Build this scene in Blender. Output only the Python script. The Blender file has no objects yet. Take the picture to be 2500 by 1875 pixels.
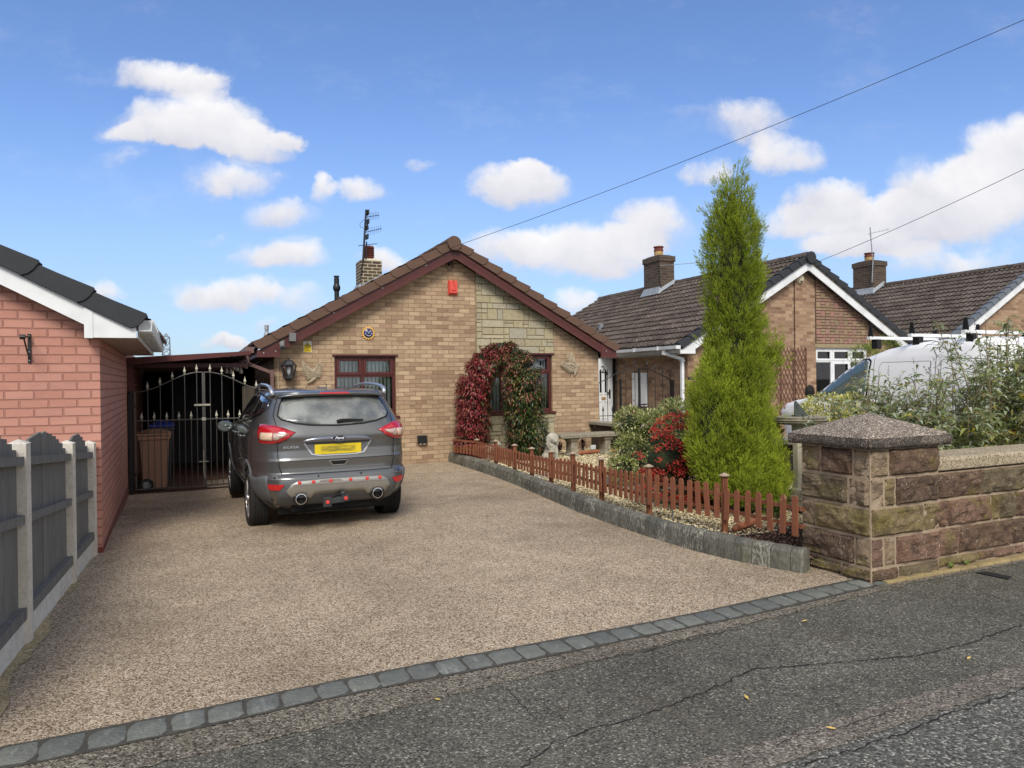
import bpy, bmesh, math, random
import numpy as np
from mathutils import Vector, Matrix, noise as mn
from mathutils.bvhtree import BVHTree
from mathutils.geometry import delaunay_2d_cdt
SC=bpy.context.scene; COL=SC.collection
R=math.radians; PI=math.pi
# ---------------------------------------------------------------- camera
F,CX,CY=1733.,1250.,937.5
YAW,PITCH,ROLL,H=R(23.96),R(-0.31),0.0128,1.60
fw=Vector((math.sin(YAW)*math.cos(PITCH),math.cos(YAW)*math.cos(PITCH),math.sin(PITCH)))
rt0=Vector((math.cos(YAW),-math.sin(YAW),0)); up0=rt0.cross(fw)
rt=rt0*math.cos(ROLL)-up0*math.sin(ROLL); up=rt0*math.sin(ROLL)+up0*math.cos(ROLL)
O=Vector((0,0,H))
cd=bpy.data.cameras.new('camera'); cam=bpy.data.objects.new('camera',cd); COL.objects.link(cam)
cd.sensor_width=36; cd.lens=36*F/2500; cd.clip_start=.05; cd.clip_end=3000
m=Matrix.Identity(4)
for i in range(3): m[i][0]=rt[i]; m[i][1]=up[i]; m[i][2]=-fw[i]; m[i][3]=O[i]
cam.matrix_world=m; SC.camera=cam
def ray(x,y): return fw+rt*((x-CX)/F)-up*((y-CY)/F)      # photo pixel -> direction (for surveying positions)
def G(x,y,z=0.): d=ray(x,y); return O+d*((z-H)/d.z)
def FY(x,y,Y): d=ray(x,y); return O+d*(Y/d.y)
def FX(x,y,X): d=ray(x,y); return O+d*(X/d.x)
# ---------------------------------------------------------------- light
SUN_EL,SUN_AZ=R(42),R(201)      # azimuth clockwise from +Y
SKY_STR=.13; SUN_STR=1.6
SC.view_settings.view_transform='Standard'; SC.view_settings.look='None'
SC.view_settings.exposure=.90; SC.view_settings.gamma=1
SC.cycles.max_bounces=6; SC.cycles.diffuse_bounces=3; SC.cycles.glossy_bounces=3; SC.cycles.transmission_bounces=4; SC.cycles.transparent_max_bounces=8
sd=bpy.data.lights.new('sun','SUN'); sd.energy=SUN_STR; sd.angle=R(22); sd.color=(1,.95,.88)
sun=bpy.data.objects.new('sun',sd); COL.objects.link(sun)
sv=Vector((math.sin(SUN_AZ)*math.cos(SUN_EL),math.cos(SUN_AZ)*math.cos(SUN_EL),math.sin(SUN_EL)))
sun.rotation_euler=sv.to_track_quat('Z','Y').to_euler(); sun.location=(0,-6,12)
def L1(v):
    v=v/255.; return v/12.92 if v<=.04045 else ((v+.055)/1.055)**2.4
def C(r,g,b,k=1.): return (L1(r)*k,L1(g)*k,L1(b)*k,1)
class NT:
    def __init__(s,t): s.t=t
    def n(s,ty,**kw):
        n=s.t.nodes.new('ShaderNode'+ty)
        for k,v in kw.items(): setattr(n,k,v)
        return n
    def put(s,sock,v):
        if v is None: return
        if isinstance(v,bpy.types.NodeSocket): s.t.links.new(v,sock)
        else: sock.default_value=v
    def m(s,op,a,b=None,c=None,clamp=False):
        n=s.n('Math',operation=op); n.use_clamp=clamp; s.put(n.inputs[0],a); s.put(n.inputs[1],b)
        if c is not None: s.put(n.inputs[2],c)
        return n.outputs[0]
    def vm(s,op,a,b=None,c=None):
        n=s.n('VectorMath',operation=op); s.put(n.inputs[0],a); s.put(n.inputs[1],b)
        if c is not None: s.put(n.inputs[2],c)
        return n.outputs['Value'] if op in('LENGTH','DOT_PRODUCT','DISTANCE') else n.outputs[0]
    def noise(s,scale,detail=3,rough=.55,vec=None,dim='3D',col=False,dist=0):
        n=s.n('TexNoise',noise_dimensions=dim); n.inputs['Scale'].default_value=scale; n.inputs['Detail'].default_value=detail
        n.inputs['Roughness'].default_value=rough; n.inputs['Distortion'].default_value=dist; s.put(n.inputs['Vector'],vec or s.pos())
        return n.outputs['Color' if col else 'Fac']
    def vor(s,scale,vec=None,feature='F1',out='Distance',rnd=1):
        n=s.n('TexVoronoi',feature=feature); n.inputs['Scale'].default_value=scale; n.inputs['Randomness'].default_value=rnd; s.put(n.inputs['Vector'],vec or s.pos())
        return n.outputs[out]
    def pos(s):
        if not hasattr(s,'_p'): s._p=s.n('NewGeometry').outputs['Position']
        return s._p
    def oc(s):
        if not hasattr(s,'_o'): s._o=s.n('TexCoord').outputs['Object']
        return s._o
    def ramp(s,fac,stops,interp='LINEAR'):
        n=s.n('ValToRGB'); cr=n.color_ramp; cr.interpolation=interp
        while len(cr.elements)<len(stops): cr.elements.new(.5)
        for e,(p,c) in zip(cr.elements,stops):
            e.position=p; e.color=c if not isinstance(c,(int,float)) else (c,c,c,1)
        s.put(n.inputs[0],fac); return n.outputs[0]
    def mix(s,f,a,b,mode='MIX'):
        n=s.n('Mix',data_type='RGBA',blend_type=mode); s.put(n.inputs[0],f); s.put(n.inputs[6],a); s.put(n.inputs[7],b); return n.outputs[2]
    def sm(s,x,a,b):   # smoothstep
        n=s.n('MapRange',interpolation_type='SMOOTHSTEP'); s.put(n.inputs[0],x); s.put(n.inputs[1],a); s.put(n.inputs[2],b); return n.outputs[0]
    def attr(s,name,out='Fac'): n=s.n('Attribute',attribute_name=name); return n.outputs[out]
    def scl(s,v,sx,sy,sz): return s.vm('MULTIPLY',v,(sx,sy,sz))
    def bump(s,h,dist=.01,strength=1.,nrm=None):
        n=s.n('Bump'); n.inputs['Strength'].default_value=strength; n.inputs['Distance'].default_value=dist; s.put(n.inputs['Height'],h)
        if nrm is not None: s.put(n.inputs['Normal'],nrm)
        return n.outputs[0]
# ---------------------------------------------------------------- world
W=bpy.data.worlds.new('World'); SC.world=W; W.use_nodes=True
t=NT(W.node_tree); W.node_tree.nodes.clear()
sky=t.n('TexSky',sky_type='NISHITA'); sky.sun_disc=False; sky.sun_elevation=SUN_EL; sky.sun_rotation=SUN_AZ
sky.air_density=1.0; sky.dust_density=.6; sky.ozone_density=2.2
dirv=t.n('TexCoord').outputs['Generated']
# clouds: positions on the sky, as tangents about the compass direction the street faces
def gn(px,py):
    d=ray(px,py); q=Vector((d.dot(Vector((math.sin(YAW),math.cos(YAW),0))),d.dot(rt0),d.z)); return q.y/q.x,q.z/q.x
fdir=Vector((math.sin(YAW),math.cos(YAW),0))
a=t.vm('DOT_PRODUCT',dirv,tuple(fdir)); b=t.vm('DOT_PRODUCT',dirv,tuple(rt0)); sep=t.n('SeparateXYZ'); t.put(sep.inputs[0],dirv)
aa=t.m('MAXIMUM',t.m('ABSOLUTE',a),.15)
gu=t.m('DIVIDE',b,aa); gv=t.m('DIVIDE',sep.outputs[2],aa)
cmb=t.n('CombineXYZ'); t.put(cmb.inputs[0],gu); t.put(cmb.inputs[1],gv); t.put(cmb.inputs[2],t.m('MULTIPLY',a,.5))
guv=cmb.outputs[0]
wv=t.noise(9,6,.6,guv,col=True); wob=t.vm('MULTIPLY',t.vm('SUBTRACT',wv,(.5,.5,.5)),(.10,.07,0)); guw=t.vm('ADD',guv,wob)
BL=[(410,184,110,36,.85),(486,209,60,30,.6),(469,300,165,58,1.1),(620,344,90,38,.9),(402,327,110,32,.8),(705,335,30,18,.6),(310,386,50,18,.5),(570,436,95,38,.8),(679,520,85,32,.8),(500,470,40,30,.3),
 (789,453,25,32,.7),(881,465,60,22,.7),(696,625,115,38,1.1),(553,726,95,38,1.),(730,739,75,38,.6),(952,638,50,30,.8),(251,718,60,28,.7),(1015,407,35,12,.35),(545,852,60,14,.8),(654,810,30,18,.4),(520,583,35,12,.3),
 (1265,442,112,46,1.1),(1290,402,42,24,.6),(1431,608,150,60,1.1),(1596,542,85,58,.95),(1243,608,90,50,.7),(1409,740,50,28,.7),(1833,299,85,48,.8),(1916,382,85,38,.9),(1728,420,45,25,.7),(2015,487,80,45,.85),(1938,542,75,35,.7),
 (2158,564,160,60,1.1),(2368,487,170,92,1.2),(2466,387,110,90,1.2),(2257,652,90,35,.7),(2423,641,90,30,.5),(2092,608,100,30,.7),(220,200,45,12,.2),(1700,270,40,14,.25)]
acc=None; upw=None
sx=t.n('SeparateXYZ'); t.put(sx.inputs[0],guw)
for (px,py,rx,ry,w) in BL:
    u,v=gn(px,py); ru,rv=rx/F*1.42,ry/F*1.45
    du=t.m('MULTIPLY',t.m('SUBTRACT',sx.outputs[0],u),1/ru); dv=t.m('MULTIPLY',t.m('SUBTRACT',sx.outputs[1],v),1/rv)
    dd=t.m('MULTIPLY_ADD',du,du,t.m('MULTIPLY',dv,dv))
    f=t.m('MAXIMUM',t.m('MULTIPLY',t.m('SUBTRACT',1.,dd),w),0); g_=t.m('MULTIPLY',f,dv)
    acc=f if acc is None else t.m('ADD',acc,f); upw=g_ if upw is None else t.m('ADD',upw,g_)
front=t.sm(a,.15,.35)
upw=t.m('DIVIDE',upw,t.m('MAXIMUM',acc,.05)); acc=t.m('MULTIPLY',t.m('MINIMUM',acc,1.2),front)
gen=t.m('MULTIPLY',t.sm(t.noise(1.6,5,.6,dirv),.30,.55),t.m('SUBTRACT',1.,front))   # clouds added over the unseen sky, coverage raised for neutral fill light
det=t.noise(13,8,.62,guv); big_=t.noise(4,3,.5,guv)
dn=t.m('ADD',acc,t.m('MULTIPLY',t.m('SUBTRACT',det,.5),1.25)); dn=t.m('ADD',dn,t.m('MULTIPLY',t.m('SUBTRACT',big_,.5),.5))
dens=t.m('MULTIPLY',t.sm(dn,.10,.86),t.m('MINIMUM',t.m('MULTIPLY',acc,3.5),1.))
veil=t.m('MULTIPLY',t.sm(t.m('ADD',acc,t.m('MULTIPLY',t.m('SUBTRACT',t.noise(7,7,.7,t.vm('MULTIPLY',guv,(1,1.8,1))),.5),1.6)),.0,.9),.34)
veil=t.m('MULTIPLY',veil,front)
dens=t.m('MAXIMUM',t.m('MAXIMUM',t.m('MULTIPLY',dens,.97),veil),gen)
# lit tops, greyer undersides of the cloud bodies
shade=t.m('ADD',t.m('MULTIPLY',upw,.55),t.m('MULTIPLY_ADD',t.noise(9,5,.6,t.vm('ADD',guv,(.02,.05,3.))),1.3,-.12),clamp=True)
ccol=t.mix(shade,(2.75,2.75,3.1,1),(4.2,4.15,4.15,1))
# the polarised, deeper blue high up and the paler air low down
skc=t.mix(1.,sky.outputs[0],(.53,.60,.75,1),'MULTIPLY')
hz=t.m('SUBTRACT',1.,t.sm(gv,-.02,.42)); hz=t.m('MULTIPLY',hz,.62)
skc=t.mix(hz,skc,(1.75,2.35,3.05,1))
fin=t.mix(dens,skc,ccol)
bg=t.n('Background'); t.put(bg.inputs[0],fin); bg.inputs[1].default_value=SKY_STR
out=t.n('OutputWorld'); t.t.links.new(bg.outputs[0],out.inputs[0])
# ---------------------------------------------------------------- materials
MT={}
def newmat(name,rough=.8,metal=0,spec=.5,coat=0):
    m_=bpy.data.materials.new(name); m_.use_nodes=True; m_.node_tree.nodes.clear(); n=NT(m_.node_tree)
    b=n.n('BsdfPrincipled'); o=n.n('OutputMaterial'); m_.node_tree.links.new(b.outputs[0],o.inputs[0])
    b.inputs['Roughness'].default_value=rough; b.inputs['Metallic'].default_value=metal; b.inputs['Specular IOR Level'].default_value=spec; b.inputs['Coat Weight'].default_value=coat
    b.inputs['Coat Roughness'].default_value=.06
    MT[name]=m_; n.b=b; n.o=o; return n
def setc(n,col,nrm=None,rough=None):
    n.put(n.b.inputs['Base Color'],col)
    if nrm is not None: n.put(n.b.inputs['Normal'],nrm)
    if rough is not None: n.put(n.b.inputs['Roughness'],rough)
def plain(name,c,rough=.6,metal=0,var=.12,scale=8,bumpd=.0,coat=0,spec=.5,fine=0):
    n=newmat(name,rough,metal,spec,coat)
    f=n.noise(scale,4,.6,n.oc())
    lo=tuple(x*(1-var) for x in c[:3])+(1,); hi=tuple(min(1,x*(1+var)) for x in c[:3])+(1,)
    col=n.ramp(f,[(.3,lo),(.7,hi)])
    if fine: col=n.mix(n.m('MULTIPLY',n.sm(n.noise(fine,2,.5,n.oc()),.45,.7),.35),col,tuple(x*.55 for x in c[:3])+(1,))
    setc(n,col,n.bump(n.noise(scale*8,3,.6,n.oc()),bumpd) if bumpd else None); return MT[name]
def brick(name,pal,mortar,bw=.2286,bh=.0820,mw=.011,depth=.006,stain=.35,rough=.9,inner=.25,mortar_d=1.,stretch_ends=None):
    n=newmat(name,rough); uv=n.n('UVMap').outputs[0]
    w=n.vm('MULTIPLY',n.vm('SUBTRACT',n.noise(14,2,.5,uv,col=True),(.5,.5,.5)),(.008,.008,0)); uvw=n.vm('ADD',uv,w)
    s=n.n('SeparateXYZ'); n.put(s.inputs[0],uvw); v=n.m('DIVIDE',s.outputs[1],bh); row=n.m('FLOOR',v)
    uu=n.m('ADD',n.m('DIVIDE',s.outputs[0],bw),n.m('MULTIPLY',n.m('MODULO',n.m('ADD',row,100),2),.5)); colm=n.m('FLOOR',uu)
    fu=n.m('FRACT',uu); fv=n.m('FRACT',v)
    du=n.m('MULTIPLY',n.m('MINIMUM',fu,n.m('SUBTRACT',1.,fu)),bw); dv=n.m('MULTIPLY',n.m('MINIMUM',fv,n.m('SUBTRACT',1.,fv)),bh)
    d=n.m('MINIMUM',du,dv); mask=n.sm(d,mw*.5-.001,mw*.5+.003)
    cid=n.n('CombineXYZ'); n.put(cid.inputs[0],colm); n.put(cid.inputs[1],row); wn=n.n('TexWhiteNoise',noise_dimensions='2D'); n.put(wn.inputs[0],cid.outputs[0])
    k=len(pal); base=n.ramp(wn.outputs[0],[(i/(k-1),c) for i,c in enumerate(pal)])
    # mottled faces, streaky along each brick, with flashed (browner) patches
    mot=n.noise(6,4,.65,n.scl(uvw,1,5,1)); flash=n.sm(n.noise(2.3,5,.7,n.vm('ADD',n.scl(uvw,1.6,5,1),n.vm('MULTIPLY',wn.outputs[1],(3,3,3)))),.50,.72)
    base=n.mix(n.m('MULTIPLY',flash,inner),base,tuple(x*.52 for x in pal[0][:3])+(1,))
    base=n.mix(n.m('MULTIPLY',n.m('ABSOLUTE',n.m('SUBTRACT',mot,.5)),.9),base,tuple(min(1,x*1.55) for x in pal[-1][:3])+(1,))
    big=n.noise(.9,4,.6,uv)
    base=n.mix(stain,base,n.ramp(big,[(.3,.62),(.7,1.)]),'MULTIPLY')
    mc=n.mix(n.noise(30,2,.5,uv),mortar,tuple(x*.72 for x in mortar[:3])+(1,))
    col=n.mix(mask,mc,base)
    hgt=n.m('MULTIPLY_ADD',mask,mortar_d,n.m('MULTIPLY',n.noise(60,3,.6,uvw),.3)); hgt=n.m('ADD',hgt,n.m('MULTIPLY',wn.outputs[0],.25))
    setc(n,col,n.bump(hgt,depth)); return MT[name]
# ---------------------------------------------------------------- mesh builder
ORG={}
class MB:
    def __init__(s): s.v=[]; s.f=[]; s.r=[]; s.mi=[]; s.c=.5; s.m=0
    def add(s,vs,fs):
        o=len(s.v); s.v+= [tuple(p) for p in vs]; s.f+=[tuple(i+o for i in f) for f in fs]; s.r+=[s.c]*len(fs); s.mi+=[s.m]*len(fs)
    def box(s,x0,x1,y0,y1,z0,z1):
        s.add([(x,y,z) for z in(z0,z1) for y in(y0,y1) for x in(x0,x1)],[(0,2,3,1),(4,5,7,6),(0,1,5,4),(2,6,7,3),(0,4,6,2),(1,3,7,5)])
    def obox(s,c,X,Y,Z):   # centre and half-axis vectors
        c,X,Y,Z=map(Vector,(c,X,Y,Z)); s.add([c+X*a+Y*b+Z*d for d in(-1,1) for b in(-1,1) for a in(-1,1)],[(0,2,3,1),(4,5,7,6),(0,1,5,4),(2,6,7,3),(0,4,6,2),(1,3,7,5)])
    def bar(s,p,q,w,h=None,upv=(0,0,1)):
        h=h or w; p,q=Vector(p),Vector(q); d=q-p; Z=Vector(upv); X=d.normalized().cross(Z)
        if X.length<1e-3: X=Vector((1,0,0))
        X.normalize(); Y=X.cross(d.normalized()); s.obox((p+q)/2,X*w/2,d/2,Y*h/2)
    def prism(s,poly,O_,U,V,N):  # poly in (u,v), extruded by vector N
        O_,U,V,N=map(Vector,(O_,U,V,N)); k=len(poly); a=[O_+U*p[0]+V*p[1] for p in poly]; b=[p+N for p in a]
        s.add(a+b,[tuple(range(k))[::-1],tuple(range(k,2*k))]+[(i,(i+1)%k,k+(i+1)%k,k+i) for i in range(k)])
    def tube(s,pts,r,n=6,caps=True):
        pts=[Vector(p) for p in pts]; rs=r if isinstance(r,(list,tuple)) else [r]*len(pts); vs=[]; fs=[]; pX=None
        for i,p in enumerate(pts):
            d=(pts[min(i+1,len(pts)-1)]-pts[max(i-1,0)]).normalized()
            X=d.cross(Vector((0,0,1)) if abs(d.z)<.95 else Vector((0,1,0))).normalized() if pX is None else (pX-d*pX.dot(d)).normalized()
            pX=X; Y=d.cross(X)
            vs+=[p+(X*math.cos(2*PI*j/n)+Y*math.sin(2*PI*j/n))*rs[i] for j in range(n)]
        for i in range(len(pts)-1):
            for j in range(n): fs.append((i*n+j,i*n+(j+1)%n,(i+1)*n+(j+1)%n,(i+1)*n+j))
        if caps: fs+= [tuple(range(n))[::-1],tuple(range((len(pts)-1)*n,len(pts)*n))]
        s.add(vs,fs)
    def lathe(s,prof,c,axis=(0,0,1),n=20,square=False,ph=0.):
        c=Vector(c); A=Vector(axis).normalized(); X=A.cross(Vector((0,0,1)) if abs(A.z)<.9 else Vector((0,1,0))).normalized(); Y=A.cross(X); vs=[];fs=[]
        for r,h in prof:
            for j in range(n):
                t_=2*PI*j/n+ph; vs.append(c+A*h+(X*math.cos(t_)+Y*math.sin(t_))*r)
        for i in range(len(prof)-1):
            for j in range(n): fs.append((i*n+j,i*n+(j+1)%n,(i+1)*n+(j+1)%n,(i+1)*n+j))
        fs+=[tuple(range(n))[::-1],tuple(range((len(prof)-1)*n,len(prof)*n))]; s.add(vs,fs)
    def sph(s,c,r,n=10,sc=(1,1,1)):
        pr=[(math.sin(PI*i/n)*r,-math.cos(PI*i/n)*r) for i in range(n+1)]; o=len(s.v); s.lathe([(max(a,1e-4),b) for a,b in pr],(0,0,0),n=n+4)
        for i in range(o,len(s.v)): v=s.v[i]; s.v[i]=(c[0]+v[0]*sc[0],c[1]+v[1]*sc[1],c[2]+v[2]*sc[2])
    def build(s,name,mat,parent=None,org=None,smooth=False,bevel=0,local=False,seg=1,weld=False):
        o_=Vector((0,0,0))
        if parent is not None and not local: o_=ORG.get(parent.name,Vector((0,0,0)))
        if org is not None: o_=Vector(org)
        me=bpy.data.meshes.new(name); me.from_pydata([tuple(Vector(v)-o_) for v in s.v],[],s.f)
        for mm in (mat if isinstance(mat,(list,tuple)) else [mat]): me.materials.append(MT[mm] if isinstance(mm,str) else mm)
        nf=len(me.polygons)
        if nf==len(s.mi): me.polygons.foreach_set('material_index',s.mi)
        at=me.attributes.new('rnd','FLOAT','FACE')
        if nf==len(s.r): at.data.foreach_set('value',s.r)
        uvl=me.uv_layers.new(name='UVMap'); V=me.vertices
        for p in me.polygons:
            nx,ny,nz=map(abs,p.normal)
            for li in p.loop_indices:
                c=V[me.loops[li].vertex_index].co+o_
                uvl.data[li].uv=(c.y,c.z) if nx>ny and nx>nz else ((c.x,c.z) if ny>=nz else (c.x,c.y))
        me.validate()
        if smooth: me.polygons.foreach_set('use_smooth',[True]*len(me.polygons))
        if bevel:
            bm=bmesh.new(); bm.from_mesh(me)
            if weld: bmesh.ops.remove_doubles(bm,verts=bm.verts,dist=1e-4)
            es=[e for e in bm.edges if len(e.link_faces)==2 and e.calc_face_angle(0)>.5]
            bmesh.ops.bevel(bm,geom=es,offset=bevel,segments=seg,affect='EDGES',profile=.6,clamp_overlap=True); bm.to_mesh(me); bm.free()
        o=bpy.data.objects.new(name,me); COL.objects.link(o)
        if parent is not None: o.parent=parent; ORG[o.name]=o_
        else: o.location=o_; ORG[o.name]=o_
        return o
def tag(o,label=None,cat=None,group=None,kind=None):
    for k,v in (('label',label),('category',cat),('group',group),('kind',kind)):
        if v: o[k]=v
    return o
def thing(name,loc,label,cat,group=None,rz=0):
    o=bpy.data.objects.new(name,None); COL.objects.link(o); o.location=loc; o.rotation_euler=(0,0,rz); o.empty_display_size=.2
    ORG[o.name]=Vector(loc); return tag(o,label,cat,group)
def struct(o): o['kind']='structure'; return o
def relabel(o,l): o['label']=l
def copy_tree(o,parent=None):
    c=o.copy(); COL.objects.link(c)
    if parent is not None: c.parent=parent
    for ch in [x for x in COL.objects if x.parent==o]: copy_tree(ch,c)
    return c
def text(mb_name,s,size,mat,loc,rot,parent,ext=.002,shear=0,sx=1.,bold=0,local=False):
    cu=bpy.data.curves.new(mb_name,'FONT'); cu.body=s; cu.size=size; cu.extrude=ext; cu.align_x='CENTER'; cu.align_y='CENTER'; cu.shear=shear; cu.offset=bold
    to=bpy.data.objects.new('tmp',cu); COL.objects.link(to); dg=bpy.context.evaluated_depsgraph_get()
    me=bpy.data.meshes.new_from_object(to.evaluated_get(dg)); bpy.data.objects.remove(to); me.name=mb_name
    M=Matrix.Translation(loc)@rot.to_4x4()@Matrix.Diagonal((sx,1,1,1)); me.transform(M)
    if parent is not None and not local: me.transform(Matrix.Translation(-ORG[parent.name]))
    me.materials.clear(); me.materials.append(MT[mat]); o=bpy.data.objects.new(mb_name,me); COL.objects.link(o); o.parent=parent
    if parent is not None: ORG[o.name]=ORG.get(parent.name,Vector((0,0,0)))
    return o
ROT_FRONT=Matrix(((1,0,0),(0,0,-1),(0,1,0)))   # text facing -Y
def blob(name,spheres,voxel,mat,parent=None,org=(0,0,0),noise_amp=0,noise_s=20,smooth=2,local=False):
    """one continuous sculpted body: overlapping ellipsoids fused by voxel remeshing"""
    b=MB()
    for sp in spheres:
        if len(sp)==2: b.sph(sp[0],1,10,sp[1] if isinstance(sp[1],tuple) else (sp[1],)*3)
        else: b.tube([sp[0],sp[1]],list(sp[2]) if isinstance(sp[2],(list,tuple)) else [sp[2],sp[2]],10)
    me=bpy.data.meshes.new('t'); me.from_pydata(b.v,[],b.f); to=bpy.data.objects.new('t',me); COL.objects.link(to)
    md=to.modifiers.new('r','REMESH'); md.mode='VOXEL'; md.voxel_size=voxel
    if smooth: sm_=to.modifiers.new('s','SMOOTH'); sm_.iterations=smooth
    dg=bpy.context.evaluated_depsgraph_get(); m2=bpy.data.meshes.new_from_object(to.evaluated_get(dg)); bpy.data.objects.remove(to)
    if noise_amp:
        for v in m2.vertices: v.co+=v.normal*mn.fractal(v.co*noise_s,1.,2.,3)*noise_amp
    o_=Vector(org)
    if parent is not None and not local: o_=ORG[parent.name]
    m2.transform(Matrix.Translation(-o_)); m2.materials.clear(); m2.materials.append(MT[mat]); m2.name=name
    m2.polygons.foreach_set('use_smooth',[True]*len(m2.polygons))
    o=bpy.data.objects.new(name,m2); COL.objects.link(o)
    if parent is not None: o.parent=parent; ORG[o.name]=o_
    else: o.location=o_
    return o
def rawmesh(name,V,Fc,mat,col=None,parent=None,org=(0,0,0),smooth=False,k=None):
    """fast numpy mesh: V (n,3), Fc (m,k) faces, col (n,3) vertex colours"""
    o_=np.array(ORG[parent.name] if parent is not None else org,dtype=float); V=np.asarray(V,dtype=np.float32)-o_.astype(np.float32); Fc=np.asarray(Fc,dtype=np.int32)
    me=bpy.data.meshes.new(name); me.vertices.add(len(V)); me.vertices.foreach_set('co',V.ravel()); k=Fc.shape[1]
    me.loops.add(Fc.size); me.loops.foreach_set('vertex_index',Fc.ravel()); me.polygons.add(len(Fc)); me.polygons.foreach_set('loop_start',np.arange(0,Fc.size,k,dtype=np.int32)); me.polygons.foreach_set('loop_total',np.full(len(Fc),k,dtype=np.int32))
    me.update(calc_edges=True)
    if col is not None:
        a_=me.attributes.new('col','FLOAT_COLOR','POINT'); c4=np.ones((len(V),4),dtype=np.float32); c4[:,:3]=col; a_.data.foreach_set('color',c4.ravel())
    me.materials.append(MT[mat]); 
    if smooth: me.polygons.foreach_set('use_smooth',[True]*len(me.polygons))
    o=bpy.data.objects.new(name,me); COL.objects.link(o)
    if parent is not None: o.parent=parent; ORG[o.name]=Vector(o_)
    else: o.location=o_
    return o
# ---------------------------------------------------------------- materials used by the setting
def speck(name,stops,sc,bumpd=.004,rough=.95,big=(.45,.8,1.15),bigsc=.6,sp2=None,stain=None):
    n=newmat(name,rough,spec=.25); p=n.pos()
    wn=n.n('TexVoronoi',feature='F1'); wn.inputs['Scale'].default_value=sc; n.put(wn.inputs['Vector'],n.vm('ADD',p,n.vm('MULTIPLY',n.noise(sc*.6,2,.5,col=True),(.004,.004,.004))))
    s=n.n('SeparateColor'); n.put(s.inputs[0],wn.outputs['Color'])
    col=n.ramp(s.outputs[0],stops)
    pat=n.noise(bigsc,5,.62); pat2=n.noise(bigsc*5,4,.6)
    col=n.mix(1.,col,n.ramp(n.m('MULTIPLY_ADD',pat2,.35,n.m('MULTIPLY',pat,.65)),[(.34,big[1]),(.66,big[2])]),'MULTIPLY')
    if sp2: col=n.mix(n.m('MULTIPLY',n.sm(n.vor(sp2[0]),sp2[1],sp2[1]*.55),1.),col,sp2[2])
    if stain: col=n.mix(n.m('MULTIPLY',n.sm(n.noise(stain[0],5,.65),stain[1],stain[1]+.14),stain[3]),col,stain[2])
    h=n.m('ADD',n.m('MULTIPLY',n.m('SUBTRACT',1.,n.m('MULTIPLY',wn.outputs['Distance'],1.)),1.),n.m('MULTIPLY',s.outputs[1],.5))
    setc(n,col,n.bump(h,bumpd)); return n
speck('resin_gravel',[(0,C(86,72,54)),(.18,C(146,126,101)),(.5,C(186,165,136)),(.8,C(212,192,163)),(1,C(236,220,197))],125,.006,big=(0,.68,1.12),bigsc=.55,stain=(.35,.52,C(108,92,74),.38))
speck('asphalt',[(0,C(66,64,56)),(.4,C(97,95,84)),(.8,C(115,112,100)),(.95,C(142,138,124)),(1,C(178,172,156))],110,.006,big=(0,.68,1.15),bigsc=1.1,sp2=(26,.06,C(168,158,142)),stain=(1.6,.55,C(96,84,74),.30))
speck('asphalt_strip',[(0,C(56,50,42)),(.4,C(112,104,90)),(.8,C(138,130,114)),(1,C(172,165,150))],110,.005,big=(0,.72,1.1),bigsc=1.5)
speck('asphalt_pink',[(0,C(68,62,54)),(.4,C(114,106,94)),(.8,C(136,127,114)),(1,C(172,164,150))],100,.005,big=(0,.78,1.1),bigsc=1.5)
speck('asphalt_road',[(0,C(66,65,60)),(.5,C(98,97,90)),(.85,C(122,120,110)),(1,C(176,172,158))],90,.006,big=(0,.8,1.15),bigsc=1.)
speck('mortar_ground',[(0,C(136,120,88)),(.5,C(190,170,128)),(1,C(214,198,160))],120,.004,big=(0,.65,1.1),bigsc=3.)
plain('crack',C(24,23,21),.95)
n=newmat('setts',.72,spec=.4); rnd=n.attr('rnd'); nz=n.noise(14,5,.65); v=n.noise(5,4,.6,n.scl(n.pos(),4,1,1))
c=n.mix(nz,C(84,85,79),C(138,139,128)); c=n.mix(n.m('MULTIPLY',n.sm(v,.55,.7),.6),c,C(156,160,150)); c=n.mix(rnd,n.mix(.5,c,C(70,74,74)),c); c=n.mix(n.m('MULTIPLY',n.sm(n.noise(7,4,.6),.52,.68),.4),c,C(104,110,100))
setc(n,c,n.bump(n.m('ADD',n.noise(18,5,.6),n.noise(60,3,.6)),.008))
n=newmat('edging',.9,spec=.25); rnd=n.attr('rnd'); st=n.noise(9,5,.7,n.scl(n.pos(),4,4,.55)); fl=n.sm(n.noise(26,4,.6,n.scl(n.pos(),2.2,2.2,.8)),.50,.57)
c=n.mix(st,C(60,60,54),C(128,125,112)); c=n.mix(n.m('MULTIPLY',fl,n.m('MULTIPLY_ADD',rnd,.7,.15)),c,C(176,173,158)); c=n.mix(n.m('MULTIPLY',n.sm(n.noise(2.2,4,.6),.45,.7),.6),c,C(64,66,60)); c=n.mix(n.m('MULTIPLY',n.sm(n.noise(3,3,.6),.6,.7),.35),c,C(90,96,60))
setc(n,c,n.bump(n.m('ADD',n.noise(30,4,.6),st),.007))
brick('brick_house',[C(150,122,96),C(172,146,116),C(184,158,126),C(198,172,138),C(172,142,116)],C(142,120,90),depth=.004,inner=.55,mw=.009,mortar_d=.5,stain=.45)
brick('brick_neighbour',[C(128,98,76),C(152,120,94),C(170,138,108),C(184,154,124),C(146,112,92)],C(160,140,112),depth=.004,inner=.5,mw=.009,mortar_d=.5,stain=.45)
brick('brick_garage',[C(186,132,114),C(194,138,119),C(200,146,128),C(190,138,122)],C(176,123,107),depth=.006,inner=.22,stain=.40,mw=.012,mortar_d=1.1)
brick('brick_plinth',[C(118,62,48),C(132,70,54),C(142,78,60)],C(176,158,136),depth=.005,inner=.2)
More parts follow.
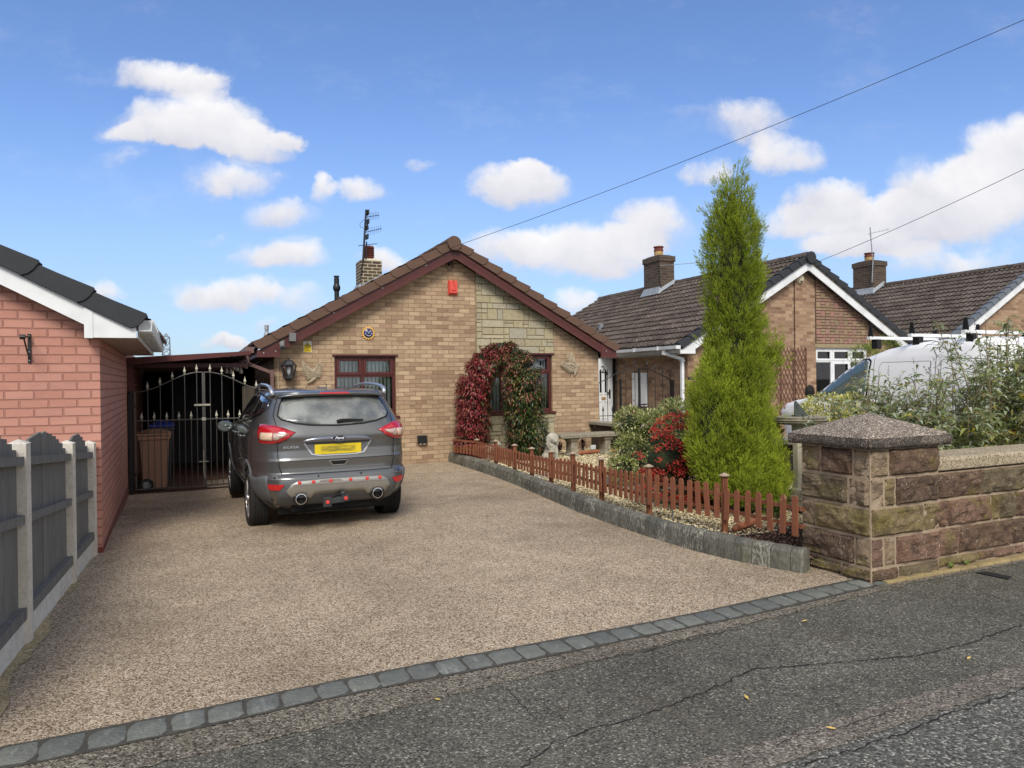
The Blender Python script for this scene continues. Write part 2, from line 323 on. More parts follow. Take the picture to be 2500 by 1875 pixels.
brick('brick_chimney',[C(70,58,46),C(84,70,54),C(96,80,60)],C(196,184,154),depth=.004,inner=.3,mw=.018)
brick('brick_chimney_dark',[C(66,54,46),C(80,66,55),C(92,76,62)],C(120,108,92),depth=.006,inner=.3,mw=.012)
brick('pavers',[C(84,56,46),C(100,68,54),C(112,80,64)],C(60,46,38),bw=.2,bh=.1,mw=.006,depth=.003)
def roofmat(name,pal,lich,lv=.5,ms=.5):
    n=newmat(name,.92,spec=.25); rnd=n.attr('rnd'); c=n.ramp(rnd,[(i/(len(pal)-1),q) for i,q in enumerate(pal)])
    c=n.mix(n.m('MULTIPLY',n.sm(n.noise(1.1,5,.65),.42,.68),.45),c,tuple(x*.5 for x in pal[0][:3])+(1,))
    c=n.mix(n.m('MULTIPLY',n.sm(n.noise(13,4,.7),.59,.65),lv),c,lich); c=n.mix(n.m('MULTIPLY',n.sm(n.noise(5,4,.7),.60,.70),ms*.5),c,C(84,82,52))
    c=n.mix(n.m('MULTIPLY',n.noise(45,3,.6),.5),c,tuple(x*.55 for x in pal[0][:3])+(1,))
    setc(n,c,n.bump(n.noise(50,4,.6),.006))
roofmat('roof_grey',[C(82,72,65),C(98,88,80),C(112,101,92)],C(176,168,152),.75)
roofmat('roof_brown',[C(82,64,52),C(98,78,64),C(110,90,76)],C(150,140,122),.5)
plain('verge_brown',C(100,76,62),.75,var=.10,scale=3,bumpd=.0005,spec=.35,fine=60)
plain('verge_dark',C(52,54,57),.7,var=.12,scale=3,bumpd=.0005,spec=.35,fine=60)
plain('verge_grey',C(104,110,116),.6,var=.2,scale=5,spec=.35)
n=newmat('mahogany',.38,spec=.5); g=n.noise(7,5,.7,n.scl(n.oc(),1,1,14)); setc(n,n.mix(g,C(62,28,26),C(100,46,40)),n.bump(g,.0015))
n=newmat('mahogany_slope',.4,spec=.5); g=n.noise(3,5,.65,n.scl(n.oc(),1,1,2.5)); setc(n,n.mix(g,C(66,30,28),C(100,48,42)),n.bump(g,.001))
plain('upvc',C(232,234,232),.35,var=.03,scale=3,spec=.5,fine=3)
plain('upvc_dirty',C(214,214,206),.5,var=.08,scale=4)
plain('gutter_brown',C(112,84,78),.45,var=.06,scale=3)
plain('soffit',C(176,158,144),.6,var=.05)
plain('gutter_white',C(214,216,214),.4,var=.05)
plain('lead',C(150,156,158),.55,metal=.2,var=.25,scale=9,bumpd=.004)
plain('render_cream',C(206,196,166),.9,var=.12,scale=7,bumpd=.002)
plain('terracotta',C(112,58,44),.8,var=.2,scale=9); plain('pot_buff',C(176,142,92),.8,var=.2,scale=9)
plain('black_iron',C(24,24,25),.5,var=.2,spec=.5); plain('gate_iron',C(86,84,80),.5,metal=.3,var=.2); plain('spear',C(172,168,150),.55,metal=.25,var=.18,scale=20)
plain('black_plastic',C(26,27,28),.45,var=.1); plain('dark_plastic',C(48,51,52),.55,var=.1)
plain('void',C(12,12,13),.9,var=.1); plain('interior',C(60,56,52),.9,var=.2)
plain('blind',C(226,232,228),.8,var=.05,scale=2); plain('curtain',C(150,154,158),.9,var=.12,scale=4)
n=newmat('glass',.04,spec=.8); setc(n,C(20,24,26))
g=n.n('BsdfTransparent'); mx=n.n('MixShader'); gl=n.n('BsdfGlossy'); gl.inputs['Roughness'].default_value=.02; fr=n.n('Fresnel'); fr.inputs[0].default_value=1.6
n.t.links.new(n.m('MULTIPLY_ADD',fr.outputs[0],1.2,.02,clamp=True),mx.inputs[0]); n.t.links.new(g.outputs[0],mx.inputs[1]); n.t.links.new(gl.outputs[0],mx.inputs[2]); g.inputs[0].default_value=(.93,.96,.95,1); n.t.links.new(mx.outputs[0],n.o.inputs[0])
n=newmat('stone_panel',.92,spec=.25); rnd=n.attr('rnd'); c=n.ramp(rnd,[(0,C(164,154,130)),(.35,C(178,166,134)),(.6,C(186,176,142)),(.8,C(170,164,144)),(1,C(192,180,150))]); c=n.mix(n.m('MULTIPLY',n.sm(n.noise(22,4,.7),.5,.65),.35),c,C(112,104,84)); setc(n,c,n.bump(n.m('ADD',n.noise(26,5,.65),n.noise(80,3,.6)),.010))
n=newmat('recon_block',.92,spec=.25); rnd=n.attr('rnd'); c=n.ramp(rnd,[(0,C(168,126,112)),(.3,C(152,124,104)),(.6,C(166,142,112)),(.85,C(140,120,98)),(1,C(170,130,118))]); c=n.mix(n.m('MULTIPLY',n.noise(30,4,.7),.4),c,C(100,84,68)); setc(n,c,n.bump(n.noise(40,4,.6),.006))
plain('joint_dark',C(138,122,94),.95); plain('joint_brown',C(70,52,42),.95)
n=newmat('rubble',.93,spec=.25); cc=n.attr('rnd'); 
c=n.ramp(cc,[(0,C(108,86,70)),(.17,C(130,102,84)),(.34,C(110,98,76)),(.5,C(132,116,82)),(.66,C(98,80,66)),(.83,C(150,130,106)),(1,C(124,98,84))],'CONSTANT')
a1=n.noise(7,6,.7); a2=n.noise(22,5,.7); c=n.mix(n.m('MULTIPLY',n.sm(a1,.42,.66),.65),c,C(60,48,42)); c=n.mix(n.m('MULTIPLY',n.sm(a2,.52,.66),.45),c,C(150,128,100))
c=n.mix(n.m('MULTIPLY',n.sm(n.noise(3.1,4,.6),.52,.66),.55),c,C(118,110,52)); c=n.mix(n.m('MULTIPLY',n.sm(n.vor(70),.28,.14),n.m('MULTIPLY',n.sm(n.noise(6,3,.5),.46,.6),.9)),c,C(206,192,174))
setc(n,c,n.bump(n.m('ADD',n.m('ADD',a2,n.noise(60,4,.65)),n.m('MULTIPLY',a1,1.5)),.016))
n=newmat('wall_mortar',.95,spec=.2); setc(n,n.mix(n.noise(16,5,.6),C(136,116,96),C(188,168,142)),n.bump(n.noise(50,4,.6),.01))
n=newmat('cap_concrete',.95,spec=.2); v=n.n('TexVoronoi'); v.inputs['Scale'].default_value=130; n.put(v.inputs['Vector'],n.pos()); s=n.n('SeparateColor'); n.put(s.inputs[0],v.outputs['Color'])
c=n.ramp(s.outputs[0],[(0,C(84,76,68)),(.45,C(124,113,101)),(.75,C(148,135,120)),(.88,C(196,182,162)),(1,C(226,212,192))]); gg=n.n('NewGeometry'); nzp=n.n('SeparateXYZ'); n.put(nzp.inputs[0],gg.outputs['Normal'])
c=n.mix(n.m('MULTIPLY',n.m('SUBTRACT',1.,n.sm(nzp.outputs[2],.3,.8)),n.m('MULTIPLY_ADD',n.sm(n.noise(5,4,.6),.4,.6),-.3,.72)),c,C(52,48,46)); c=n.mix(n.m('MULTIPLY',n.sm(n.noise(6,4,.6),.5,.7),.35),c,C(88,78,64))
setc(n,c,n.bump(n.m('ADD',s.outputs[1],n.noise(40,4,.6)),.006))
speck('coping',[(0,C(96,84,66)),(.3,C(160,144,116)),(.7,C(190,174,144)),(1,C(222,208,182))],140,.005,big=(0,.8,1.1),bigsc=3)
n=newmat('dark_wall',.93); lich=n.sm(n.vor(9,rnd=1),.20,.12); c=n.mix(n.noise(8,5,.7),C(34,30,27),C(82,72,58)); c=n.mix(n.m('MULTIPLY',lich,n.sm(n.noise(3,3,.5),.48,.6)),c,C(196,194,180)); setc(n,c,n.bump(n.noise(30,4,.6),.01))
plain('soil',C(134,116,88),.95,var=.4,scale=14,bumpd=.01)
plain('ground_far',C(92,94,78),.95,var=.3,scale=.5)
plain('flagstone',C(148,142,126),.9,var=.18,scale=4,bumpd=.004,fine=50)
plain('driveway_grey',C(150,146,140),.9,var=.12,scale=3,bumpd=.003,fine=50)
# ---------------------------------------------------------------- ground
def zg(x,y):
    a=min(1,max(0,(y-8)/4.2)); a=a*a*(3-2*a); b=min(1,max(0,(4.3-x)/4.3)); return -.095*a*b
mb=MB()
def grid(mb,xs,yf,zf):
    o=len(mb.v); ny=len(yf(xs[0])); vs=[]
    for x in xs:
        for y in yf(x): vs.append((x,y,zf(x,y)))
    mb.add(vs,[(i*ny+j,(i+1)*ny+j,(i+1)*ny+j+1,i*ny+j+1) for i in range(len(xs)-1) for j in range(ny-1)])
mb.box(-600,600,-300,900,-1.4,-.40); struct(mb.build('ground','ground_far'))
def setU(x): return 3.80+.035*max(0,x)+0.02*math.sin(x*1.7)
def setL(x): return setU(x)-.205+.01*math.sin(x*3)
mb=MB(); xs=[-1.15+i*.1 for i in range(60)]
grid(mb,xs,lambda x:[setU(x)+(13.5-setU(x))*(j/60)**1.15 for j in range(61)],lambda x,y:zg(x,y)+.006)
struct(mb.build('driveway','resin_gravel',smooth=True))
mb=MB(); xs=[-40+ i*2 for i in range(19)]+[-1.6+i*.2 for i in range(34)]+[5.4+i*3 for i in range(20)]
xs=sorted(set(round(x,3) for x in xs)); grid(mb,xs,lambda x:[-12,0,1.5,2.5,3.3,(setL(x)+.05) if -1.1<x<4.9 else 4.02],lambda x,y:0.)
struct(mb.build('pavement','asphalt'))
def strip(xs,yu,yl,z,jag,seed):
    random.seed(seed); mb=MB(); v=[]
    for x in xs: v+=[(x,yu(x)+random.uniform(-jag,jag),z),(x,yl(x)+random.uniform(-jag,jag),z)]
    mb.add(v,[(2*i,2*i+1,2*i+3,2*i+2) for i in range(len(xs)-1)]); return mb
rng=[-2+i*.04 for i in range(300)]
def bandL(x): return 3.34+.08*max(0,x-.2) if x<4.9 else 3.74
struct(strip(rng,lambda x:setL(x)+.03 if x<4.8 else 3.99,bandL,.004,.012,1).build('pavement_reinstatement','asphalt_strip'))
struct(strip(rng,lambda x:2.35+.02*x,lambda x:2.17+.025*x,.004,.014,2).build('pavement_patch','asphalt_pink'))
mb=MB(); xs2=[-3+i*.25 for i in range(60)]; v=[]
for x in xs2: v+=[(x,2.165+.025*x,.0025),(x,-.4,.0025)]
mb.add(v,[(2*i,2*i+1,2*i+3,2*i+2) for i in range(len(xs2)-1)]); struct(mb.build('road','asphalt_road'))
# cracks in the surface
mb=MB(); random.seed(3)
def crack(px,w,scale=(1200,1350,.5877)):
    pts=[G(scale[0]+scale[2]*a,scale[1]+scale[2]*b,.0065) for a,b in px]; P=[]
    for i in range(len(pts)-1):
        n_=max(2,int((pts[i+1]-pts[i]).length/.03))
        for k in range(n_):
            q=pts[i].lerp(pts[i+1],k/n_); P.append(q+Vector((random.uniform(-1,1)*.012,random.uniform(-1,1)*.010,0)))
    P.append(pts[-1]); vs=[]
    for i,q in enumerate(P):
        d=(P[min(i+1,len(P)-1)]-P[max(0,i-1)]).normalized(); nn=Vector((-d.y,d.x,0)); ww=w*random.uniform(.4,1.3); vs+=[q+nn*ww,q-nn*ww]
    mb.add(vs,[(2*i,2*i+1,2*i+3,2*i+2) for i in range(len(P)-1)])
crack([(120,900),(250,790),(400,735),(640,672),(950,548),(1090,480),(1300,465),(1760,425),(1950,385),(2212,295)],.0042)
crack([(1900,115),(2100,185),(2240,225)],.0025); crack([(60,560),(160,660),(190,690)],.0018); crack([(1190,800),(1250,760),(1420,735),(1700,640)],.0022)
crack([(1090,480),(1180,400),(1160,330)],.0015); crack([(400,735),(300,690),(215,620)],.0015)
crack([(1300,880),(1550,800),(1750,735),(1900,665),(2000,640),(2212,560)],.004); crack([(430,450),(620,410),(900,340),(1050,310)],.003)
struct(mb.build('pavement_cracks','crack'))
# granite setts
mb=MB(); random.seed(5); x=-1.35
while x<4.72:
    w=random.uniform(.158,.178); mb.c=random.random()
    def q(u,v_): return Vector((x+u*w,setL(x+u*w)+v_*(setU(x+u*w)-setL(x+u*w)),0))
    m_=.008; a,b,c_,d=[q(u,v_) for u,v_ in((m_+.02,.05),(1-m_,.05),(1-m_-.02,.96),(m_,.96))]
    j=lambda:Vector((random.uniform(-.006,.006),random.uniform(-.006,.006),0)); a,b,c_,d=a+j(),b+j(),c_+j(),d+j(); nn=5
    vs=[];
    for i in range(nn+1):
        for k in range(nn+1):
            p=(a.lerp(b,i/nn)).lerp(d.lerp(c_,i/nn),k/nn); e=min(i,k,nn-i,nn-k); p=Vector((p.x,p.y,.006+(.012 if e>0 else 0)+.005*mn.noise(p*14))); vs.append(p)
    mb.add(vs,[(i*(nn+1)+k,(i+1)*(nn+1)+k,(i+1)*(nn+1)+k+1,i*(nn+1)+k+1) for i in range(nn) for k in range(nn)])
    x+=w
struct(mb.build('granite_sett_edging','setts',smooth=True))
plain('sett_joint',C(70,68,60),.95,var=.3,scale=20); struct(strip([-1.4+i*.1 for i in range(62)],lambda x:setU(x)+.010,lambda x:setL(x)-.006,.0082,.003,8).build('sett_bedding','sett_joint'))
mb=MB(); v=[]; random.seed(4)
for i in range(60):
    y=3.85+i*.07; v+=[(-1.1,y,.012),(-.93+.035*math.sin(y*5)+random.uniform(-.012,.012)+.02*(y<5),y,.012)]
mb.add(v,[(2*i,2*i+1,2*i+3,2*i+2) for i in range(59)]); struct(mb.build('mortar_strip','mortar_ground'))
# carport floor, neighbour drive, garden soil
mb=MB(); mb.box(-1.0,1.29,12.46,20,-.3,-.086); struct(mb.build('carport_floor','pavers'))
mb=MB(); mb.box(8.0,30,3.98,24,-.3,.16); struct(mb.build('neighbour_drive','driveway_grey'))
KB=[(1100,1128),(1170,1150),(1225,1172),(1300,1203),(1400,1247),(1500,1284),(1600,1318),(1700,1348),(1800,1372),(1900,1392),(1962,1403)]
kb=[G(*p) for p in KB]; kb[0]=Vector((4.52,13.34,0)); kb[1]=Vector((4.50,11.7,0))
def spl(P,n):   # Catmull-Rom through surveyed points
    out=[]
    for i in range(len(P)-1):
        p0,p1,p2,p3=P[max(i-1,0)],P[i],P[i+1],P[min(i+2,len(P)-1)]
        for k in range(n):
            t_=k/n; out.append(.5*((2*p1)+(p2-p0)*t_+(2*p0-5*p1+4*p2-p3)*t_*t_+(3*p1-p0-3*p2+p3)*t_**3))
    return out+[P[-1]]
kp=spl(kb,16)
def resamp(P,step):
    out=[P[0]]; acc=0
    for i in range(1,len(P)):
        a,b=P[i-1],P[i]; L=(b-a).length; 
        while acc+L>=step:
            t_=(step-acc)/L; a=a.lerp(b,t_); out.append(a); L=(b-a).length; acc=0
        acc+=L
    return out+[P[-1]]
kq=resamp(kp,.085)
mb=MB(); prof=[(0,-.05),(.004,.10),(.012,.165),(.035,.198),(.075,.205),(.12,.20),(.145,.18),(.15,-.05)]
random.seed(9)
for i in range(len(kq)-1):
    if i%2==0: mb.c=random.random()
    vs=[]
    for j,(p,e) in enumerate(((kq[i],.003 if i%2==0 else 0),(kq[i+1],.003 if i%2==1 else 0))):
        d=(kq[min(i+1+j,len(kq)-1)]-kq[max(i-1+j,0)]).normalized(); nn=Vector((-d.y,d.x,0)); 
        if nn.x<0: nn=-nn
        p=p+d*(e if j==0 else -e)
        for k,(a,b) in enumerate(prof):
            b2=b*(1+.04*mn.noise(Vector((p.x*3,p.y*3,0)))); 
            if (i%2==0 and j==0) or (i%2==1 and j==1): a,b2=.008+a*.94,b2-.007
            vs.append(p+nn*a+Vector((0,0,b2)))
    k=len(prof); mb.add(vs,[(q,q+k,q+k+1,q+1) for q in range(k-1)]+[tuple(range(k)),tuple(range(k,2*k))[::-1]])
tag(mb.build('edging_wall','edging',org=kq[len(kq)//2],smooth=False),'low curved grey concrete edging wall between driveway and gravel garden','edging wall')
# garden soil follows the edging
mb=MB(); v=[]
gy=[3.9+i*.1 for i in range(95)]
def kx(y):
    best=min(kp,key=lambda p:abs(p.y-y)); return best.x
for y in gy: v+=[(max(kx(y)+.06,4.4) if y>4.3 else 5.2,y,.085),(8.2,y,.085)]
mb.add(v,[(2*i,2*i+1,2*i+3,2*i+2) for i in range(len(gy)-1)]); struct(mb.build('garden_bed','soil'))
# ---------------------------------------------------------------- building helpers
def tiles(name,X0,zr,xe,ze,Ya,Yb,mat,parent,seed,wave=.022,expo=.30,tw=.30,seg=6):
    """interlocking tiles on one slope from ridge (X0,zr) to eave (xe,ze), between Ya and Yb"""
    random.seed(seed); mb=MB(); d=Vector((xe-X0,0,ze-zr)); L=d.length; d.normalize(); up_=Vector((-d.z,0,d.x)); 
    if up_.z<0: up_=-up_
    n=int(L/expo)+1; nt=int((Yb-Ya)/tw)+1; seg=6
    for i in range(n):
        s0=max(0,L-(i+1)*expo-.02); s1=L-i*expo
        for j in range(nt):
            mb.c=random.random(); y0=Ya+j*tw+(tw/2 if i%2 else 0)-(tw/2); y1=min(y0+tw,Yb); y0=max(y0,Ya)
            if y1-y0<.02: continue
            vs=[]; lift=random.uniform(0,.006); dz=random.uniform(-.004,.004)
            for k in range(seg+1):
                y=y0+(y1-y0)*k/seg; ph=(y-Ya)/tw*2*2*PI; w=wave*(math.cos(ph) if math.cos(ph)>-.2 else -.2)
                p0=Vector((X0,y,zr))+d*s0+up_*(w+.004); p1=Vector((X0,y,zr))+d*(s1+dz)+up_*(w+.040+lift); vs+=[p0,p1,p1-up_*.036]
            mb.add(vs,[(3*k,3*k+1,3*k+4,3*k+3) for k in range(seg)]+[(3*k+1,3*k+2,3*k+5,3*k+4) for k in range(seg)])
    return mb.build(name,mat,parent)
def verge_run(mb,P,Q,n,h,yf,depth,drop,rnd_end=True):
    """overlapping dry-verge caps from lower end P to upper end Q (x,z)"""
    P,Q=Vector((P[0],0,P[1])),Vector((Q[0],0,Q[1])); d=(Q-P)/n; L=d.length; u=d.normalized(); nn=Vector((-u.z,0,u.x)); 
    if nn.z<0: nn=-nn
    sg=1
    for i in range(n):
        mb.c=random.random(); b=P+d*i; e=.07 if i<n-1 else 0
        lo=-drop; poly=[(0-.012,.0),(-.004,-.45*h),(.018,-.78*h),(.055,-h),(L*.55,-h*.97),(L+e,-h*.90),(L+e,.0-.012),(L+e,.0),(0,.022)]
        poly=[(a,b_+.022*(1-a/L)) for a,b_ in poly]
        o0=len(mb.v); mb.prism(poly,b+Vector((0,yf,0)),u,nn,(0,.03,0))
        for q_ in range(o0,len(mb.v)):
            v_=mb.v[q_]; s_=(Vector(v_)-b).dot(u)/L; mb.v[q_]=(v_[0],v_[1]-.016*(1-s_),v_[2])
        # top flange running back over the tile edge
        mb.prism([(-.01,.016),(L+e,-.006),(L+e,.006),(-.01,.034)],b+Vector((0,yf+.002,0)),u,nn,(0,depth,0))
def gable_wall(name,X0,hw,ze,zp,Y,th,mat,parent,holes,z0=-.2,seg=None):
    """front gable with window openings: filled by strips around the holes"""
    mb=MB(); xs=sorted(set([X0-hw,X0,X0+hw]+[h for q in holes for h in(q[0],q[1])]))
    top=lambda x: ze+(zp-ze)*(1-abs(x-X0)/hw)
    for a,b in zip(xs[:-1],xs[1:]):
        cuts=[(q[2],q[3]) for q in holes if q[0]<=a+1e-6 and q[1]>=b-1e-6]; lo=z0
        for (c0,c1) in sorted(cuts):
            mb.add([(a,Y,lo),(b,Y,lo),(b,Y,c0),(a,Y,c0)],[(0,1,2,3)]); lo=c1
        mb.add([(a,Y,lo),(b,Y,lo),(b,Y,top(b)),(a,Y,top(a))],[(0,1,2,3)])
    for q in holes:
        a,b,c0,c1=q; 
        mb.add([(a,Y,c0),(a,Y+.12,c0),(a,Y+.12,c1),(a,Y,c1)],[(0,1,2,3)]); mb.add([(b,Y,c0),(b,Y+.12,c0),(b,Y+.12,c1),(b,Y,c1)],[(3,2,1,0)])
        mb.add([(a,Y,c1),(a,Y+.12,c1),(b,Y+.12,c1),(b,Y,c1)],[(0,1,2,3)])
        mb.add([(a,Y,c0),(a,Y+.12,c0),(b,Y+.12,c0),(b,Y,c0)],[(3,2,1,0)])
    return mb
def window(parent,x0,x1,z0,z1,Y,mat,fr=.055,layout=None,curtain='blind',casm=None,sill=True,back=.055):
    """frame, casements, panes, blinds. layout: (mullion xs, transom z)"""
    mb=MB(); D=.07; y0=Y+back; 
    def rect(a,b,c,d,w,yf,dd):
        mb.box(a,a+w,yf,yf+dd,c,d); mb.box(b-w,b,yf,yf+dd,c,d); mb.box(a+w,b-w,yf,yf+dd,c,c+w); mb.box(a+w,b-w,yf,yf+dd,d-w,d)
    rect(x0,x1,z0,z1,fr,y0,D); mul,tr=layout
    if tr: mb.box(x0+fr,x1-fr,y0+.001,y0+D,tr-.025,tr+.025)
    for m_ in mul:
        mb.box(m_-.028,m_+.028,y0+.002,y0+D,z0+fr,(tr-.025) if tr else z1-fr); 
        if tr: mb.box(m_-.028,m_+.028,y0+.002,y0+D,tr+.025,z1-fr)
    panes=[]; xsx=[x0+fr]+[k for m_ in mul for k in(m_-.028,m_+.028)]+[x1-fr]
    for i in range(0,len(xsx),2):
        if tr: panes+= [(xsx[i],xsx[i+1],z0+fr,tr-.025,False),(xsx[i],xsx[i+1],tr+.025,z1-fr,True)]
        else: panes.append((xsx[i],xsx[i+1],z0+fr,z1-fr,False))
    for i,(a,b,c,d,cas) in enumerate(panes):
        if cas or (casm and i in casm):
            w=.045; yf=y0-.016; mb.box(a-.012,a+w,yf,yf+.03,c-.012,d+.012); mb.box(b-w,b+.012,yf,yf+.03,c-.012,d+.012); mb.box(a+w,b-w,yf,yf+.03,c-.012,c+w); mb.box(a+w,b-w,yf,yf+.03,d-w,d+.012)
    w_=mb.build('window',mat,parent,bevel=.006); 
    if sill:
        sb=MB(); sb.box(x0-.05,x1+.06,Y-.05,Y+.04,z0-.052,z0-.004); sb.box(x0+.0,x1-.0,Y-.012,Y+.1,z0-.003,z0+.004); s_=sb.build('sill',mat,w_,bevel=.005); 
    pb=MB()
    for a,b,c,d,cas in panes: pb.box(a,b,y0+.035,y0+.04,c,d)
    pb.build('pane','glass',w_)
    cb=MB()
    if curtain=='blind':
        x=x0+fr+.01; k=0; random.seed(int(x0*100))
        while x<x1-fr-.02:
            ang=random.uniform(.55,.95); ww=.089; cb.c=random.random()
            cb.obox((x+ww*.42,y0+.10,(z0+z1)/2),(ww*.5*math.cos(ang),ww*.5*math.sin(ang),0),(0,.0015,0),(0,0,(z1-z0)/2-.03)); x+=.0735; k+=1
        cb.build('blind','blind',w_)
    else:
        vs=[]; n_=90; 
        for i in range(n_+1):
            x=x0+fr+(x1-x0-2*fr)*i/n_; y=y0+.14+.02*math.sin(i*1.15)+.012*math.sin(i*2.3+1); vs+=[(x,y,z0+.03),(x,y,z1-.03)]
        cb.add(vs,[(2*i,2*i+2,2*i+3,2*i+1) for i in range(n_)]); cb.build('net_curtain','curtain',w_,smooth=True)
    vb=MB(); vb.box(x0+.02,x1-.02,y0+.35,y0+.36,z0,z1); vb.build('room','interior',w_)
    return w_
def chimney(parent,xc,yc,hx,hy,z0,z1,mat,pot,cap='render_cream',corbel=True,potr=.11,poth=.28):
    mb=MB(); mb.box(xc-hx,xc+hx,yc-hy,yc+hy,z0,z1-(.17 if corbel else 0))
    if corbel: mb.box(xc-hx-.03,xc+hx+.03,yc-hy-.03,yc+hy+.03,z1-.17,z1)
    ch=mb.build('chimney',mat,parent)
    fb=MB(); n_=8; vs=[]
    for k in range(4): 
        s=1-k*.3; vs+=[(xc-(hx)*s,yc-hy*s,z1+.05*k**.6),(xc+hx*s,yc-hy*s,z1+.05*k**.6),(xc+hx*s,yc+hy*s,z1+.05*k**.6),(xc-hx*s,yc+hy*s,z1+.05*k**.6)]
    fb.add(vs,[(4*k+j,4*k+(j+1)%4,4*k+4+(j+1)%4,4*k+4+j) for k in range(3) for j in range(4)]+[(12,13,14,15)]); fb.build('flaunching',cap,ch)
    pb=MB(); 
    if pot=='louvre':
        pb.lathe([(potr*1.05,0),(potr,.02)]+[q for k in range(6) for q in((potr*.8,.06+k*.045),(potr*.8,.075+k*.045),(potr*1.05,.08+k*.045),(potr*1.05,.10+k*.045))]+[(potr,poth+.06),(.02,poth+.07)],(xc,yc,z1+.04),n=16); pb.build('chimney_pot','terracotta',ch,smooth=False)
    else:
        pb.lathe([(potr*.92,0),(potr*.92,.16)],(xc,yc,z1+.04),n=16); pb.build('chimney_pot','pot_buff',ch,smooth=False); pb=MB()
        pb.lathe([(potr*.98,.16),(potr*.98,.21),(potr*.9,.22),(potr*.9,.27),(potr*1.05,.28),(potr*1.05,.31),(.03,.325)],(xc,yc,z1+.04),n=16); pb.build('pot_hood','terracotta',ch)
    return ch
def flashing(parent,ch,X0,zr,slope,xc,yc,hx,hy):
    mb=MB(); random.seed(3)
    def zr_(x): return zr-abs(x-X0)*slope+.05
    vs=[]; 
    for x in (xc-hx-.02,xc-hx/2,xc,xc+hx/2,xc+hx+.02): vs+=[(x,yc-hy-.02,zr_(x)+.12),(x,yc-hy-.12,zr_(x)+.022)]
    mb.add(vs,[(2*i,2*i+1,2*i+3,2*i+2) for i in range(4)]); 
    mb.add([(xc-hx-.015,yc-hy-.02,zr_(xc-hx)+.17),(xc-hx-.015,yc+hy,zr_(xc-hx)+.17),(xc-hx-.16,yc+hy,zr_(xc-hx-.16)+.012),(xc-hx-.16,yc-hy-.12,zr_(xc-hx-.16)+.03)],[(0,1,2,3)])
    mb.add([(xc-hx-.015,yc-hy-.02,zr_(xc-hx)+.17),(xc-hx-.16,yc-hy-.12,zr_(xc-hx-.16)+.012),(xc-hx-.01,yc-hy-.12,zr_(xc-hx)+.012)],[(0,1,2)])
    mb.build('lead_flashing','lead',ch)
def ashlar(x0,x1,zlo,ztop,Y,depth,seed,unit=.076,style='random'):
    """coursed stone facing; ztop(x) clips it under the verge"""
    random.seed(seed); mb=MB(); z=zlo; zmax=max(ztop(x0),ztop(x1))
    def blk(a,b,c,d):
        # clip corner under slope
        d0,d1=min(d,ztop(a)),min(d,ztop(b)); 
        if d0-c<.01 and d1-c<.01: return
        d0,d1=max(d0,c+.001),max(d1,c+.001); g=.0035; mb.c=random.random(); y=Y-depth-random.uniform(0,.008)
        mb.add([(a+g,Y,c+g),(b-g,Y,c+g),(b-g,Y,d1-g),(a+g,Y,d0-g),(a+g+.006,y,c+g+.006),(b-g-.006,y,c+g+.006),(b-g-.006,y,d1-g-.006),(a+g+.006,y,d0-g-.006)],[(4,5,6,7),(0,1,5,4),(1,2,6,5),(2,3,7,6),(3,0,4,7)])
    while z<zmax:
        if style=='random':
            h=random.choice([2,3,3,2,1.5])*unit; x=x0
            while x<x1-.02:
                w=random.choice([.12,.22,.3,.4,.48]); 
                if x+w>x1-.1: w=x1-x
                if random.random()<.35 and h>1.6*unit and w<.35:
                    hh=h*random.choice([.4,.5,.6]); blk(x,x+w,z,z+hh); blk(x,x+w,z+hh,z+h)
                elif random.random()<.25 and h>2.5*unit:
                    hh=h*.35; blk(x,x+w,z,z+hh); blk(x,x+w*.5,z+hh,z+h); blk(x+w*.5,x+w,z+hh,z+h)
                else: blk(x,x+w,z,z+h)
                x+=w
            z+=h
        else:   # patterned reconstituted blocks: a row of squares between pairs, then a single course
            k=0; x=x0; st=.155; ph=random.randint(0,1)
            while x<x1-.01:
                w=min(st,x1-x)
                if (k+ph)%2: blk(x,x+w,z,z+.15)
                else: blk(x,x+w,z,z+.075); blk(x,x+w,z+.075,z+.15)
                x+=w; k+=1
            z+=.15; x=x0; 
            while x<x1-.01:
                w=min(random.choice([.155,.155,.21]),x1-x); blk(x,x+w,z,z+.073); x+=w
            z+=.073
    return mb
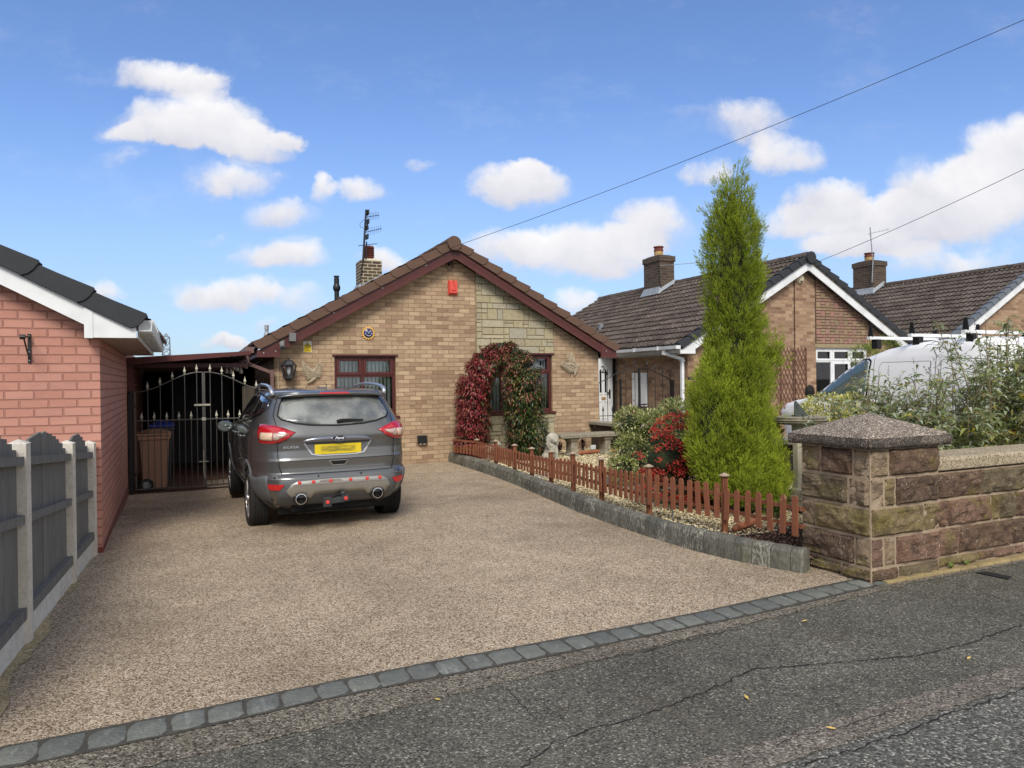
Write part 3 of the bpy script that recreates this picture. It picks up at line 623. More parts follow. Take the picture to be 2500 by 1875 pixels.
# ================================================================ main bungalow
def verge_caps(parent,X0,half,zr,ze,yf,n,h,mat,drop=.15,depth=.16):
    v=MB(); verge_run(v,(X0-half,ze),(X0-.06,zr-.03),n,h,yf,depth,drop)
    o=len(v.v); w=MB(); verge_run(w,(X0-half,ze),(X0-.06,zr-.03),n,h,yf,depth,drop)
    w.v=[(2*X0-a,b,c) for a,b,c in w.v]; w.f=[f[::-1] for f in w.f]; v.v+=w.v; v.f+=[tuple(i+o for i in f) for f in w.f]; v.r+=w.r; v.mi+=w.mi
    return v.build('verge_caps',mat,parent,bevel=.006)
def bargeboards(parent,X0,half,zr,ze,yf,top,bot,mat,boxw,boxz,th=.022,groove=True):
    mb=MB(); s=(zr-ze)/half
    for sg in(-1,1):
        xe=half-boxw+.0
        poly=[(0,zr-top),(sg*xe,zr-top-s*xe),(sg*xe,zr-bot-s*xe),(0,zr-bot)]
        if sg<0: poly=poly[::-1]
        mb.prism(poly,(X0,yf,0),(1,0,0),(0,0,1),(0,th,0))
        if groove:
            for g in(.42,.55): 
                q=top+(bot-top)*g; poly=[(0,zr-q),(sg*xe,zr-q-s*xe),(sg*xe,zr-q-.007-s*xe),(0,zr-q-.007)]
                if sg<0: poly=poly[::-1]
                mb.prism(poly,(X0,yf-.004,0),(1,0,0),(0,0,1),(0,.006,0))
        # boxed eave end
        a,b=half-boxw,half-.03; poly=[(sg*a,zr-top-s*a-.0),(sg*b,zr-top-s*b),(sg*b,boxz),(sg*a,boxz)]
        if sg<0: poly=poly[::-1]
        mb.prism(poly,(X0,yf-.006,0),(1,0,0),(0,0,1),(0,th+.006,0))
    mb.box(X0-.02,X0+.02,yf-.01,yf,zr-bot-.02,zr-top)
    return mb.build('bargeboard',mat,parent)
def ridge(parent,X0,z,Ya,Yb,mat,r=.115,step=.42):
    mb=MB(); y=Ya; random.seed(2)
    while y<Yb:
        y1=min(y+step-.008,Yb); mb.c=random.random(); vs=[]; n=8; e=random.uniform(-.004,.004)
        for yy,rr in((y,r+.006),(y1,r)):
            for k in range(n+1): t_=PI*k/n; vs.append((X0-math.cos(t_)*rr*1.1,yy,z-.05+math.sin(t_)*rr+e))
        mb.add(vs,[(k,k+1,n+2+k,n+1+k) for k in range(n)]+[tuple(range(n+1))[::-1],tuple(range(n+1,2*n+2))]); y+=step
    return mb.build('ridge_tiles',mat,parent)
def walls_box(parent,X0,hw,ze,zp,Y,Yb,mat,front,name='wall'):
    mb=front; ze_=ze
    mb.add([(X0-hw,Y,-.3),(X0-hw,Yb,-.3),(X0-hw,Yb,ze),(X0-hw,Y,ze)],[(3,2,1,0)]); mb.add([(X0+hw,Y,-.3),(X0+hw,Yb,-.3),(X0+hw,Yb,ze),(X0+hw,Y,ze)],[(0,1,2,3)])
    mb.add([(X0-hw,Yb,-.3),(X0+hw,Yb,-.3),(X0+hw,Yb,ze),(X0,Yb,zp),(X0-hw,Yb,ze)],[(4,3,2,1,0)])
    return mb.build(name,mat,parent)
def roof_deck(parent,X0,half,zr,ze,Ya,Yb,mat,boxz,hw):
    mb=MB(); 
    for sg in(-1,1):
        mb.prism([(0,zr-.03),(sg*half,ze-.03),(sg*half,ze-.06),(0,zr-.08)],(X0,Ya,0),(1,0,0),(0,0,1),(0,Yb-Ya,0))
        mb.box(min(X0+sg*(half-.03),X0+sg*hw),max(X0+sg*(half-.03),X0+sg*hw),Ya,Yb,boxz,boxz+.015)
        x=X0+sg*(half-.04); mb.box(x-.01,x+.01,Ya,Yb,boxz-.004,ze-.04)
    mb.build('soffit',mat,parent)
BX=4.64
b1=thing('bungalow',(BX,13.36,0),'buff brick bungalow with brown verge and stone panel, right behind the grey car','bungalow')
w1=(2.34,3.50,.95,2.10); w2=(5.14,6.87,.94,2.14)
gw=gable_wall('w',BX,3.36,2.17,4.05,13.36,.1,'brick_house',b1,[w1,w2])
walls_box(b1,BX,3.36,2.17,4.05,13.36,23,'brick_house',gw)
mb=MB(); mb.box(1.275,5.15,13.352,13.40,-.3,.008); mb.box(6.9,8.02,13.352,13.40,-.3,.02); mb.build('plinth','brick_plinth',b1)
sl=(4.33-2.27)/3.70
zt=lambda x: 4.36-.26-abs(x-BX)*sl
mb=ashlar(5.16,6.90,2.145,zt,13.36,.022,11); mb2=ashlar(5.16,6.90,.02,lambda x:.888,13.36,.022,12)
sp2=mb2.build('stone_panel','stone_panel',b1); jb=MB(); jb.add([(5.15,13.352,2.145),(6.91,13.352,2.145),(6.91,13.352,zt(6.91)),(5.15,13.352,zt(5.15))],[(0,1,2,3)]); jb2=MB(); jb2.add([(5.15,13.352,0),(6.91,13.352,0),(6.91,13.352,.888),(5.15,13.352,.888)],[(0,1,2,3)]); jb2.build('pointing','joint_dark',sp2)
sp=mb.build('stone_panel','stone_panel',b1); jb.build('pointing','joint_dark',sp)
window(b1,*w1,13.36,'mahogany',layout=([2.87],1.72),curtain='blind'); window(b1,*w2,13.36,'mahogany',layout=([5.74,6.30],1.75),curtain='blind')
for x0,x1,z in((2.30,3.54,2.10),(5.10,6.91,2.14)): mb=MB(); mb.box(x0,x1,13.33,13.37,z-.012,z+.02); mb.build('window_head','mahogany',b1)
tl=MB()
roof=tiles('roof',BX,4.33,BX-3.72,2.27,13.18,23.2,'roof_brown',b1,1); r2=tiles('roof',BX,4.33,BX+3.72,2.27,13.18,23.2,'roof_brown',b1,2)
ridge(b1,BX,4.36,13.12,23.2,'roof_brown'); roof_deck(b1,BX,3.70,4.33,2.27,13.12,23.1,'mahogany',2.06,3.36)
verge_caps(b1,BX,3.72,4.34,2.285,13.07,12,.15,'verge_brown')
bargeboards(b1,BX,3.70,4.33,2.27,13.11,.12,.34,'mahogany_slope',.42,2.06)
mb=MB(); mb.lathe([(.02,-.02),(.135,-.02),(.14,0),(.135,.05),(.12,.06)],(BX-.03,13.03,4.27),(0,1,0),24); mb.box(BX-.1,BX+.09,13.035,13.06,4.13,4.25); mb.build('ridge_end','verge_brown',b1)
mb=MB()
for x,z in[(1.28,2.16),(1.08,2.13),(1.35,2.3),(2.3,2.86),(3.2,3.35),(4.05,3.82),(4.55,4.14),(4.85,4.1),(5.5,3.75),(6.3,3.32),(6.9,2.98),(7.5,2.65),(8.05,2.2)]: mb=MB(); mb.sph((x,13.098,z),.009,5); mb.build('fixing_cap','upvc',b1)
# gutter and downpipe at the near left corner
gt=MB(); gt.prism([(-.06,.035),(-.055,-.03),(-.03,-.055),(.03,-.055),(.055,-.03),(.06,.035),(.05,.035),(.045,-.025),(-.045,-.025),(-.05,.035)],(BX-3.79,13.05,2.19),(1,0,0),(0,0,1),(0,9.9,0)); gt.box(BX-3.855,BX-3.725,13.03,13.05,2.13,2.232)
gt.build('gutter','gutter_brown',b1)
dp=MB(); A=FY(604,868,13.25); B_=FY(605,888,13.25); C_=FY(664,910,13.25); D_=Vector((C_.x+.0,13.25,0))
for p,q in((A,B_+Vector((0,0,-.02))),(B_,C_),(C_+Vector((0,0,.03)),Vector((C_.x,13.25,-.05)))): dp.bar(p,q,.062,.062,(0,1,0))
dp.bar(C_+Vector((0,0,.05)),C_+Vector((0,0,-.09)),.074,.074,(0,1,0)); dp.build('downpipe','gutter_brown',b1,bevel=.006)
mb=MB(); mb.tube([(1.34,13.345,z) for z in(2.04,1.2,0)],.006,5); mb.build('cable','render_cream',b1)
cq=FY(900,640,18.2); ch1=chimney(b1,cq.x,18.2,.27,.30,3.0,cq.z,'brick_chimney','louvre',corbel=False,potr=.14,poth=.30); flashing(b1,ch1,BX,4.33,sl,cq.x,18.2,.27,.30)
mb=MB(); p=FY(822,730,16.5); q=FY(822,712,16.5); mb.lathe([(.055,-.6),(.055,.0),(.085,.06),(.085,.11),(.06,.17),(.06,.30),(.05,.30),(.05,.33),(.065,.335),(.065,.36)],(q.x,q.y,q.z),n=16); mb.build('flue','black_plastic',b1,smooth=False)
mb=MB(); q=FY(651,806,16.5); mb.lathe([(.09,-.5),(.06,-.10),(.04,-.04),(.035,0),(.045,.0),(.045,.11),(.03,.11)],(q.x,q.y,q.z),n=14); mb.build('vent_pipe','lead',b1)
# aerials on the chimney: a thing of their own
ar=thing('tv_aerial_mast',(2.95,17.9,3.9),'tall black mast with three TV aerials on the chimney of the buff bungalow','aerial')
mb=MB(); yA=17.88; P=lambda x,y:FY(x,y,yA)
b0=P(886,640); t0=P(894,512); mb.tube([b0,t0],.026,8); mb.tube([P(893,632),P(895,590)],.018,6); mb.tube([P(884,668),P(886,640),P(882,655),P(880,700)],.008,5)
mast=mb.build('mast','black_iron',ar)
def yagi(parent,p0,p1,n,el,name='yagi',refl=True,mat='black_iron',r=.006,vert=True):
    mb=MB(); p0,p1=Vector(p0),Vector(p1); mb.tube([p0,p1],r*1.4,5); 
    for k in range(n):
        c=p0.lerp(p1,(k+.6)/(n+.2)); e=el*(1-.25*k/n); d=Vector((0,0,1)) if vert else Vector((.3,-.95,0)); mb.tube([c-d*e,c+d*e],r*.6,4)
    if refl and vert:
        c=p0+Vector((.03,0,0)); 
        for s in(-1,1): mb.box(c.x-.02,c.x+.02,c.y-.1,c.y+.1,c.z+s*.06,c.z+s*.17)
    return mb.build(name,mat,parent)
yagi(ar,P(895,530),P(926,525),8,.11); yagi(ar,P(893,567),P(932,558),8,.11); yagi(ar,P(875,600),P(920,595),7,.09,vert=False,refl=False)
mb=MB(); mb.tube([P(891,535),P(884,540),P(878,548),P(881,555),P(889,557)],.005,5); mb.build('coax_loop','black_iron',ar)
# ---- fittings on the main gable, each its own thing
Yw=13.355
def lantern():
    c=FY(705,905,13.2); o=thing('wall_lantern',(c.x,Yw,c.z),'dark grey glazed carriage lantern on the brick left of the bird plaque above the car','lantern')
    cx,cy,cz=c; n=6; mb=MB()
    mb.lathe([(.012,.235),(.016,.215),(.012,.195),(.05,.19),(.085,.165),(.11,.13),(.122,.115),(.155,.105),(.155,.095),(.12,.09)],(cx,cy,cz),n=6); 
    mb.lathe([(.085,-.115),(.105,-.12),(.105,-.135),(.08,-.14),(.045,-.18),(.012,-.195)],(cx,cy,cz),n=6)
    for k in range(6): 
        t_=2*PI*k/6; mb.bar((cx+.135*math.cos(t_),cy+.135*math.sin(t_),cz+.095),(cx+.09*math.cos(t_),cy+.09*math.sin(t_),cz-.118),.012)
    mb.box(cx-.05,cx+.05,Yw-.02,Yw,cz-.1,cz+.12); mb.bar((cx,Yw,cz-.13),(cx,cy,cz-.14),.025); mb.build('frame','dark_plastic',o)
    g=MB(); g.lathe([(.125,.09),(.085,-.112)],(cx,cy,cz),n=6); g.build('pane','glass',o); g=MB(); g.lathe([(.012,-.08),(.03,-.03),(.038,.03),(.03,.06),(.008,.075)],(cx,cy,cz),n=10); g.build('bulb','upvc',o,smooth=True)
lantern()
plain('cast_stone',C(176,162,136),.8,var=.25,scale=14,bumpd=.004,fine=30); plain('statue',C(178,172,156),.9,var=.28,scale=12,bumpd=.006,fine=25)
def bird(px0,py0,px1,py1,label,flip):
    """eagle plaque: two raised wings of layered feathers, body, tail"""
    a=FY(px0,py0,Yw); b=FY(px1,py1,Yw); cx,cz=(a.x+b.x)/2,(a.z+b.z)/2; W_,H_=abs(b.x-a.x),abs(a.z-b.z)
    o=thing('bird_plaque',(cx,Yw,cz),label,'wall plaque','bird plaques on the gable'); Q=lambda u,v,d=0.: Vector((cx+(u-.5)*W_,Yw-.03-d,cz+(.5-v)*H_))
    if flip==0:
        body=[(.78,.62,.030),(.72,.70,.036),(.63,.76,.040),(.55,.82,.034),(.42,.90,.022),(.25,.98,.010)]; wings=[((.62,.66),(.16,.06),(.52,.35)),((.70,.62),(.92,.08),(.62,.38))]
    else:
        body=[(.96,.49,.024),(.88,.55,.034),(.84,.66,.038),(.82,.78,.032),(.76,.90,.020),(.70,.99,.010)]; wings=[((.84,.58),(.04,.36),(.5,.44)),((.86,.50),(.60,.02),(.62,.28))]
    blob('body',[(Q(x0,z0),Q(x1,z1),(r0,r1)) for (x0,z0,r0),(x1,z1,r1) in zip(body,body[1:])]+[(Q(body[0][0],body[0][1]),(.034,.03,.03))],.008,'cast_stone',o)
    for wi,(s,e,k) in enumerate(wings):
        mb=MB(); S_,E_,K_=Q(*s,.01),Q(*e,.035),Q(*k,.03); n=13
        dirn=(E_-S_).normalized(); side=Vector((dirn.z,0,-dirn.x)); 
        if (side.z>0): side=-side
        for row,(ln,off) in enumerate(((.5,0),(.34,.012))):
            for i in range(n):
                t_=i/(n-1); root=S_.lerp(K_,min(1,t_*1.6)).lerp(K_.lerp(E_,max(0,t_*1.4-.4)),t_); L=H_*(.20+.26*math.sin(PI*(t_*.8+.15)))*(1 if row==0 else .55)
                d=(side*(1-t_*.75)+dirn*(.2+t_*.9)).normalized(); d.y=0; tip=root+d*L; tip.y-=.005; mid=root.lerp(tip,.5)
                w=.016; p=Vector((-d.z,0,d.x)); r0=root+Vector((0,-off,0)); mb.c=random.random()
                mb.add([r0-p*w*.6,r0+p*w*.6,mid+p*w+Vector((0,-off-.004,0)),tip+p*w*.25,tip-p*w*.25,mid-p*w+Vector((0,-off-.004,0)),mid+Vector((0,-off-.016,0)),mid+Vector((0,.012,0))],[(0,1,2,6),(6,2,3,4),(0,6,4,5),(1,0,5,7),(1,7,2),(7,5,4,3),(7,3,2)])
        mb.tube([S_,K_+Vector((0,-.014,0)),E_],[.030,.026,.014],8); mb.build('wing','cast_stone',o)
bird(738,888,779,937,'pale cast bird plaque with both wings raised in a V, beside the carriage lantern',0)
bird(1373,868,1411,918,'pale cast bird plaque in sideways flight, right of the arched window',1)
# sun plaque
plain('ceramic_yellow',C(226,178,84),.4,var=.15,scale=20,coat=.5); plain('ceramic_blue',C(36,42,96),.25,var=.3,scale=25,coat=.6); plain('ceramic_white',C(206,204,212),.3,coat=.5,var=.1)
c=FY(899,813.5,Yw); o=thing('sun_plaque',(c.x,Yw,c.z),'round blue and yellow ceramic sun face plaque on the gable','wall plaque'); mb=MB()
pts=[]; 
for k in range(32): r_=.135 if k%2==0 else .108; t_=2*PI*k/32; pts.append((r_*math.cos(t_),r_*math.sin(t_)))
mb.prism(pts,(c.x,Yw-.018,c.z),(1,0,0),(0,0,1),(0,.018,0)); mb.build('sun_rays','ceramic_yellow',o,bevel=.004)
mb=MB(); mb.lathe([(.002,.022),(.05,.018),(.085,.008),(.092,0)],(c.x,Yw-.018,c.z),(0,-1,0),28); fc=mb.build('face','ceramic_blue',o,smooth=True)
mb=MB(); 
for s in(-1,1):
    mb.tube([(c.x+s*.018,Yw-.044,c.z+.025),(c.x+s*.035,Yw-.045,c.z+.034),(c.x+s*.052,Yw-.040,c.z+.026)],.006,5); mb.tube([(c.x+s*.018,Yw-.044,c.z+.04),(c.x+s*.04,Yw-.043,c.z+.055)],.004,5)
    for k in range(5): t_=2*PI*k/5+.5; mb.tube([(c.x+s*.062,Yw-.036,c.z-.012),(c.x+s*.062+.014*math.cos(t_),Yw-.035,c.z-.012+.014*math.sin(t_))],.004,4)
mb.tube([(c.x+.045*math.cos(t_),Yw-.044,c.z-.02+.035*math.sin(t_)) for t_ in[R(a) for a in range(200,341,20)]],.007,5); mb.tube([(c.x,Yw-.046,c.z+.025),(c.x+.004,Yw-.052,c.z-.005),(c.x-.008,Yw-.046,c.z-.01)],.006,5); mb.build('features','ceramic_white',fc)
# warning sign
plain('sign_white',C(222,222,214),.5,var=.03); plain('sign_yellow',C(240,208,28),.5,var=.03); plain('ink',C(22,20,18),.6)
a=FY(740,833,Yw); b=FY(761,860.5,Yw); o=thing('warning_sign',(a.x,Yw,b.z),'small yellow and white warning sign on the brick above the lantern','sign')
mb=MB(); mb.box(a.x,b.x,Yw-.006,Yw,b.z,a.z); mb.build('board','sign_white',o); hh=a.z-b.z; cx=(a.x+b.x)/2; mb=MB(); mb.box(a.x+.008,b.x-.008,Yw-.009,Yw-.006,b.z+.006,b.z+hh*.68); mb.build('notice_panel','sign_yellow',o)
mb=MB(); tz=a.z-.012; s=.042; 
for sc,yy,mt,nm in((1,.0095,'ink','warning_triangle'),(.74,.0115,'sign_yellow','triangle_fill')):
    mb=MB(); q=[(-s*sc,-.062+.0+(1-sc)*.02),(s*sc,-.062+(1-sc)*.02),(0,-.062+(1-sc)*.02+s*1.55*sc)]; mb.prism(q,(cx,Yw-yy,tz),(1,0,0),(0,0,1),(0,.003,0)); mb.build(nm,mt,o)
mb=MB(); mb.box(cx-.014,cx+.012,Yw-.0135,Yw-.0115,tz-.05,tz-.036); mb.build('pictogram','ink',o)
for s_,sz,zz in(('Warning',.034,.60),('CCTV',.026,.42),('in',.02,.28),('operation',.024,.15)): text('lettering',s_,sz,'ink',(cx,Yw-.0095,b.z+hh*zz),ROT_FRONT,o,.0005,bold=.0008)
# alarm box
plain('alarm_red',C(222,82,66),.45,var=.05); a=FY(1093,684,Yw); b=FY(1115,721,Yw); o=thing('alarm_box',(a.x,Yw,b.z),'red rectangular burglar alarm box high on the bungalow gable','alarm box')
mb=MB(); z0,z1=b.z,a.z; mb.add([(a.x,Yw,z0),(b.x,Yw,z0),(b.x,Yw,z1),(a.x,Yw,z1),(a.x+.025,Yw-.07,z0+.04),(b.x-.008,Yw-.07,z0+.04),(b.x-.008,Yw-.06,z1-.01),(a.x+.025,Yw-.06,z1-.01)],[(4,5,6,7),(0,1,5,4),(1,2,6,5),(2,3,7,6),(3,0,4,7)]); mb.build('casing','alarm_red',o)
mb=MB(); plain('alarm_print',C(190,52,44),.5); cx=(a.x+b.x)/2+.008
for i,(u0,v0,u1,v1) in enumerate([(-.03,.30,.01,.27),(-.02,.28,.0,.23),(.0,.24,.03,.17),(.01,.2,.035,.12)]): mb.bar((cx+u0,Yw-.0705,z0+v0),(cx+u1,Yw-.0705,z0+v1),.005,.004,(0,1,0))
mb.box(cx-.045,cx+.05,Yw-.0745,Yw-.0705,z0+.088,z0+.098); mb.box(cx-.045,cx+.05,Yw-.0745,Yw-.0705,z0+.072,z0+.08); mb.build('moulded_mark','alarm_print',o)
# socket box low on the wall
a=FY(1018,1063,Yw); b=FY(1040,1081,Yw); o=thing('outdoor_socket',(a.x,Yw,b.z),'black outdoor socket box low on the brick wall right of the car','socket'); mb=MB(); mb.box(a.x,b.x,Yw-.09,Yw,b.z,a.z); mb.build('casing','black_plastic',o,bevel=.012,seg=2)
mb=MB(); [mb.sph((a.x+k*(b.x-a.x),Yw-.05,b.z-.012),.028,8,(1,.8,.7)) for k in(.32,.72)]; mb.build('plug','upvc_dirty',o,smooth=True)
# grey box and camera on the bargeboard
a=FY(705,813,13.08); b=FY(722,834,13.08); mb=MB(); mb.box(a.x,b.x,13.0,13.108,b.z,a.z); plain('box_grey',C(112,112,110),.5); tag(mb.build('junction_box','box_grey',org=(a.x,13.1,b.z),bevel=.006),'square grey junction box on the brown bargeboard above the lantern','junction box')
c=FY(689,843,13.0); o=thing('security_camera',(c.x,13.1,c.z),'small grey security camera under the left end of the bungalow bargeboard','camera'); mb=MB(); mb.lathe([(.01,-.09),(.042,-.08),(.046,-.03),(.045,.05),(.03,.07),(.01,.075)],(c.x,c.y,c.z),n=14); mb.bar((c.x+.02,c.y,c.z+.06),(c.x+.03,13.1,c.z+.09),.03); mb.build('casing','box_grey',o,smooth=True)
mb=MB(); mb.sph((c.x,c.y-.03,c.z-.04),.036,8); mb.build('lens','black_plastic',o,smooth=True)
c=FY(1098,642,13.3); o=thing('security_light',(c.x,Yw,c.z),'small black wired fitting at the apex of the bungalow gable','fitting'); mb=MB(); mb.box(c.x-.03,c.x+.03,13.28,13.355,c.z-.05,c.z+.05); mb.build('casing','black_plastic',o,bevel=.01)
mb=MB(); mb.tube([(c.x-.07,13.33,c.z+.03),(c.x-.07,13.33,c.z-.07),(c.x,13.33,c.z-.14),(c.x+.05,13.33,c.z-.13),(c.x+.07,13.33,c.z-.05),(c.x+.07,13.33,c.z+.06)],.006,5); mb.build('cable','black_iron',o)
# ================================================================ neighbouring bungalow
NX,NY=13.58,13.0
b2=thing('bungalow',(NX,NY,0),'brown brick bungalow with white bargeboards and black verge behind the conifer','bungalow')
w3=(14.02,15.85,.95,2.31)
gw=gable_wall('w',NX,3.46,2.26,4.22,NY,.1,'brick_neighbour',b2,[w3]); walls_box(b2,NX,3.46,2.26,4.22,NY,22.3,'brick_neighbour',gw)
sl2=(4.50-2.33)/3.86; zt2=lambda x: 4.50-.24-abs(x-NX)*sl2
mb=ashlar(14.02,15.80,2.41,zt2,NY,.018,21,style='pattern'); jb=MB(); jb.add([(14.0,NY-.006,2.41),(15.82,NY-.006,2.41),(15.82,NY-.006,zt2(15.82)),(14.0,NY-.006,zt2(14.0))],[(0,1,2,3)]); sp=mb.build('block_panel','recon_block',b2); jb.build('pointing','joint_brown',sp)
mb=MB(); mb.box(13.97,15.9,NY-.02,NY+.02,2.31,2.405); plain('lintel',C(150,136,104),.9,var=.15); mb.build('lintel','lintel',b2)
window(b2,*w3,NY,'upvc',layout=([14.62,15.25],1.97),curtain='curtain',casm=[2])
tiles('roof',NX,4.52,NX-3.88,2.33,12.86,22.5,'roof_grey',b2,5); tiles('roof',NX,4.52,NX+3.88,2.33,12.86,22.5,'roof_grey',b2,6)
ridge(b2,NX,4.55,12.82,22.5,'roof_grey'); roof_deck(b2,NX,3.86,4.52,2.33,12.8,22.4,'upvc_dirty',2.14,3.46)
verge_caps(b2,NX,3.88,4.54,2.345,12.74,13,.14,'verge_dark'); bargeboards(b2,NX,3.86,4.52,2.33,12.79,.14,.34,'upvc',.44,2.14,groove=False)
mb=MB(); mb.lathe([(.02,-.02),(.14,-.02),(.145,0),(.14,.06)],(NX,12.70,4.47),(0,1,0),24); mb.box(NX-.05,NX+.05,12.71,12.73,4.30,4.4); mb.build('ridge_end','verge_dark',b2)
gt=MB(); gt.prism([(-.06,.035),(-.05,-.035),(.05,-.035),(.06,.035),(.052,.035),(.044,-.028),(-.044,-.028),(-.052,.035)],(NX-3.93,12.75,2.28),(1,0,0),(0,0,1),(0,9.8,0)); gt.box(NX-3.99,NX-3.87,12.72,12.75,2.24,2.318)
for k in range(10): gt.box(NX-3.998,NX-3.862,13.4+k*.95,13.46+k*.95,2.235,2.322)
gt.build('gutter','upvc',b2); dp=MB(); A=FY(1636,855,13.25);B_=FY(1637,866,13.25);C_=FY(1666,877,13.2)
C_=Vector((10.02,13.08,C_.z)); A=Vector((NX-3.93,13.25,2.25)); B_=Vector((NX-3.93,13.25,2.13))
for p,q in((A,B_),(B_+Vector((0,0,.03)),C_),(C_+Vector((0,0,.03)),Vector((C_.x,C_.y,.1)))): dp.bar(p,q,.065,.065,(0,1,0))
for z in(1.98,.9): dp.box(C_.x-.05,C_.x+.05,C_.y-.045,C_.y+.045,z,z+.03)
dp.build('downpipe','upvc',b2)
def side_chimney(par,px,ybase,X,mat,pot,zt_,w,X0,zr,s):
    p=FX(px,ybase,X); return p
p=FX(1611,700,12.98); ch2=chimney(b2,13.25,p.y+.42,.27,.42,3.9,5.36,'brick_chimney_dark','buff',cap='brick_chimney_dark',potr=.15,poth=.3); flashing(b2,ch2,NX,4.52,sl2,13.25,p.y+.42,.27,.42)
mb=MB(); v=Vector((10.7,15.6,2.9)); q=FX(1467,800,11.0); mb.box(q.x-.05,q.x+.05,q.y-.05,q.y+.05,q.z-.5,q.z+.12); mb.build('roof_vent','lead',b2)
ar=thing('tv_aerial',(13.2,p.y,5.0),'single slim TV aerial strapped to the dark chimney of the middle bungalow','aerial'); yagi(ar,(12.95,p.y-.02,5.03),(13.95,p.y-1.3,5.02),3,.05,refl=False,mat='lead')
mb=MB(); zz=[4.9,5.0,5.15]; mb.tube([(12.95,p.y-.03,5.1),(12.97,p.y-.03,4.6),(12.99,p.y-.05,4.35)],.012,5); mb.build('cable','black_iron',ar)
# alarm, trellis, plate, meter box, door
c=FY(1955,680,12.95); o=tag((lambda m_:(m_.lathe([(.13,0),(.12,.05),(.075,.08),(.01,.085)],(c.x,NY,c.z),(0,-1,0),6,ph=.3),m_)[1])(MB()).build('alarm_box','render_cream',org=(c.x,NY,c.z)),'cream six-sided alarm box under the apex of the brown brick bungalow','alarm box')
mb=MB(); mb.sph((c.x-.0,NY-.075,c.z-.07),.035,8,(1,.5,.6)); mb.build('siren_vent','black_plastic',o)
mb=MB(); mb.tube([(c.x-.17,NY-.012,4.1),(c.x-.18,NY-.012,2.4),(c.x-.17,NY-.012,.5)],.012,5); mb.build('telephone_cable','joint_brown',b2); 
o=thing('trellis',(13.3,NY,.5),'expanding brown lattice trellis on the neighbour wall behind the sundial','trellis'); mb=MB(); plain('trellis',C(112,78,64),.8,var=.2)
x0,x1,z0,z1=12.70,13.68,.62,2.30; 
def clipl(x,z,dx,dz):
    ts=[]; t0,t1=0,9
    for a,d,lo,hi in((x,dx,x0,x1),(z,dz,z0,z1)):
        if d>0: t1=min(t1,(hi-a)/d); t0=max(t0,(lo-a)/d)
        else: t1=min(t1,(lo-a)/d); t0=max(t0,(hi-a)/d)
    return t0,t1
for k in range(-14,22):
    for sg in(-1,1):
        xs_=(x0+k*.115) if sg>0 else (x1-k*.115); a=clipl(xs_,z0,sg*.5,1)
        if a[1]>a[0]+.02: mb.bar((xs_+sg*.5*a[0],NY-.012-.011*(sg>0),z0+a[0]),(xs_+sg*.5*a[1],NY-.012-.011*(sg>0),z0+a[1]),.017,.010,(0,1,0))
for x in(x0+.15,x0+.55,x1-.02): mb.box(x-.012,x+.012,NY-.045,NY-.03,z0,z1)
mb.build('lattice','trellis',o)
c=FY(1690,923,12.97); mb=MB(); mb.box(c.x-.09,c.x+.09,12.985,13.0,c.z-.03,c.z+.03); o=tag(mb.build('name_plate','ink',org=(c.x,13,c.z)),'small black name plate on the neighbour wall left of the conifer','name plate'); mb=MB(); mb.box(c.x-.06,c.x-.02,12.981,12.985,c.z-.01,c.z+.012); mb.box(c.x-.01,c.x+.05,12.981,12.985,c.z-.01,c.z+.012); mb.build('lettering','box_grey',o)
XW=NX-3.46
a=FX(1548,912,XW); b=FX(1582,912,XW); zt_,zb_=FX(1565,910,XW).z,FX(1565,992,XW).z; mb=MB(); mb.box(XW-.07,XW,b.y,a.y,zb_,zt_); o=tag(mb.build('meter_box','upvc',org=(XW,a.y,zb_),bevel=.01),'white meter cupboard on the side wall behind the arched iron gate','meter box')
mb=MB(); mb.sph((XW-.075,a.y-.08,zt_-.15),.015,6); mb.sph((XW-.075,a.y-.08,zb_+.15),.015,6); mb.build('lock','black_plastic',o)
# white door of the side entrance, set across the passage
yd=16.0; a=FY(1440,868,yd); b=FY(1495,868,yd); zt_=a.z; o=thing('front_door',(b.x-.45,yd,.1),'white panelled door numbered 2 at the end of the passage behind the iron gate','door'); dx1=b.x; dx0=b.x-.86
mb=MB(); mb.box(dx0,dx1,yd,yd+.05,.12,2.12); leaf=mb.build('door_leaf','upvc',o,bevel=.005); mb=MB(); mb.box(dx0-.08,dx1+.03,yd+.01,yd+.09,2.122,2.5); mb.build('overpanel','upvc',o)
mb=MB(); mb.box(dx1+.002,dx1+.06,yd-.02,yd+.1,.1,2.3); mb.build('door_frame','black_plastic',o)
gp=MB(); X=lambda px:FY(px,950,yd).x; Zp=lambda py:FY(1480,py,yd).z
for xa,xb,side in((1464,1468.5,0),(1476.5,1481,1)):
    xa,xb=X(xa),X(xb); z0,z1=Zp(958),Zp(900); gp.prism([(xa,z0),(xb,z0),(xb,z1-(.05 if side else 0)),(xa,z1-(0 if side else .05))] ,(0,yd-.006,0),(1,0,0),(0,0,1),(0,.007,0))
gp.build('glazed_slot','void',leaf); mm=MB()
for xa,xb in((1462,1470),(1475,1483)):
    xa,xb=X(xa),X(xb); 
    for z0,z1 in((Zp(1022),Zp(980)),): 
        for q in((xa,xb,z1-.012,z1),(xa,xb,z0,z0+.012),(xa,xa+.012,z0,z1),(xb-.012,xb,z0,z1)): mm.box(q[0],q[1],yd-.012,yd,q[2],q[3])
    mm.box(xa,xb,yd-.012,yd,Zp(963),Zp(961))
mm.build('panel_moulding','upvc_dirty',leaf)
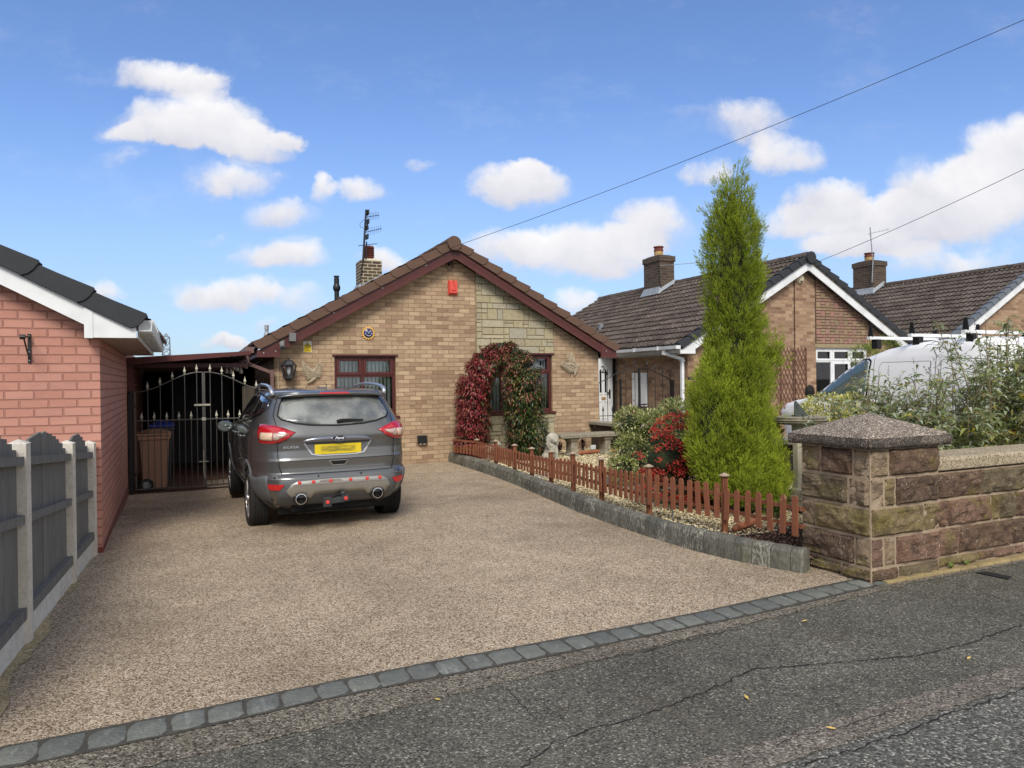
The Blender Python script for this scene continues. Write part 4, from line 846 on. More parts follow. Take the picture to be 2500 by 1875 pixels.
mb=MB(); mb.box(X(1468),X(1478),yd-.02,yd,Zp(975),Zp(969)); mb.build('letterbox','pot_buff',leaf); mb=MB(); mb.box(X(1488)-.02,X(1488)+.02,yd-.02,yd,Zp(972),Zp(951)); mb.box(X(1480),X(1488),yd-.05,yd-.03,Zp(960),Zp(957.5)); mb.build('door_handle','black_iron',leaf)
text('number','2',.26,'ink',(X(1472.5),yd-.004,Zp(903)),ROT_FRONT,leaf,.003)
mb=MB(); mb.box(8.02,10.10,yd+.09,yd+.3,-.1,2.6); tag(mb.build('brick_wall','brick_neighbour',org=(9,yd,0)),'brick wall round the white door at the end of the passage','wall')
# ================================================================ third bungalow
TX,TY=22.7,13.0
b3=thing('bungalow',(TX,TY,0),'brown brick bungalow at the far right with a grey tiled roof behind the van','bungalow')
gw=gable_wall('w',TX,3.46,2.55,4.55,TY,.1,'brick_neighbour',b3,[]); walls_box(b3,TX,3.46,2.55,4.55,TY,22.3,'brick_neighbour',gw)
tiles('roof',TX,4.84,TX-3.88,2.66,12.86,22.5,'roof_grey',b3,15); tiles('roof',TX,4.84,TX+3.88,2.66,12.86,22.5,'roof_grey',b3,16)
ridge(b3,TX,4.87,12.82,22.5,'roof_grey'); roof_deck(b3,TX,3.86,4.84,2.66,12.8,22.4,'upvc_dirty',2.45,3.46)
verge_caps(b3,TX,3.88,4.86,2.675,12.74,14,.12,'verge_grey'); bargeboards(b3,TX,3.86,4.84,2.66,12.79,.13,.34,'upvc',.44,2.45,groove=False)
p=FX(2109,730,22.2); ch3=chimney(b3,22.5,p.y+.0,.34,.42,4.2,5.72,'brick_chimney_dark','buff',cap='brick_chimney_dark',potr=.17,poth=.34); flashing(b3,ch3,TX,4.84,sl2,22.5,p.y,.34,.42)
q=FY(2131,640,p.y-.45); q1=FY(2124,555,p.y-.45); ar=thing('tv_aerial',(q.x,q.y,q.z),'TV aerial on a tall thin mast above the far right chimney','aerial'); mb=MB(); mb.tube([FY(2129,690,p.y-.45),q,q1],.018,6); mb.build('mast','lead',ar); yagi(ar,FY(2118,572,p.y-.45),FY(2171,559,p.y-.45),8,.09,refl=False,mat='lead')
# ================================================================ garage on the left
GX=-4.3; gs=.54
gr=thing('garage',(-.84,7.78,0),'salmon painted brick garage with black verge tiles and white eaves at the left','garage')
mb=MB(); ztg=lambda x: 2.02+gs*min(-.84-x,x-2*GX-.84+0) if True else 0
mb.add([(-7.76,7.78,-.1),(-.84,7.78,-.1),(-.84,7.78,2.24),(GX,7.78,2.24+gs*3.46-.02),(-7.76,7.78,2.24)],[(0,1,2,3,4)])
mb.add([(-.84,7.78,-.2),(-.98,12.34,-.2),(-.98,12.34,2.12),(-.84,7.78,2.10)],[(0,1,2,3)]); mb.add([(-.98,12.34,-.2),(-1.1,18,-.2),(-1.1,18,2.12),(-.98,12.34,2.12)],[(0,1,2,3)])
mb.add([(-7.76,18,-.1),(-1.1,18,-.1),(-1.1,18,2.1),(GX,18,3.9),(-7.76,18,2.1)],[(4,3,2,1,0)]); mb.add([(-7.76,7.78,-.1),(-7.76,18,-.1),(-7.76,18,2.1),(-7.76,7.78,2.1)],[(3,2,1,0)])
mb.build('wall','brick_garage',gr)
mb=MB(); mb.add([(-1.2,7.772,-.2),(-.832,7.772,-.2),(-.972,12.33,-.2),(-.972,12.33,.055),(-.832,7.772,.06),(-1.2,7.772,.06)],[(0,1,4,5),(1,2,3,4)]); mb.build('plinth','brick_plinth',gr)
zr_=2.21+gs*(-.47-GX); 
tiles('roof',GX,zr_-.03,-.42,2.21-.03,7.72,12.0,'roof_brown',gr,31)
mb=MB(); verge_run(mb,(-.44,2.235),(GX,zr_+.02),9,.165,7.56,.15,.15); 
mb.v=[(a,b,c) for a,b,c in mb.v]; mb.build('verge_tiles','verge_dark',gr,bevel=.008)
mb=MB(); s=gs; P=lambda x,d:(x,2.21-(x+.47)*s-d)
mb.prism([P(GX,.10),P(-.93,.10),P(-.93,.30),P(GX,.30)][::-1],(0,7.60,0),(1,0,0),(0,0,1),(0,.022,0)); mb.build('bargeboard','upvc',gr)
mb=MB(); mb.prism([P(-.935,.07),P(-.515,.09),(-.515,2.045),(-.935,2.045)][::-1],(0,7.590,0),(1,0,0),(0,0,1),(0,.03,0)); mb.box(-.94,-.87,7.583,7.59,2.04,2.36); mb.build('box_end','upvc',gr)
mb=MB(); mb.add([(-.94,7.61,2.05),(-.51,7.61,2.05),(-.60,12.3,2.05),(-1.05,12.3,2.05)],[(0,1,2,3)]); mb.build('soffit','soffit',gr)
mb=MB(); mb.add([(-.505,7.60,2.04),(-.60,12.3,2.04),(-.60,12.3,2.20),(-.505,7.60,2.20)],[(0,1,2,3)]); mb.build('fascia','upvc_dirty',gr)
mb=MB(); mb.prism([(-.06,.06),(-.06,-.04),(.05,-.04),(.06,.06),(.05,.06),(.04,-.03),(-.05,-.03),(-.05,.06)],(-.435,7.60,2.15),(1,0,0),(0,0,1),(-.09,4.7,0))
for k in range(12): 
    y=7.66+k*.4; x=-.435-.09*(y-7.6)/4.7; mb.prism([(-.07,.07),(-.07,-.055),(.065,-.055),(.075,.07)],(x,y,2.15),(1,0,0),(0,0,1),(0,.05,0))
mb.build('gutter','gutter_white',gr)
# hanging basket bracket
c=FY(68,850,7.78); o=thing('basket_bracket',(c.x,7.78,c.z),'black iron hanging basket bracket with no basket on the salmon brick','bracket'); mb=MB(); t_,b_=FY(71,815,7.77),FY(74,886,7.77)
mb.box(t_.x-.012,t_.x+.014,7.765,7.779,b_.z,t_.z); mb.tube([(t_.x,7.76,t_.z-.03),(t_.x,7.55,t_.z-.035),(t_.x,7.50,t_.z-.05)],.008,6); mb.tube([(t_.x,7.76,b_.z+.05),(t_.x,7.68,b_.z+.10),(t_.x,7.60,t_.z-.10),(t_.x,7.53,t_.z-.04)],.007,6); mb.lathe([(.022,-.02),(.022,.02)],(t_.x,7.50,t_.z-.045),(1,0,0),12); mb.build('bracket_arm','black_iron',o)
mb=MB(); [mb.sph((t_.x,7.762,z),.006,5) for z in(b_.z+.02,t_.z-.02,b_.z+.1)]; mb.build('screw','lead',o)
# ================================================================ carport and gate
cp=thing('carport',(0,12.4,0),'dark brown lean-to carport roof between the garage and the bungalow','carport')
a=FY(312,874,12.35); b=FY(612,857,12.35); mb=MB(); mb.prism([(a.x-.1,a.z-.115),(b.x,b.z-.06),(b.x,b.z),(a.x-.1,a.z)],(0,12.33,0),(1,0,0),(0,0,1),(0,.03,0)); mb.build('fascia','mahogany_slope',cp)
mb=MB(); n_=40; vs=[]
for i in range(n_+1):
    x=-1.05+(.80+1.05)*i/n_; z=1.99+.09*(x+1)/2.2+.012*math.cos(i*PI); vs+=[(x,12.36,z),(x,19,z-.02)]
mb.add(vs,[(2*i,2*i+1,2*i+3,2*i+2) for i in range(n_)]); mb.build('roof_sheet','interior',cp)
mb=MB(); [mb.box(-1.0,.8,12.9+k*.7,12.95+k*.7,1.88,1.95) for k in range(8)]; mb.box(-.98,-.9,12.42,12.5,-.09,1.95); mb.build('joist','mahogany_slope',cp)
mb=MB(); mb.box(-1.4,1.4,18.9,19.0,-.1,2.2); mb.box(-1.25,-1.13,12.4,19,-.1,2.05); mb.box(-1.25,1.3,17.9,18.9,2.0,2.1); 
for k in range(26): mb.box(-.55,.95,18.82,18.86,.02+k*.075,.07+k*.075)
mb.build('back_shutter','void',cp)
o=thing('garden_shed',(.2,17,0),'black slatted shed front inside the carport behind the gate','shed'); mb=MB(); mb.box(-.5,.66,16.55,17.6,-.09,1.86); 
for k in range(24): mb.prism([(0,0),(-.02,0),(-.004,.07),(0,.07)],(-.5,16.55,-.05+k*.08),(0,1,0),(0,0,1),(1.16,0,0))
plain('shed_black',C(34,38,42),.55,var=.2); mb.build('slatted_front','shed_black',o)
mb=MB(); mb.box(.78,1.0,14.2,14.26,-.09,1.55); tag(mb.build('plywood_sheet','render_cream',org=(.9,14.2,0)),'pale upright board leaning inside the carport at the right','board')
o=thing('string_light',(.75,13.2,1.9),'cord of clear hanging bulbs under the carport roof beside the bungalow','string light'); mb=MB(); mb.tube([(.35,13.6,1.92),(.6,13.4,1.88),(1.0,13.1,1.96)],.006,5); mb.build('cord','black_iron',o)
plain('bulb_glass',C(150,146,138),.15,spec=.9)
for px,py in((553,905),(563,907),(571,897),(579,900),(588,906),(601,893)):
    c=FY(px,py,13.3); mb=MB(); mb.lathe([(.008,.085),(.012,.05),(.03,.02),(.038,-.01),(.03,-.04),(.006,-.052)],c,n=10); mb.build('bulb','bulb_glass',o,smooth=True); 
mb=MB(); mb.box(.75,1.25,13.0,13.5,-.09,.12); plain('planter',C(40,36,32),.8); mb.build('planter_box','planter',None,org=(1,13.2,0)); tag(bpy.data.objects['planter_box'],'low dark planter on the carport floor behind the gate','planter')
gt=thing('driveway_gate',(.1,12.37,0),'pair of arched wrought iron driveway gates with pale spearheads','gate'); YG=12.37
def zc(x):   # arch line of the pair
    u=abs(x-.10)/.97; return 1.79-.30*(0.5-0.5*math.cos(PI*min(1,max(0,(u-.05)/.95))))
def spear(x,z,h=.095):
    m_=MB(); m_.lathe([(.006,-.03),(.016,-.026),(.016,-.012),(.009,-.006),(.026,.006),(.028,.016),(.012,.055),(.002,h)],(x,YG,z+.03),n=4,ph=PI/4); return m_
for lf,(xa,xb) in enumerate(((-.87,.090),(.112,1.07))):
    mb=MB(); zb=-.03
    mb.box(xa-.012,xa+.012,YG-.012,YG+.012,zb,zc(xa)); mb.box(xb-.012,xb+.012,YG-.012,YG+.012,zb,zc(xb)+.004); mb.box(xa,xb,YG-.010,YG+.010,zb,zb+.022); mb.box(xa,xb,YG-.010,YG+.010,1.035,1.052)
    mb.tube([(xa+(xb-xa)*k/20,YG,zc(xa+(xb-xa)*k/20)) for k in range(21)],.010,6)
    sp_=[]; n_=11; 
    for k in range(1,n_):
        x=xa+(xb-xa)*k/n_; tall=(k%2==0) if lf==0 else (k%2==1)
        zt_=zc(x)+.01 if tall else 1.05; mb.tube([(x,YG,zb+.01),(x,YG,zt_)],.0065,6); sp_.append((x,zt_))
    leaf=mb.build('gate_leaf','gate_iron',gt)
    for x,z in sp_: spear(x,z).build('spearhead','spear',leaf)
mb=MB(); mb.box(-.04,.20,YG-.03,YG-.018,1.255,1.285); mb.box(.07,.13,YG-.03,YG-.012,1.02,1.07); mb.box(.02,.16,YG-.03,YG-.015,.36,.372); mb.tube([(.09,YG-.025,.55),(.09,YG-.025,.2),(.11,YG-.025,.1)],.008,5); mb.build('latch','spear',gt)
mb=MB(); mb.box(-.965,-.905,YG-.03,YG+.03,-.09,1.47); mb.sph((-.935,YG,1.47),.035,8); mb.box(-.91,-.86,YG-.02,YG+.02,1.25,1.29); mb.box(-.91,-.86,YG-.02,YG+.02,.2,.24); mb.build('gate_post','black_iron',gt)
mb=MB(); mb.box(-.97,1.25,12.36,12.47,-.2,-.070); plain('threshold',C(74,52,42),.9,var=.2); struct(mb.build('threshold','threshold'))
# bins
def bin_(x0,x1,y0,y1,h,col,lid,label,zb=-.085,wheel=True):
    nm='bin_'+label[:5]; plain(nm,col,.55,var=.08,scale=2); o=thing('wheelie_bin',((x0+x1)/2,(y0+y1)/2,zb),label,'wheelie bin','wheelie bins behind the gate'); mb=MB(); t_=.045
    mb.add([(x0+t_,y0+t_,zb+.02),(x1-t_,y0+t_,zb+.02),(x1-t_,y1-t_,zb+.02),(x0+t_,y1-t_,zb+.02),(x0,y0,zb+h),(x1,y0,zb+h),(x1,y1,zb+h),(x0,y1,zb+h)],[(3,2,1,0),(4,5,6,7),(0,1,5,4),(1,2,6,5),(2,3,7,6),(3,0,4,7)])
    mb.box(x0-.02,x1+.02,y0-.02,y1+.02,zb+h-.07,zb+h); mb.build('body',nm,o,bevel=.012); plain(nm+'l',lid,.5,var=.08,scale=2)
    mb=MB(); vs=[]; n_=8
    for i in range(n_+1):
        u=i/n_; z=zb+h+.012+.07*math.sin(PI*min(1,u*.9+.08))**.6; vs+=[(x0-.03+(x1-x0+.06)*u,y0-.035,z-.03*(1-abs(2*u-1))-.01),(x0-.03+(x1-x0+.06)*u,y1+.02,z)]
    mb.add(vs,[(2*i,2*i+2,2*i+3,2*i+1) for i in range(n_)]); mb.box(x0-.03,x1+.03,y0-.035,y1+.02,zb+h+.002,zb+h+.035); mb.build('lid',nm+'l',o,bevel=.008)
    mb=MB(); mb.tube([(x0-.05,y0,zb+h-.02),(x0-.05,y1,zb+h-.02)],.015,8); mb.build('handle',nm,o)
    if wheel:
        for y in(y0-.03,y1+.0):
            mb=MB(); mb.lathe([(.02,-.02),(.10,-.02),(.105,0),(.10,.02),(.02,.02)],(x0+.10,y,zb+.105),(0,1,0),20); w_=mb.build('wheel','black_plastic',o,smooth=False); mb=MB(); mb.lathe([(.01,-.012),(.06,-.010),(.062,0)],(x0+.10,y-.022,zb+.105),(0,1,0),16); mb.build('hub','lead',w_)
bin_(-.84,-.42,12.55,13.05,.88,C(172,132,108),C(180,138,114),'brown wheelie bin standing just behind the left gate leaf')
bin_(-.70,-.38,13.2,13.6,.98,C(60,62,64),C(56,76,170),'grey wheelie bin with a blue lid half hidden behind the brown bin',wheel=False)
# iron gate between the houses
g2=thing('side_gate',(9.0,13.45,.2),'arched black iron gates with arrow tips closing the passage between the bungalows','gate'); YH=13.45
def ze2(x): return 1.50+.34*math.cos((x-9.07)/1.06*PI/2)**1.2 if abs(x-9.07)<1.06 else 1.5
def arrow(m_,x,z): m_.lathe([(.008,-.03),(.02,-.02),(.02,-.01),(.010,-.004),(.030,.0),(.012,.05),(.001,.12)],(x,YH,z),n=4)
for (xa,xb) in((8.04,9.12),(9.13,10.06)):
    mb=MB(); tips=[]; mb.box(xa,xb,YH-.008,YH+.008,.78,.795); mb.box(xa,xb,YH-.008,YH+.008,.25,.27); mb.tube([(xa+(xb-xa)*k/16,YH,ze2(xa+(xb-xa)*k/16)) for k in range(17)],.010,6); wv_=.018 if xa<9 else .01
    mb.box(xb-.03,xb,YH-.015,YH+.015,.2,ze2(xb-.02)); mb.box(xa,xa+.012,YH-.012,YH+.012,.2,ze2(xa)); n_=9
    for k in range(1,n_):
        x=xa+(xb-xa)*k/n_; z=ze2(x)+.07 if k%2==0 else .88; mb.tube([(x,YH,.25),(x,YH,z)],.0075 if k%2==0 else .009,6); tips.append((x,z+.03))
    lf=mb.build('gate_leaf','black_iron',g2); 
    for x,z in tips: m_=MB(); arrow(m_,x,z); m_.build('arrow_tip','black_iron',lf)
mb=MB(); mb.box(9.05,9.3,YH-.03,YH-.015,1.00,1.03); mb.box(9.8,9.83,YH-.03,YH-.015,1.0,1.2); mb.build('latch','black_iron',g2); mb=MB(); mb.box(9.98,10.04,YH-.03,YH+.03,0,1.55); mb.box(8.6,8.64,YH-.02,YH+.02,.1,1.6); mb.build('gate_post','black_iron',g2)
# dark dwarf wall between the plots
dw=thing('dwarf_wall',(7.85,11,0),'low blackened lichen-spotted boundary wall with a flat coping behind the stone bench','wall'); mb=MB(); mb.box(7.80,8.02,5.0,13.36,-.1,.62); mb.build('wall','dark_wall',dw)
mb=MB(); y=5.0; random.seed(7)
while y<13.3: L=min(.6,13.34-y); mb.c=random.random(); mb.box(7.73,8.08,y+.004,y+L-.004,.625,.69); y+=L
mb.build('coping','flagstone',dw,bevel=.006)
# ================================================================ left boundary fence
n=newmat('fence_grey',.85,spec=.25); g=n.noise(5,5,.7,n.scl(n.oc(),6,6,.5)); k=n.sm(n.noise(9,3,.6,n.scl(n.oc(),1.5,1.5,.7)),.66,.72); c=n.mix(g,C(66,67,65),C(150,149,142)); c=n.mix(n.m('MULTIPLY',n.attr('rnd'),.35),c,C(96,95,90)); c=n.mix(n.m('MULTIPLY',k,.6),c,C(146,150,150)); setc(n,c,n.bump(g,.004))
plain('concrete_post',C(208,202,188),.9,var=.12,scale=6,bumpd=.003,fine=40); plain('gravel_board',C(214,210,198),.9,var=.15,scale=9,bumpd=.004,fine=30)
fc=thing('panel_fence',(-1.0,6,0),'dark grey timber panel fence between concrete posts along the left edge of the drive','fence')
posts=[(3.70,1.38),(5.28,1.245),(6.70,1.135),(7.68,1.06)]
for y,h in posts:
    mb=MB(); w=.055; mb.box(-1.055,-.965,y-w,y-.018,-.1,h); mb.box(-1.055,-.965,y+.018,y+w,-.1,h); mb.box(-1.075,-1.03,y-.018,y+.018,-.1,h); mb.box(-.995,-.96,y-.0185,y+.0185,-.1,h-.002); mb.add([(-1.075,y-w,h),(-.96,y-w,h),(-.96,y+w,h),(-1.075,y+w,h),(-1.017,y,h+.028)],[(0,1,4),(1,2,4),(2,3,4),(3,0,4)]); mb.build('post','concrete_post',fc)
for (ya,ha),(yb,hb) in zip(posts,posts[1:]):
    ya+=.035; yb-=.035; random.seed(int(ya*10)); mb=MB(); n_=int((yb-ya)/.105); st=(yb-ya)/n_; base=.30
    rl=lambda y,o_: (ha+(hb-ha)*(y-ya)/(yb-ya))+o_
    for k in range(n_):
        y=ya+k*st; u=(k+.5)/n_; zt_=rl(y,-.07)+.15*math.sin(PI*min(1,max(0,u)))**.7; mb.c=random.random(); tt=random.uniform(-.004,.004)
        vs=[]; m_=5
        mb.add([(-1.035+tt,y+.003,.17),(-1.035+tt,y+st-.001,.17),(-1.035+tt,y+st-.001,zt_-.01*((k+.5)/n_>.5)*1.),(-1.035+tt,y+.003,zt_-.01*((k+.5)/n_<.5)),(-1.020+tt,y+.003,.17),(-1.017+tt,y+st-.001,.17),(-1.017+tt,y+st-.001,zt_-.01*((k+.5)/n_>.5)),(-1.020+tt,y+.003,zt_-.01*((k+.5)/n_<.5))],[(3,2,1,0),(4,5,6,7),(0,1,5,4),(1,2,6,5),(2,3,7,6),(3,0,4,7)])
    pn=mb.build('fence_panel','fence_grey',fc); 
    for o_,hh in((-.11,.055),(-.47,.055)):
        mb=MB(); mb.bar((-.995,ya-.03,rl(ya,o_)),(-.995,yb+.03,rl(yb,o_)),.04,hh); mb.build('rail','fence_grey',pn)
    mb=MB(); mb.bar((-.995,ya-.03,.20),(-.995,yb+.03,.20),.045,.07); mb.build('rail','fence_grey',pn)
    mb=MB(); mb.box(-1.035,-.985,ya-.02,yb+.02,-.1,.16); mb.build('gravel_board','gravel_board',fc)
def shear(o):
    if o.type=='MESH':
        for v in o.data.vertices: v.co.x+=(v.co.y+6-5.3)*.036
    for c in [x for x in COL.objects if x.parent==o]: shear(c)
shear(fc)
# ================================================================ stone pillar and garden wall
def rockface(mb,P,U,V,N,w,h,seed,nu=None,nv=None,bulge=.03,amp=.026):
    """one split-faced stone; P lower left on the wall plane"""
    nu=nu or max(4,int(w/.018)); nv=nv or max(4,int(h/.018)); vs=[]; mb.c=random.random()
    for i in range(nu+1):
        for j in range(nv+1):
            a,b=i/nu,j/nv; e=min(a*w,(1-a)*w,b*h,(1-b)*h); q=min(1,e/.022); q=q*q*(3-2*q); p=P+U*(w*a)+V*(h*b); s=Vector((p.x*3.3+seed,p.y*3.3,p.z*5))
            f=mn.fractal(s*2,.9,2.1,4); r_=mn.ridged_multi_fractal(s*3,1.,2.,3,1.,2.)*.3
            d=q*(bulge+amp*f+.006*r_)-(1-q)*.0; jit=Vector((mn.noise(s*4),mn.noise(s*4+Vector((5,5,5))),mn.noise(s*4+Vector((9,2,1)))))*.006*(1 if e<.001 else 0)
            vs.append(p+N*d+U*jit.x+V*jit.z)
    mb.add(vs,[(i*(nv+1)+j,(i+1)*(nv+1)+j,(i+1)*(nv+1)+j+1,i*(nv+1)+j+1) for i in range(nu) for j in range(nv)])
PX0,PX1,PY0,PY1=4.71,5.49,3.86,4.53
pil=thing('gate_pillar',(5.1,4.2,0),'stout stone gate pillar with a weathered pyramid cap at the pavement corner','pillar')
mb=MB(); mb.box(PX0+.0,PX1-.0,PY0+.0,PY1-.0,-.1,1.03); mb.build('mortar_core','wall_mortar',pil)
zs=[0,.11,.345,.575,.805,1.035]; front=[[.30,.48],[.14,.13,.51],[.60,.18],[.15,.12,.51],[.20,.58]]; left=[[.40,.27],[.53,.14],[.15,.52],[.47,.20],[.20,.32,.15]]
mb=MB(); random.seed(21); cols_f=[[.02,.45],[1.,.98,.3],[.5,.5],[.85,.52,.72],[.98,.1]]; cols_l=[[.4,.7],[.72,.98],[.98,.66],[.4,.95],[.98,.15,.9]]
for r_ in range(5):
    z0,z1=zs[r_]+.010,zs[r_+1]-.014; x=PX0
    for k,w in enumerate(front[r_]):
        if x+w>PX1-.05: w=PX1-x
        rockface(mb,Vector((x+.011,PY0,z0)),Vector((1,0,0)),Vector((0,0,1)),Vector((0,-1,0)),w-.022,z1-z0,r_*7+k,bulge=.030 if w>.25 else .010); mb.r[-1]; c_=cols_f[r_][k]; 
        nf=len(mb.r); cnt=max(4,int((w-.022)/.018))*max(4,int((z1-z0)/.018)); mb.r[-cnt:]=[c_]*cnt; x+=w
    y=PY1
    for k,w in enumerate(left[r_]):
        if y-w<PY0+.04: w=y-PY0
        rockface(mb,Vector((PX0,y-.011,z0)),Vector((0,-1,0)),Vector((0,0,1)),Vector((-1,0,0)),w-.022,z1-z0,50+r_*7+k,bulge=.03 if w>.25 else .010); c_=cols_l[r_][k]; cnt=max(4,int((w-.022)/.018))*max(4,int((z1-z0)/.018)); mb.r[-cnt:]=[c_]*cnt; y-=w
    for (P,U,N,w) in((Vector((PX1,PY0+.01,z0)),Vector((0,1,0)),Vector((1,0,0)),.66),(Vector((PX1-.01,PY1,z0)),Vector((-1,0,0)),Vector((0,1,0)),.76)): rockface(mb,P,U,Vector((0,0,1)),N,w,z1-z0,r_*3,nu=14,nv=6)
mb.build('stones','rubble',pil)
mb=MB(); a=(PX0-.07,PX1+.10,PY0-.05,PY1+.08); n_=26; vs=[]; cx,cy=(a[0]+a[1])/2-.02,(a[2]+a[3])/2; ap=1.29
def capz(u,v): 
    m_=min(u,1-u,v,1-v)*2; return 1.13+(ap-1.13)*min(1,m_*1.03)**1.0
for i in range(n_+1):
    for j in range(n_+1):
        u,v=i/n_,j/n_; x=a[0]+(a[1]-a[0])*u; y=a[2]+(a[3]-a[2])*v; z=capz(u,v)-(.012 if min(i,j,n_-i,n_-j)==0 else 0)+.004*mn.noise(Vector((x*8,y*8,0))); vs.append((x,y,z))
mb.add(vs,[(i*(n_+1)+j,(i+1)*(n_+1)+j,(i+1)*(n_+1)+j+1,i*(n_+1)+j+1) for i in range(n_) for j in range(n_)])
for s_,(p,q) in enumerate((((a[0],a[2]),(a[1],a[2])),((a[1],a[2]),(a[1],a[3])),((a[1],a[3]),(a[0],a[3])),((a[0],a[3]),(a[0],a[2])))):
    vs=[]; 
    for i in range(31):
        u=i/30; x,y=p[0]+(q[0]-p[0])*u,p[1]+(q[1]-p[1])*u
        for z,o_ in((1.118,0),(1.09,.006),(1.06,.006),(1.036,-.004),(1.036,-.07)):
            nn=((0,-1),(1,0),(0,1),(-1,0))[s_]; f=o_+.005*mn.noise(Vector((x*10,y*10,z*10))); vs.append((x+nn[0]*f,y+nn[1]*f,z+.004*mn.noise(Vector((x*5,y*5,2)))))
    mb.add(vs,[(5*i+j,5*i+j+1,5*i+6+j,5*i+5+j) for i in range(30) for j in range(4)])
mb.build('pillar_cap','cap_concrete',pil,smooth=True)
wl=thing('garden_wall',(5.5,4.0,0),'low split-stone front wall with pale concrete coping running right from the pillar','wall'); WY0=3.885; mb=MB(); mb.box(5.48,14,WY0+.0,4.2,-.1,.80); mb.build('mortar_core','wall_mortar',wl)
mb=MB(); random.seed(33)
for r_ in range(4):
    z0,z1=[0.02,.11,.345,.575][r_]+.008,[.11,.345,.575,.80][r_]-.012; x=5.49; k=0
    if r_==2: x=5.42
    while x<9.5:
        w=[[.5,.6,.42],[.28,.70,.46,.55],[.22,.60,.12,.60,.5],[.58,.60,.5,.2]][r_][k%3]*random.uniform(.9,1.1)
        rockface(mb,Vector((x+.007,WY0,z0)),Vector((1,0,0)),Vector((0,0,1)),Vector((0,-1,0)),w-.014,z1-z0,200+r_*9+k,nu=None if x<7 else 12,nv=None if x<7 else 6,bulge=.026); x+=w; k+=1
mb.build('stones','rubble',wl)
mb=MB(); x=5.50; random.seed(2)
while x<13:
    L=.72+random.uniform(-.02,.02); mb.prism([(3.86,.815),(4.22,.815),(4.22,.90),(4.19,.935),(3.885,.925),(3.86,.905)],(x+.004,0,0),(0,1,0),(0,0,1),(L-.008,0,0)); x+=L
mb.build('coping','coping',wl,bevel=.008)
mb=MB(); x=4.8; plain('edge_brick',C(150,132,92),.9,var=.3,scale=6,bumpd=.003)
while x<9: L=.215; mb.c=random.random(); mb.box(x+.003,x+L-.003,3.79,3.87,-.05,.022+.005*random.random()); x+=L
tag(mb.build('brick_footing','edge_brick',org=(6,3.85,0),bevel=.005),'row of flat mossy bricks along the foot of the stone wall','brick edging')
mb=MB(); q=[(5.70,3.70),(5.80,3.68),(5.83,3.50),(5.73,3.47)]; mb.prism([(a,b) for a,b in q],(0,0,.003),(1,0,0),(0,1,0),(0,0,.006)); tag(mb.build('drain_cover','crack',org=(5.76,3.6,0)),'small dark metal cover in the pavement below the stone wall','cover')
# weeds at the foot
plain('weed',C(112,132,58),.8,var=.3)
for k,(px,py) in enumerate(((2236,1383),(2322,1386),(2358,1378))):
    c=G(px,py,.03); mb=MB(); random.seed(k)
    for i in range(26): t_=random.uniform(0,2*PI); L=random.uniform(.02,.055); e=Vector((math.cos(t_)*L,math.sin(t_)*L*.6,L*random.uniform(.3,1.))); p=Vector((-e.y,e.x,0)).normalized()*.004; mb.add([c-p,c+p,c+e*.6+p,c+e,c+e*.6-p],[(0,1,2,3,4)])
    tag(mb.build('weed','weed',org=c),['tuft of grass at the wall foot nearest the pillar','small green weed on the brick footing, middle of three','small green weed on the brick footing, rightmost of three'][k],'weed','weeds along the wall foot')
# ================================================================ foliage
def leafmat(name,trans=.35,rough=.55,spec=.35):
    n=newmat(name,rough,spec=spec); c=n.attr('col','Color'); setc(n,c); tr=n.n('BsdfTranslucent'); n.put(tr.inputs[0],n.mix(1.,c,(1.15,1.2,.75,1),'MULTIPLY')); mx=n.n('MixShader'); mx.inputs[0].default_value=trans
    n.t.links.new(n.b.outputs[0],mx.inputs[1]); n.t.links.new(tr.outputs[0],mx.inputs[2]); n.t.links.new(mx.outputs[0],n.o.inputs[0])
leafmat('leaf'); leafmat('needle',.3,.7,.2); leafmat('gloss_leaf',.15,.32,.5)
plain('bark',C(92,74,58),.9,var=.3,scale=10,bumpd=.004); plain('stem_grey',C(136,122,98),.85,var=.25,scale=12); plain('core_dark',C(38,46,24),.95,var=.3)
rs=np.random.RandomState(7)
def unit(v): return v/np.maximum(np.linalg.norm(v,axis=1,keepdims=True),1e-6)
def lc(*c): return np.array([C(*c)[:3]])
def leaves(P,D,L,Wd,cols,droop=.2,fold=.25,N=None):
    """P roots, D directions (n,3), L,Wd lengths/widths (n,) ; cols (n,3) -> verts, quads, colours: folded blade of 2 quads"""
    n=len(P); up_=np.tile([[0,0,1.]],(n,1)) if N is None else N; S=unit(np.cross(D,up_)+rs.normal(0,.25,(n,3))*.3); U=unit(np.cross(S,D)); L=L[:,None]; Wd=Wd[:,None]
    m_=P+D*L*.5-up_*0; tip=P+D*L-np.array([[0,0,1.]])*L*droop; a=m_+S*Wd*.5+U*Wd*fold; b=m_-S*Wd*.5+U*Wd*fold
    V=np.stack([P,a,tip,b,m_],1); F_=np.array([[0,4,2,1],[0,3,2,4]]); idx=(np.arange(n)*5)[:,None,None]+F_[None]
    return V.reshape(-1,3),idx.reshape(-1,4),np.repeat(cols,5,0)
def tri_blades(P,D,L,Wd,cols):
    n=len(P); S=unit(np.cross(D,rs.normal(0,1,(n,3)))); V=np.stack([P-S*Wd[:,None]*.5,P+S*Wd[:,None]*.5,P+D*L[:,None]],1); return V.reshape(-1,3),np.arange(3*n).reshape(-1,3),np.repeat(cols,3,0)
def pick(pal,w,n,var=.18,groups=None):
    """per-leaf colours drawn from a palette of leaf colours"""
    pal=np.concatenate([lc(*c) for c in pal]); i=rs.choice(len(pal),n,p=np.array(w)/sum(w)) if groups is None else groups; return np.clip(pal[i]*(1+rs.normal(0,var,(n,1))),.004,1)
